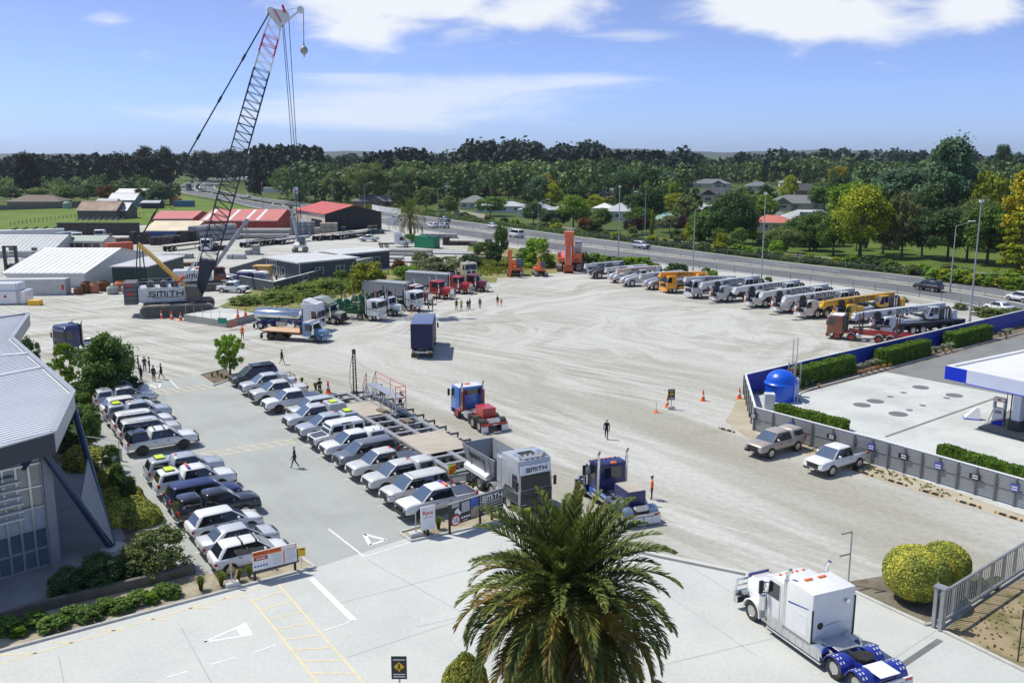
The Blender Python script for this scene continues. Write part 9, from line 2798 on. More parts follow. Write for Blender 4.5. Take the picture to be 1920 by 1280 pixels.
MIDT=[(1612,482,355,112,'round','lime','large lime yellow tree in the roadside park'),(1690,483,362,62,'airy','pale','feathery pale tree right of the lime yellow one'),(1768,450,260,128,'tall','blue','giant grey green poplar towering over the suburb'),(1842,455,312,92,'airy','lime','tall airy yellow green tree right of the giant poplar'),(1776,488,392,104,'round','dark','dark broad tree in the park below the giant poplar'),(1850,496,385,108,'round','mid','mid green broad tree behind the roadside mast'),(1915,500,320,120,'tall','yellow','tall golden tree at the right edge'),(1908,512,385,100,'tier','lime','golden tiered conifer at the right edge in front'),(1690,425,318,140,'round','blue','broad blue green tree behind the lime yellow one'),(1605,420,345,80,'round','olive','olive tree left behind the lime yellow one'),(1518,470,402,70,'round','mid','mid green tree in the park left of the lime yellow one'),(1465,476,425,74,'round','olive','low umbrella-shaped tree in the park by the tall mast'),(1372,457,360,92,'round','dark','big dark tree left of the salmon roofed house'),(1322,452,395,66,'round','mid','mid green tree before the pale grey roof'),(1432,420,365,52,'round','bright','bright green tree above the salmon roofed house'),(1292,438,398,46,'round','purple','purple leaved tree behind the lamp post'),(1255,436,405,52,'round','grey','grey green tree right of the mint roof'),(1268,410,362,66,'round','lime','lime green tree above the mint roof'),(1230,412,372,50,'round','bright','bright green tree above the mint roof, left one'),(1262,385,338,26,'tall','bright','slim bright green tree beside the cream house'),(1075,428,368,62,'round','bright','bright green tree above the large excavator'),(1118,402,365,34,'round','lime','small lime tree left of the tall mast'),(1148,392,368,36,'round','pale','pale flowering tree beside the tall mast'),(1102,438,405,40,'round','rust','russet tree above the crane row'),(1128,432,392,44,'round','mid','mid green tree right of the russet one'),(1018,385,328,52,'round','yellow','golden yellow tree in the left suburb'),(1035,390,345,44,'round','lime','lime tree right of the golden yellow one'),(1180,388,312,72,'round','dark','tall dark tree in the middle of the suburb, left of three'),(1140,362,298,64,'round','dark','tall dark tree behind the purple one'),(1210,378,310,60,'round','dark','tall dark tree in the middle of the suburb, right of three'),(1108,375,330,42,'round','purple','purple leaved tree in the middle of the suburb'),(1240,370,318,76,'round','blue','broad blue green tree left of the cream house'),(1200,425,390,60,'round','mid','mid green tree right of the tall mast'),(1190,440,408,44,'round','purple','purple shrub-like tree below the tall mast'),(1222,442,395,14,'col','lime','narrow golden column left of the mint roof'),(1415,335,300,30,'cone','black','dark conifer among the back roofs'),(1432,345,308,20,'col','black','narrow dark cypress among the back roofs'),(690,386,305,92,'round','olive','broad olive tree above the brick house'),(640,382,322,70,'round','olive','olive tree above the red striped roof'),(760,378,312,90,'round','olive','broad olive tree right of the brick house'),(748,392,345,46,'airy','grey','grey green willow-like tree above the pale wall'),(800,396,350,46,'round','olive','olive tree right of the far palm'),(843,404,368,34,'round','olive','yellowish dense tree beside the plain mast'),(880,365,302,110,'round','olive','very broad olive tree behind the pale blue roof'),(960,360,306,70,'round','mid','mid green tree behind the white roofed house'),(920,405,368,60,'round','mid','mid green tree right of the pale blue roof'),(1000,420,380,50,'round','dark','dark tree behind the lamp post above the excavators'),(1040,428,390,60,'round','dark','dark bushy tree left of the bright green one'),(540,372,318,64,'round','mid','mid green tree left of the tall oval sign'),(512,358,315,60,'round','blue','blue green tree behind the white roadside shed'),(596,376,336,44,'round','dark','dark tree right of the tall oval sign'),(478,366,338,26,'bush','black','black conifer bush before the white roadside shed'),(55,372,288,62,'tall','black','massive near black pine in the left paddock'),(173,345,294,36,'tall','black','dark oval conifer right of the massive pine'),(272,352,270,92,'spread','black','huge dark spreading macrocarpa left of the crane boom'),(316,350,268,60,'spread','black','dark macrocarpa with ragged top beside the huge one'),(385,340,278,70,'spread','black','dark macrocarpa behind the crane boom, left of two'),(440,338,276,70,'spread','black','dark macrocarpa behind the crane boom, right of two'),(262,352,312,62,'round','mid','mid green tree before the huge macrocarpa'),(297,348,310,44,'round','mid','mid green tree right below the huge macrocarpa'),(390,338,311,26,'round','bright','bright round tree on the motorway bend'),(300,384,346,50,'round','dark','dense dark tree beside the farm sheds'),(262,384,354,26,'round','dark','small dark tree in front of the white farm shed'),(325,380,340,34,'airy','grey','cabbage-tree-like grey tree beside the motorway verge'),(200,380,349,40,'round','rust','russet green tree before the farm sheds'),(165,378,345,60,'round','dark','dark tree mass behind the farm sheds'),(125,380,350,44,'round','mid','mid green tree before the massive pine'),(72,378,350,50,'round','olive','olive shrub tree by the brown roofed house'),(20,378,352,40,'round','dark','dark tree left of the brown roofed house'),(189,408,385,26,'round','dark','small dark tree beside the old barn'),(235,372,338,60,'round','dark','low dark tree behind the white farm shed'),(940,482,415,34,'tall','mid','leafy upright tree beside the motorway near the white van'),(1875,352,274,46,'tall','dark','tall dark oval tree at the right skyline'),(1562,479,402,66,'round','mid','mid green park tree just left of the lime yellow one'),(1655,476,398,58,'round','olive','olive park tree just right of the lime yellow one'),(1728,481,402,66,'round','dark','dark park tree left of the roadside lamp'),(1812,489,398,80,'round','mid','mid green park tree right of the roadside lamp'),(1882,497,402,70,'round','dark','dark park tree before the tall golden one'),(1738,456,352,86,'round','dark','dark tree at the foot of the giant poplar'),(1830,470,362,80,'round','olive','olive tree behind the plain right-hand mast'),(1500,462,405,60,'round','dark','dark park tree right of the umbrella-shaped one'),(1570,352,312,40,'round','yellow','small golden tree far behind the park'),(1478,388,330,34,'round','lime','lime tree beside the large grey roof'),(1545,395,342,60,'round','mid','mid green tree right of the large grey roof'),(1330,325,298,32,'round','bright','rounded bright tree at the back of the suburb'),]
for i,(x,yb,yt,w,k,c,lab)in enumerate(MIDT):
 big=w*(500-yb+200)>0 and w>80
 tpx(x,yb,yt,w,k,c,lab,None,i%4,n=8500 if w>60 else 3600,leaf=.025 if w>60 else .038)
rnd=random.Random(11)
def far_edge_y(x):
 pts=sorted(ROAD_F[:9])
 for(x0,y0),(x1,y1)in zip(pts[:-1],pts[1:]):
  if x0<=x<=x1:
   return lp(y0,y1,(x-x0)/(x1-x0))
 return 390
fill,FT=[],[]
tries=0
while len(fill)<290 and tries<14000:
 tries+=1
 x=rnd.uniform(560,1960)
 ye=far_edge_y(x)-7
 yb=332+(ye-332)*rnd.random()**.8
 if x>1480 and yb>470:
  continue
 ok=True
 for(a,b,hy)in HOUSE_PX:
  if a<x<b and hy-15<yb<hy+22:
   ok=False
 p=G(x,yb)
 for(q,r)in fill:
  if(q-p).length<r:
   ok=False
   break
 if not ok:
  continue
 h=rnd.choice((5,7,8,9,10.5,12,14))*rnd.uniform(.85,1.15)
 if yb>ye-26:
  h=min(h,rnd.uniform(3,5.5))
 if yb<350:
  h*=1.3
 fill.append((p,h*.42))
 k=rnd.choice(('round','round','round','round','tall','spread','airy','col','cone','bush'))
 c=rnd.choice(('mid','dark','dark','olive','olive','blue','mid','bright','lime','purple','grey','dark','mid'))
 w=h*{'round':.95,'tall':.6,'spread':1.1,'airy':.7,'col':.35,'cone':.55,'bush':1.2}[k]
 band='nearest the motorway' if yb>ye-30 else('between the houses' if yb>365 else 'at the back of the suburb')
 FT.append((x,p,h,w,k,c,'%s %s %s'%(CW[c],KW[k],band),rnd.randint(0,3)))
from collections import Counter
TOT,SEEN=Counter(f[6]for f in FT),Counter()
for(x,p,h,w,k,c,lab,sd)in sorted(FT,key=lambda f:f[0]):
 SEEN[lab]+=1
 tree(p,h,w,k,c,lab+(', %s from the left'%ORD[SEEN[lab]-1]if TOT[lab]>1 else ''),'garden trees of the suburb',sd,n=3000,leaf=.042)
for i in range(46):
 x=lp(700,1920,i/45)+rnd.uniform(-8,8)
 y=far_edge_y(x)-rnd.uniform(2.5,6.5)
 p=G(x,y)
 h=rnd.uniform(1.4,2.6)
 c=rnd.choice(('mid','dark','olive','bright','lime'))
 SEEN[c]+=1
 tree(p,h,h*1.9,'bush',c,'%s shrub beside the far motorway fence, %s of its colour from the left'%(CW[c],ORD[SEEN[c]-1]),'shrubs along the far motorway fence',i%4,n=1300,leaf=.08,name='roadside_shrub',cat='shrub',trunk=False)
for i,(x,y,h,c,lab)in enumerate([(1105,500,2.6,'dark','first'),(1118,501,3.,'mid','second'),(1133,502,2.8,'bright','third'),(1147,504,2.8,'mid','fourth'),(1163,506,2.7,'mid','fifth'),(1180,508,3.,'bright','sixth'),(1205,510,3.2,'bright','seventh'),(1228,513,2.2,'bright','eighth'),(1262,515,2.4,'dark','ninth'),(1278,516,2.2,'dark','tenth'),(1324,517,1.7,'mid','eleventh'),(1337,519,1.4,'bright','twelfth'),(1410,528,1.2,'bright','thirteenth'),(1440,531,1.2,'mid','fourteenth')]):
 tree(G(x,y),h,h*1.5,'bush',c,'leafy shrub behind the crane row, %s from the left'%lab,'shrubs behind the crane row',i%4,n=1600,leaf=.07,name='roadside_shrub',cat='shrub',trunk=False)
for i,(x,y,h)in enumerate([(1755,524,2.2),(1778,527,2.4),(1800,530,2.6),(1822,533,2.2),(1848,536,1.8),(1880,540,2.),(1905,543,2.2)]):
 tree(G(x,y),h,h*2.,'bush','lime' if i%2 else 'bright','yellow green shrub right of the black car, %s from the left'%ORD[i],'yellow green shrubs at the far kerb',i%4,n=1500,leaf=.07,name='roadside_shrub',cat='shrub',trunk=False)
for i,(x,y,h)in enumerate([(1840,592,1.4),(1862,596,1.5),(1885,592,1.2),(1905,588,1.),(1690,566,.9),(1800,580,1.)]):
 tree(G(x,y),h,h*2.4,'bush','olive','low olive shrub between the blue wall and the motorway, %s in order'%ORD[i],'low shrubs behind the blue wall',i%4,n=1200,leaf=.08,name='low_shrub',cat='shrub',trunk=False)
def wood(name,label,specs,col,seed,quads=150,leaf=.10):
 rng=np.random.default_rng(seed)
 protos={}
 Cs,Ns,Ss=[],[],[]
 for(k,X,Y,h,w)in specs:
  v=int(rng.integers(0,3))
  if(k,v)not in protos:
   protos[(k,v)]=cp_(k,v+20,quads,leaf)[:2]
  C,Nn=protos[(k,v)]
  a=rng.uniform(0,6.283)
  ca,sa=cos(a),sin(a)
  Rm=np.array([[ca,-sa,0],[sa,ca,0],[0,0,1]])
  Cs.append((C@Rm.T)*np.array([w,w,h])+np.array([X,Y,-.03]))
  Ns.append((Nn@Rm.T))
  Ss.append(np.full(len(C),leaf*(w+h)/2))
 C,Nn,S=np.concatenate(Cs),np.concatenate(Ns),np.concatenate(Ss)
 me=qm_(name,C,Nn,S,rng)
 o=put(name,me,LEAF[col])
 o['kind']='stuff'
 o['label']=label
 o['category']='woodland'
 return o
SKY_TOP=[(-60,292),(0,292),(40,288),(240,287),(260,284),(470,282),(490,272),(600,274),(625,290),(690,284),(735,284),(745,278),(835,282),(860,284),(875,264),(960,262),(1010,266),(1020,286),(1045,268),(1060,266),(1070,280),(1085,264),(1120,266),(1130,278),(1235,282),(1240,290),(1262,288),(1275,272),(1285,284),(1330,289),(1400,284),(1440,276),(1510,276),(1600,274),(1700,278),(1800,282),(1920,280),(1990,280)]
def top_y(x):
 for(x0,y0),(x1,y1)in zip(SKY_TOP[:-1],SKY_TOP[1:]):
  if x0<=x<=x1:
   return lp(y0,y1,(x-x0)/(x1-x0))
 return 285
def bs_(n,x0,x1,Y0,Y1,kinds,lo,hi,seed,cap=40,wk=.62):
 r_=random.Random(seed)
 out=[]
 for i in range(n):
  x=r_.uniform(x0,x1)
  Y=r_.uniform(Y0,Y1)
  h=HT(top_y(x),Y)*r_.uniform(lo,hi)
  h=min(h,cap)
  k=r_.choice(kinds)
  X=(x-960)/FOC*Y
  w=h*{'cone':.42,'tall':.55,'round':.95,'spread':1.,'col':.32}[k]
  out.append((k,X,Y,h,w))
 return out
wood('conifer_plantation','dark spiky conifer plantation on the skyline behind the crane',bs_(150,478,612,560,660,('cone',),.86,1.04,1)+bs_(40,684,738,560,640,('cone',),.85,1.04,2)+bs_(110,20,245,600,760,('cone','tall'),.8,1.02,3)+bs_(70,745,812,600,680,('cone','cone','tall'),.75,1.08,4),'conif',1,150,.11)
wood('gum_grove','rounded dark gum tree grove rising above the skyline',bs_(60,868,1012,620,760,('round','spread'),.84,1.02,5)+bs_(40,1040,1132,640,760,('round','spread'),.86,1.02,6)+bs_(12,1258,1290,640,720,('spread','round'),.8,1.02,61),'far',2,260,.085)
wood('poplar_row','row of dark narrow poplars on the skyline',[('col',(x-960)/FOC*700,700,HT(281+1.5*sin(x),700),7)for x in np.arange(1128,1240,4.2)]+bs_(60,1128,1240,620,690,('tall','round'),.6,.85,8),'conif',3,150,.10)
wood('far_woodland','dark mixed woodland along the horizon',bs_(420,-60,1990,640,1250,('round','spread','tall'),.72,1.,9),'far',4,170,.10)
wood('suburban_woodland','mixed green trees behind the last houses',bs_(280,530,1275,420,660,('round','spread','tall','round'),.40,.80,10,18)+bs_(110,1275,1600,650,760,('round','spread','tall'),.5,.8,13,19)+bs_(150,1600,1990,420,660,('round','spread','tall','round'),.40,.80,14,18),'farmid',5,200,.085)
wood('paddock_hedgerow','green hedgerow trees behind the left paddocks',bs_(60,-60,310,430,620,('round','spread','round'),.22,.45,12,11),'farmid',6,260,.08)
def sc_(name,label,pts_fn,n,h,leaf,col,seed,cat='ground cover'):
 rng=np.random.default_rng(seed)
 C,Nn=[],[]
 for i in range(n):
  p,hh=pts_fn(rng)
  m=26
  d=rng.normal(size=(m,3))
  d/=np.linalg.norm(d,axis=1,keepdims=True)
  d[:,2]=np.abs(d[:,2])
  rr=hh*rng.uniform(.5,1.1)
  C.append(np.array([p.x,p.y,0])+d*np.array([rr*.95,rr*.95,hh])*rng.uniform(.6,1.05,(m,1)))
  Nn.append(d+rng.normal(size=(m,3))*.5)
 C,Nn=np.concatenate(C),np.concatenate(Nn)
 me=qm_(name,C,Nn,np.full(len(C),leaf),rng)
 o=put(name,me,LEAF[col])
 o['kind']='stuff'
 o['label']=label
 o['category']=cat
 return o
def along_road(f0,f1,i0,i1,h0,h1):
 def fn(rng):
  i=int(rng.integers(i0,i1))
  k=rng.random()
  p=rp_(i,0).lerp(rp_(i+1,0),k)
  q=rp_(i,1).lerp(rp_(i+1,1),k)
  return p.lerp(q,rng.uniform(f0,f1)),rng.uniform(h0,h1)
 return fn
def inside(poly_px,h0,h1):
 P=[G(*p)for p in poly_px]
 def fn(rng):
  while True:
   a=rng.dirichlet(np.ones(len(P))*.6)
   p=V((0,0,0))
   for k,q in zip(a,P):
    p+=q*float(k)
   return p,rng.uniform(h0,h1)
 return fn
sc_('verge_planting','low dark shrub planting along the far side of the motorway',along_road(1.06,1.19,0,24,.7,1.5),900,1,.26,'dark',31)
sc_('verge_planting','low green planting along the far motorway verge at left',along_road(1.05,1.16,24,56,.7,1.6),700,1,.3,'mid',32)
sc_('median_planting','scrubby planting on the motorway median at the bend',along_road(.47,.53,52,84,.4,.9),220,1,.3,'dark',33)
sc_('weeds','tall weeds and scrub between the office and the trucks',inside([(412,574),(470,548),(560,526),(640,522),(770,505),(700,545),(620,562),(560,578),(480,588)],.5,1.5),950,1,.2,'weed',34,'weeds')
sc_('weeds','rank grass and weeds behind the drill rig',inside([(880,520),(955,518),(1000,505),(985,485),(900,480),(860,500)],.2,.8),420,1,.16,'grass',35,'weeds')
for(x,yb,yt,w,k,c,lab)in[(690,558,486,78,'bush','lime','big rounded lime green willow behind the log trucks'),(765,535,496,66,'bush','bright','bright green shrub mass right of the lime willow'),(830,518,478,104,'bush','grey','broad grey green willow shrub before the red trucks'),(790,505,468,40,'bush','grey','grey feathery shrub beside the stored steel'),(748,505,484,30,'bush','rust','dark brownish shrub near the sage container'),(880,500,476,50,'bush','dark','dark shrub left of the upright tree'),(925,500,455,34,'round','dark','small dark tree beside the drill rig'),(905,478,452,40,'bush','mid','mid green shrub beside the motorway fence'),(1008,500,442,62,'bush','bright','bushy green willow left of the large excavator'),(985,500,462,40,'bush','mid','green shrub behind the drill rig'),(1092,502,470,26,'bush','olive','olive shrub right of the large excavator'),(570,556,530,60,'bush','weed','weedy shrub below the slate wall'),(620,548,522,56,'bush','weed','weedy shrub in front of the slate office'),(520,566,545,64,'bush','weed','low weedy shrub at the enclosure corner'),(460,570,552,60,'bush','weed','low weedy shrub right of the crawler crane'),(640,530,505,30,'bush','mid','green shrub at the office corner'),(793,458,438,22,'bush','dark','small dark shrub right of the far palm'),(770,455,437,26,'bush','mid','small green shrub below the far palm')]:
 tpx(x,yb,yt,w,k,c,lab,None,len(lab)%4,n=5200 if w>50 else 2600,leaf=.036 if w>50 else .05,trunk=False,name='wild_shrub' if k=='bush' else None,cat='shrub' if k=='bush' else 'tree')
tpx(206,748,618,108,'spread','mid','spreading green tree at the end of the left car row',None,1,n=9000,leaf=.030)
tpx(213,748,655,100,'bush','dark','dark shrubbery under the spreading tree',None,2,n=6000,leaf=.035,trunk=False,cat='shrub',name='dark_shrub')
tpx(128,728,645,62,'airy','bright','young light green tree left of the spreading tree',None,2,n=4500,leaf=.032)
tpx(432,703,620,64,'airy','bright','young bright green tree on the car park island',None,3,n=5200,leaf=.030)
tpx(58,700,632,40,'round','dark','dark tree partly hidden by the office roof',None,1,n=3000,leaf=.04)
tpx(172,852,775,38,'round','mid','small ball-headed tree beside the left car row',None,0,n=3200,leaf=.045)
tpx(208,884,832,34,'round','mid','small ball-headed tree by the garden steps',None,1,n=3200,leaf=.045)
tpx(225,935,870,34,'round','mid','small ball-headed tree above the clipped mounds',None,2,n=3200,leaf=.045)
tpx(243,950,885,30,'round','dark','small dark ball-headed tree beside the white canopy pickup',None,3,n=3000,leaf=.045)
def mn_(x,y,w,h,col,lab,grp,n=3200,leaf=.10,nm='clipped_mound'):
 p=G(x,y)
 rng=np.random.default_rng(int(x))
 k=('mound',n,leaf,int(x)%3)
 if k not in CROWN:
  r0=np.random.default_rng(int(x)%3)
  d=r0.normal(size=(n,3))
  d/=np.linalg.norm(d,axis=1,keepdims=True)
  d[:,2]=np.abs(d[:,2])
  lump=1+.07*np.sin(d[:,0]*5+int(x)%3)*np.cos(d[:,1]*6)
  C=d*(lump*r0.uniform(.93,1.02,n))[:,None]
  me=qm_('mound',C,d+r0.normal(size=(n,3))*.5,leaf,r0)
  CROWN[k]=me
 t=tg(nm,lab,'shrub',(p.x,p.y,.02),(x*.7)%6,grp)
 put('foliage',CROWN[k],LEAF[col],t,None,None,(w/2,w/2,h))
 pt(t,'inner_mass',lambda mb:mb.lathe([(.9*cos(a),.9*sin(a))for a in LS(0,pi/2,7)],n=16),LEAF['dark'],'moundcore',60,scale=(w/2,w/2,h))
 return t
CM='clipped mounds beside the office'
for i,(x,y,w,h,lab)in enumerate([(170,872,3.6,1.3,'large pale clipped mound left of the garden steps'),(150,862,2.4,1.1,'smaller clipped mound behind the large pale one'),(205,905,2.,1.,'clipped mound below the garden steps, upper one'),(222,920,2.,1.,'clipped mound below the garden steps, second one'),(238,938,2.2,1.,'clipped mound beside the silver canopy pickup'),(215,945,2.4,1.1,'clipped mound in the column shade, upper'),(250,962,2.4,1.1,'clipped mound beside the white canopy pickup'),(228,975,2.6,1.2,'large clipped mound in the column shade, lower'),(268,978,2.4,1.2,'last clipped mound beside the navy car')]):
 mn_(x,y,w,h,'ball',lab,CM)
for i,(x,y,w,h,c,lab)in enumerate([(150,742,2.,1.5,'hedge','first'),(152,765,2.2,1.6,'hedge','second'),(158,792,2.4,1.7,'mid','third'),(160,820,2.2,1.6,'mid','fourth'),(140,800,2.2,1.8,'dark','fifth'),(140,840,2.4,1.7,'dark','sixth')]):
 tree(G(x,y),h,w*1.3,'bush',c,'garden shrub left of the car row, %s from the top'%lab,'garden shrubs left of the car row',i%4,n=3200,leaf=.05,trunk=False,name='garden_shrub',cat='shrub')
for(x,yb,yt,w,c,lab)in[(300,1072,985,110,'olive','big loose olive shrub beside the white crossover'),(255,1075,1020,70,'olive','loose olive shrub left of the big one'),(190,1100,1035,90,'dark','dark feathery shrub in the building shade'),(130,1115,1060,80,'dark','dark feathery shrub near the retaining wall'),(235,1090,1045,60,'dark','dark shrub between the feathery ones')]:
 tpx(x,yb,yt,w,'bush',c,lab,None,len(lab)%4,n=7000,leaf=.030,trunk=False,name='garden_shrub',cat='shrub')
FB='low green mounds in the front bed'
for i,(x,y,w,h,c,lab)in enumerate([(15,1185,1.6,.6,'dark','first'),(35,1192,1.,.4,'mid','second'),(65,1172,1.6,.55,'dark','third'),(100,1180,1.7,.55,'blue','fourth'),(133,1160,1.4,.5,'dark','fifth'),(168,1162,1.6,.55,'blue','sixth'),(198,1145,1.5,.5,'dark','seventh'),(229,1145,1.5,.55,'blue','eighth'),(262,1130,1.6,.5,'dark','ninth'),(283,1130,1.,.45,'mid','tenth'),(305,1115,1.2,.5,'blue','eleventh'),(322,1118,1.3,.5,'blue','twelfth')]):
 tree(G(x,y),h*1.4,w*.95,'bush','bright' if c=='mid' else 'mid','low green mound plant in the front bed, %s from the left'%lab,FB,i%4,n=2600,leaf=.06,trunk=False,name='mound_plant',cat='shrub',z0=.0)
def tuft_mesh(key,n,h,spread,w,seed,droop=.5):
 if key in MC:
  return MC[key]
 r0=random.Random(seed)
 mb=MB()
 for i in range(n):
  a=r0.uniform(0,6.283)
  o=V((r0.uniform(-.12,.12),r0.uniform(-.12,.12),0))*spread
  out=V((cos(a),sin(a),0))
  sd=V((-sin(a),cos(a),0))*(w*r0.uniform(.7,1.2))
  s=spread*r0.uniform(.2,1.)
  hh=h*r0.uniform(.7,1.1)
  p0,p1,p2=o,o+out*s*.35+V((0,0,hh*.75)),o+out*s+V((0,0,hh*(1-droop*r0.uniform(.2,.9))))
  mb.add([p0-sd,p0+sd,p1+sd*.8,p1-sd*.8,p2],[(0,1,2,3),(3,2,4)])
 MC[key]=mb.mesh(str(key))
 return MC[key]
def tf_(x,y,s,col,lab,grp,kind=0,z=.02,p=None,nm='grass_tuft',n=260):
 me=tuft_mesh(('tuft',kind,n),n,1.,.55,.016,kind)
 p=p or G(x,y)
 o=put(nm,me,LEAF[col],None,(p.x,p.y,z),(x*.37)%6.28,s)
 return tag(o,lab,'grass tuft',grp)
GT='yellow green grass tufts'
for i,(x,y,s,lab)in enumerate([(377,1107,.95,'grass tuft left of the paddle sign'),(415,1098,.9,'grass tuft behind the paddle sign'),(447,1090,.85,'grass tuft left of the hazard board'),(468,1083,.8,'grass tuft at the foot of the hazard board'),(795,1000,1.,'grass tuft left of the white upright sign'),(822,992,.9,'grass tuft right of the white upright sign'),(648,748,.8,'tuft')][:6]):
 tf_(x,y,s,'grass',lab,GT,i%2)
for i in range(12):
 q=RR0.lerp(RR1,(i+.8)/12.5)+AV*(6.6+.4*sin(i*2.3))
 tf_(i*13.7,0,.75+.2*sin(i),'grass','grass tuft between the car row and the trailer, %s from the far end'%ORD[i],'grass tufts along the trailer',i%2,.004,q)
for i,(x,y)in enumerate([(408,703),(416,708),(424,712),(398,707)]):
 tf_(x,y,.55,'grass','small grass tuft on the tree island, %s from the left'%ORD[i],'tufts on the tree island',i%2)
def box_hedge(a,b,w,h,lab,grp,n=9000,leaf=.11,off=0.,rounded=.12):
 A,B=G(*a),G(*b)
 L=(B-A).length
 ang=atan2(B.y-A.y,B.x-A.x)
 t=tg('box_hedge',lab,'hedge',(A.x,A.y,0),ang,grp)
 rng=np.random.default_rng(int(a[0]))
 areas=np.array([L*w,L*h,L*h,w*h,w*h])
 f=rng.choice(5,n,p=areas/areas.sum())
 u,v=rng.random(n),rng.random(n)
 C=np.zeros((n,3))
 Nn=np.zeros((n,3))
 for k in range(5):
  m=f==k
  if k==0:
   C[m]=np.stack([u[m]*L,v[m]*w,np.full(m.sum(),h)],1);Nn[m]=(0,0,1)
  elif k in(1,2):
   C[m]=np.stack([u[m]*L,np.full(m.sum(),0 if k==1 else w),v[m]*h],1);Nn[m]=(0,-1 if k==1 else 1,0)
  else:
   C[m]=np.stack([np.full(m.sum(),0 if k==3 else L),u[m]*w,v[m]*h],1);Nn[m]=(-1 if k==3 else 1,0,0)
 bump=.05*np.sin(C[:,0]*2.1)+.04*np.sin(C[:,1]*4+C[:,2]*3)
 C=C+Nn*(bump+rng.normal(0,.035,n))[:,None]
 put('foliage',qm_('hedge',C,Nn+rng.normal(size=(n,3))*.55,leaf,rng),LEAF['hedge'],t)
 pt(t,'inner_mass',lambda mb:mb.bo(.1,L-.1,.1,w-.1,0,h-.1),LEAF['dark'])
 return t
BH='clipped box hedges along the blue wall'
box_hedge((1500,726),(1603,698),1.4,1.75,'clipped box hedge beside the vent pipes',BH)
box_hedge((1660,688),(1744,666),1.4,1.75,'clipped box hedge in the middle of the blue wall',BH)
box_hedge((1788,653),(1860,636),1.4,1.75,'clipped box hedge at the right end of the blue wall',BH)
box_hedge((1452,776),(1580,810),.9,.9,'low clipped hedge behind the louvred fence, left one','low hedges behind the louvred fence',5000)
box_hedge((1756,855),(1940,912),.9,.9,'low clipped hedge behind the louvred fence, right one','low hedges behind the louvred fence',6000)
for i,(x,y,s)in enumerate([(1495,727,.8),(1510,724,.8),(1522,721,.7),(1606,696,1.),(1618,693,1.),(1630,690,1.1),(1642,687,1.1),(1655,684,.9),(1744,664,1.),(1755,661,1.),(1768,658,1.1),(1780,655,1.1),(1793,651,.9),(1885,628,1.),(1893,626,1.),(1875,631,.7)]):
 me=tuft_mesh(('flax',i%2),120,.85,.7,.045,i%2,.35)
 p=G(x,y)
 tag(put('silver_flax',me,LEAF['silver'],None,(p.x,p.y,.02),i*1.3,s),'silver leaved flax below the blue wall, %s from the left'%ORD[i],'flax','silver flax along the blue wall')
for i,(x,y,s)in enumerate([(1535,727,.5),(1612,705,.7),(1623,702,.7),(1634,699,.75),(1646,696,.75),(1657,693,.7),(1668,690,.6),(1700,681,.45),(1772,664,.55),(1784,660,.55),(1886,636,.6)]):
 tf_(x,y,s,'tan','tan tussock in the hedge bed, %s from the left'%ORD[i],'tan tussocks in the hedge bed',i%2,.015,nm='tan_tussock')
def topiary(x,y,r,sq,lab,n=15000):
 p=G(x,y)
 t=tg('topiary_ball',lab,'topiary',(p.x,p.y,.02),0,'clipped topiary balls')
 rng=np.random.default_rng(int(x))
 d=rng.normal(size=(n,3))
 d/=np.linalg.norm(d,axis=1,keepdims=True)
 q=np.sign(d)*np.abs(d)**.86
 q/=np.linalg.norm(q,axis=1,keepdims=True)**.7
 C=q*np.array([r,r,r*sq])*rng.uniform(.955,1.02,(n,1))+np.array([0,0,r*sq+.12])
 put('foliage',qm_('ball',C,d+rng.normal(size=(n,3))*.6,.07,rng),LEAF['ball'],t)
 pt(t,'inner_mass',lambda mb:mb.lathe([(r*.93*cos(a),r*sq*(1+.93*sin(a))+.12)for a in LS(-pi/2,pi/2,13)],n=24),LEAF['ball'],None,60)
 pt(t,'stem',lambda mb:mb.cyl((0,0,0),(0,0,.6),.09,.07,8),BARK)
topiary(1713,1124,1.62,.86,'large clipped topiary ball, nearer of two by the gate')
topiary(1768,1096,1.28,.88,'clipped topiary ball, farther of two by the gate')
mn_(872,1306,2.1,1.9,'ball','rounded lime shrub at the foot of the big palm',None,5200,.07,'lime_shrub')
sc_('dry_grass','sparse dry grass tufts by the sliding gate',inside([(1790,1190),(1930,1095),(1990,1130),(1940,1255)],.04,.1),200,1,.05,'pale',51,'grass')
sc_('bed_weeds','green weeds behind the sliding gate',inside([(1800,1130),(1835,1085),(1880,1085),(1870,1105)],.08,.2),120,1,.08,'mid',52,'weeds')
sc_('fence_weeds','dry weeds at the foot of the louvred fence',inside([(1390,745),(1412,802),(1600,862),(1920,972),(1920,985),(1600,874),(1400,812)],.05,.14),220,1,.06,'pale',53,'weeds')
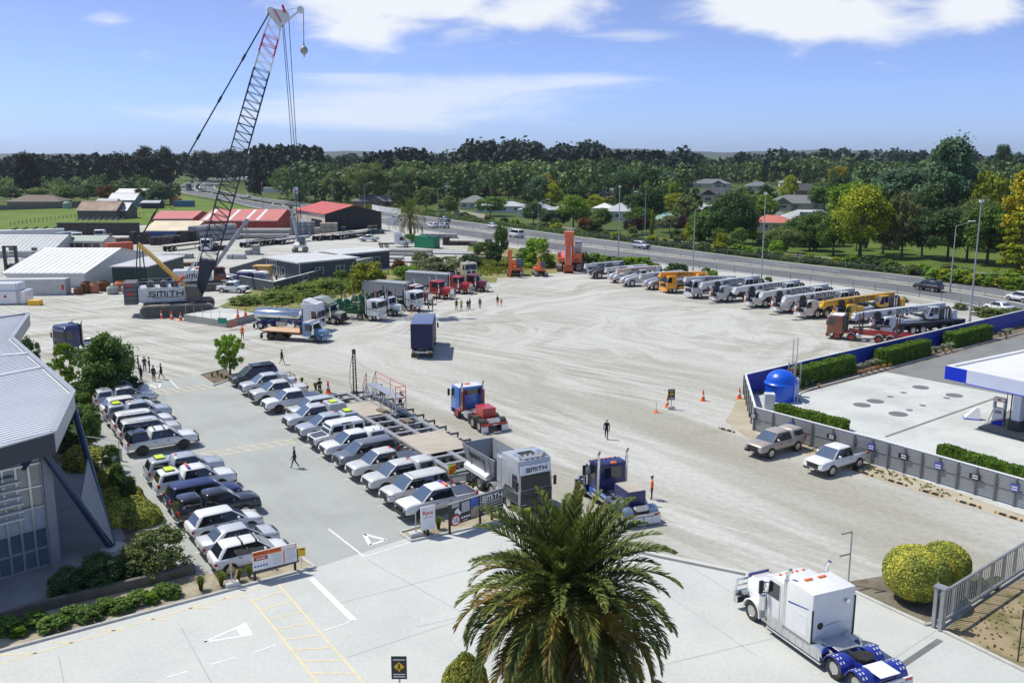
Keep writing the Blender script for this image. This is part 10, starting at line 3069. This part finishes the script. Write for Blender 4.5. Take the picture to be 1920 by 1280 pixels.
def frond_mesh(key,e0,L,curl,seed,leaflet=.5,nl=44,w=.018):
 if key in MC:
  return MC[key]
 r0=random.Random(seed)
 mb=MB()
 pts,e,p=[V((0,0,0))],e0,V((0,0,0))
 N=18
 for i in range(N):
  e-=curl/N*(.5+1.2*i/N)
  p=p+V((cos(e),0,sin(e)))*(L/N)
  pts.append(p.copy())
 for i in range(N):
  mb.cyl(pts[i],pts[i+1],.035*(1-i/N)+.006,.035*(1-(i+1)/N)+.006,5,1,cap=False)
 for i in range(nl):
  t=.10+.90*i/(nl-1)
  k=min(N-1,int(t*N))
  q=pts[k].lerp(pts[k+1],t*N-k)
  d=(pts[k+1]-pts[k]).normalized()
  up=V((-d.z,0,d.x))
  ln=leaflet*(sin(pi*(.12+.86*t))**.6)*r0.uniform(.88,1.1)
  for sg in(1,-1):
   sw=lp(1.,.35,t)*r0.uniform(.85,1.15)
   out=(V((0,sg,0))*sw+d*(1.05-.35*sw)+up*r0.uniform(.15,.5)).normalized()
   a=q+out*ln*.55
   b=q+out*ln+V((0,0,-.12*ln-.05*r0.random()))
   n=out.cross(up).normalized()*w
   nn=(n+up*w*r0.uniform(-.6,.6))
   mb.add([q-nn*.7,q+nn*.7,a+nn,a-nn,b],[(0,1,2,3),(3,2,4)])
 MC[key]=mb.mesh(str(key))
 return MC[key]
palmleaf=leaf_mat('palm leaflet',(.12,.165,.036),var=.4,trans=.2,clump=.6)
palmgold=leaf_mat('palm leaflet yellowing',(.23,.19,.045),var=.4,trans=.2,clump=.6)
palmstem=mat('frond rib',(.20,.19,.06),.5,var=.15)
palmdead=leaf_mat('palm leaflet dead',(.19,.125,.06),var=.3,trans=.1)
def palm(P,zc,R0,lab,nfr=96,big=True,seed=3):
 t=tg('date_palm',lab,'palm tree',(P[0],P[1],0))
 rnd_=random.Random(seed)
 pt(t,'trunk',lambda mb:(mb.cyl((0,0,-.05),(0,0,zc-.9),.42,.36,14),mb.lathe([(.36,zc-1.),(.62,zc-.5),(.55,zc-.1),(.2,zc+.25),(0,zc+.3)],n=14)),BARK,None,40)
 cls=[(82,.5),(70,.9),(57,1.2),(44,1.4),(30,1.5),(14,1.5),(-4,1.35),(-24,1.1),(-44,.8)]
 nl,lf,w=(58,.7,.034)if big else(26,.8,.05)
 for i in range(nfr):
  k=(i/nfr)**.85
  ci=min(len(cls)-1,int(k*len(cls)))
  e0,curl=cls[ci]
  v=rnd_.randint(0,1)
  me=frond_mesh(('frond',big,ci,v),R(e0+(v-.5)*7),R0*(.92 if ci==0 else 1.),curl,ci*7+v,lf*R0/4.3,nl,w)
  a=i*2.39996+rnd_.uniform(-.25,.25)
  s=rnd_.uniform(.86,1.08)
  lm=palmleaf
  if ci>=7:
   lm=rnd_.choice((palmgold,palmgold,palmleaf,palmdead))
  elif ci>=4:
   lm=rnd_.choice((palmleaf,palmleaf,palmgold))
  put('frond',me,[lm,palmstem],t,(.12*cos(a),.12*sin(a),zc-.28*k),(rnd_.uniform(-.12,.12),0,a),s)
 return t
pz=5.6
pp=G(1060,1120,pz)
palm((pp.x,pp.y),pz,4.8,'big feathery date palm in the foreground',185)
pq=G(770,448)
palm((pq.x,pq.y),HT(402,pq.y),6.2,'tall date palm beside the motorway beyond the yard',46,False,5)
hz_=bpy.data.materials.new('haze air')
hz_.use_nodes=True
hn=hz_.node_tree
hn.nodes.remove(hn.nodes['Principled BSDF'])
pv_=hn.nodes.new('ShaderNodeVolumePrincipled')
pv_.inputs['Density'].default_value=HAZE
pv_.inputs['Color'].default_value=(.80,.88,1.,1)
pv_.inputs['Anisotropy'].default_value=.3
hn.links.new(pv_.outputs[0],hn.nodes['Material Output'].inputs['Volume'])
o=pt(None,'haze',lambda mb:mb.bo(-4400,4400,-400,5800,-1.2,62),hz_)
o['kind']='stuff'
o['label']='thin summer haze over the whole place'
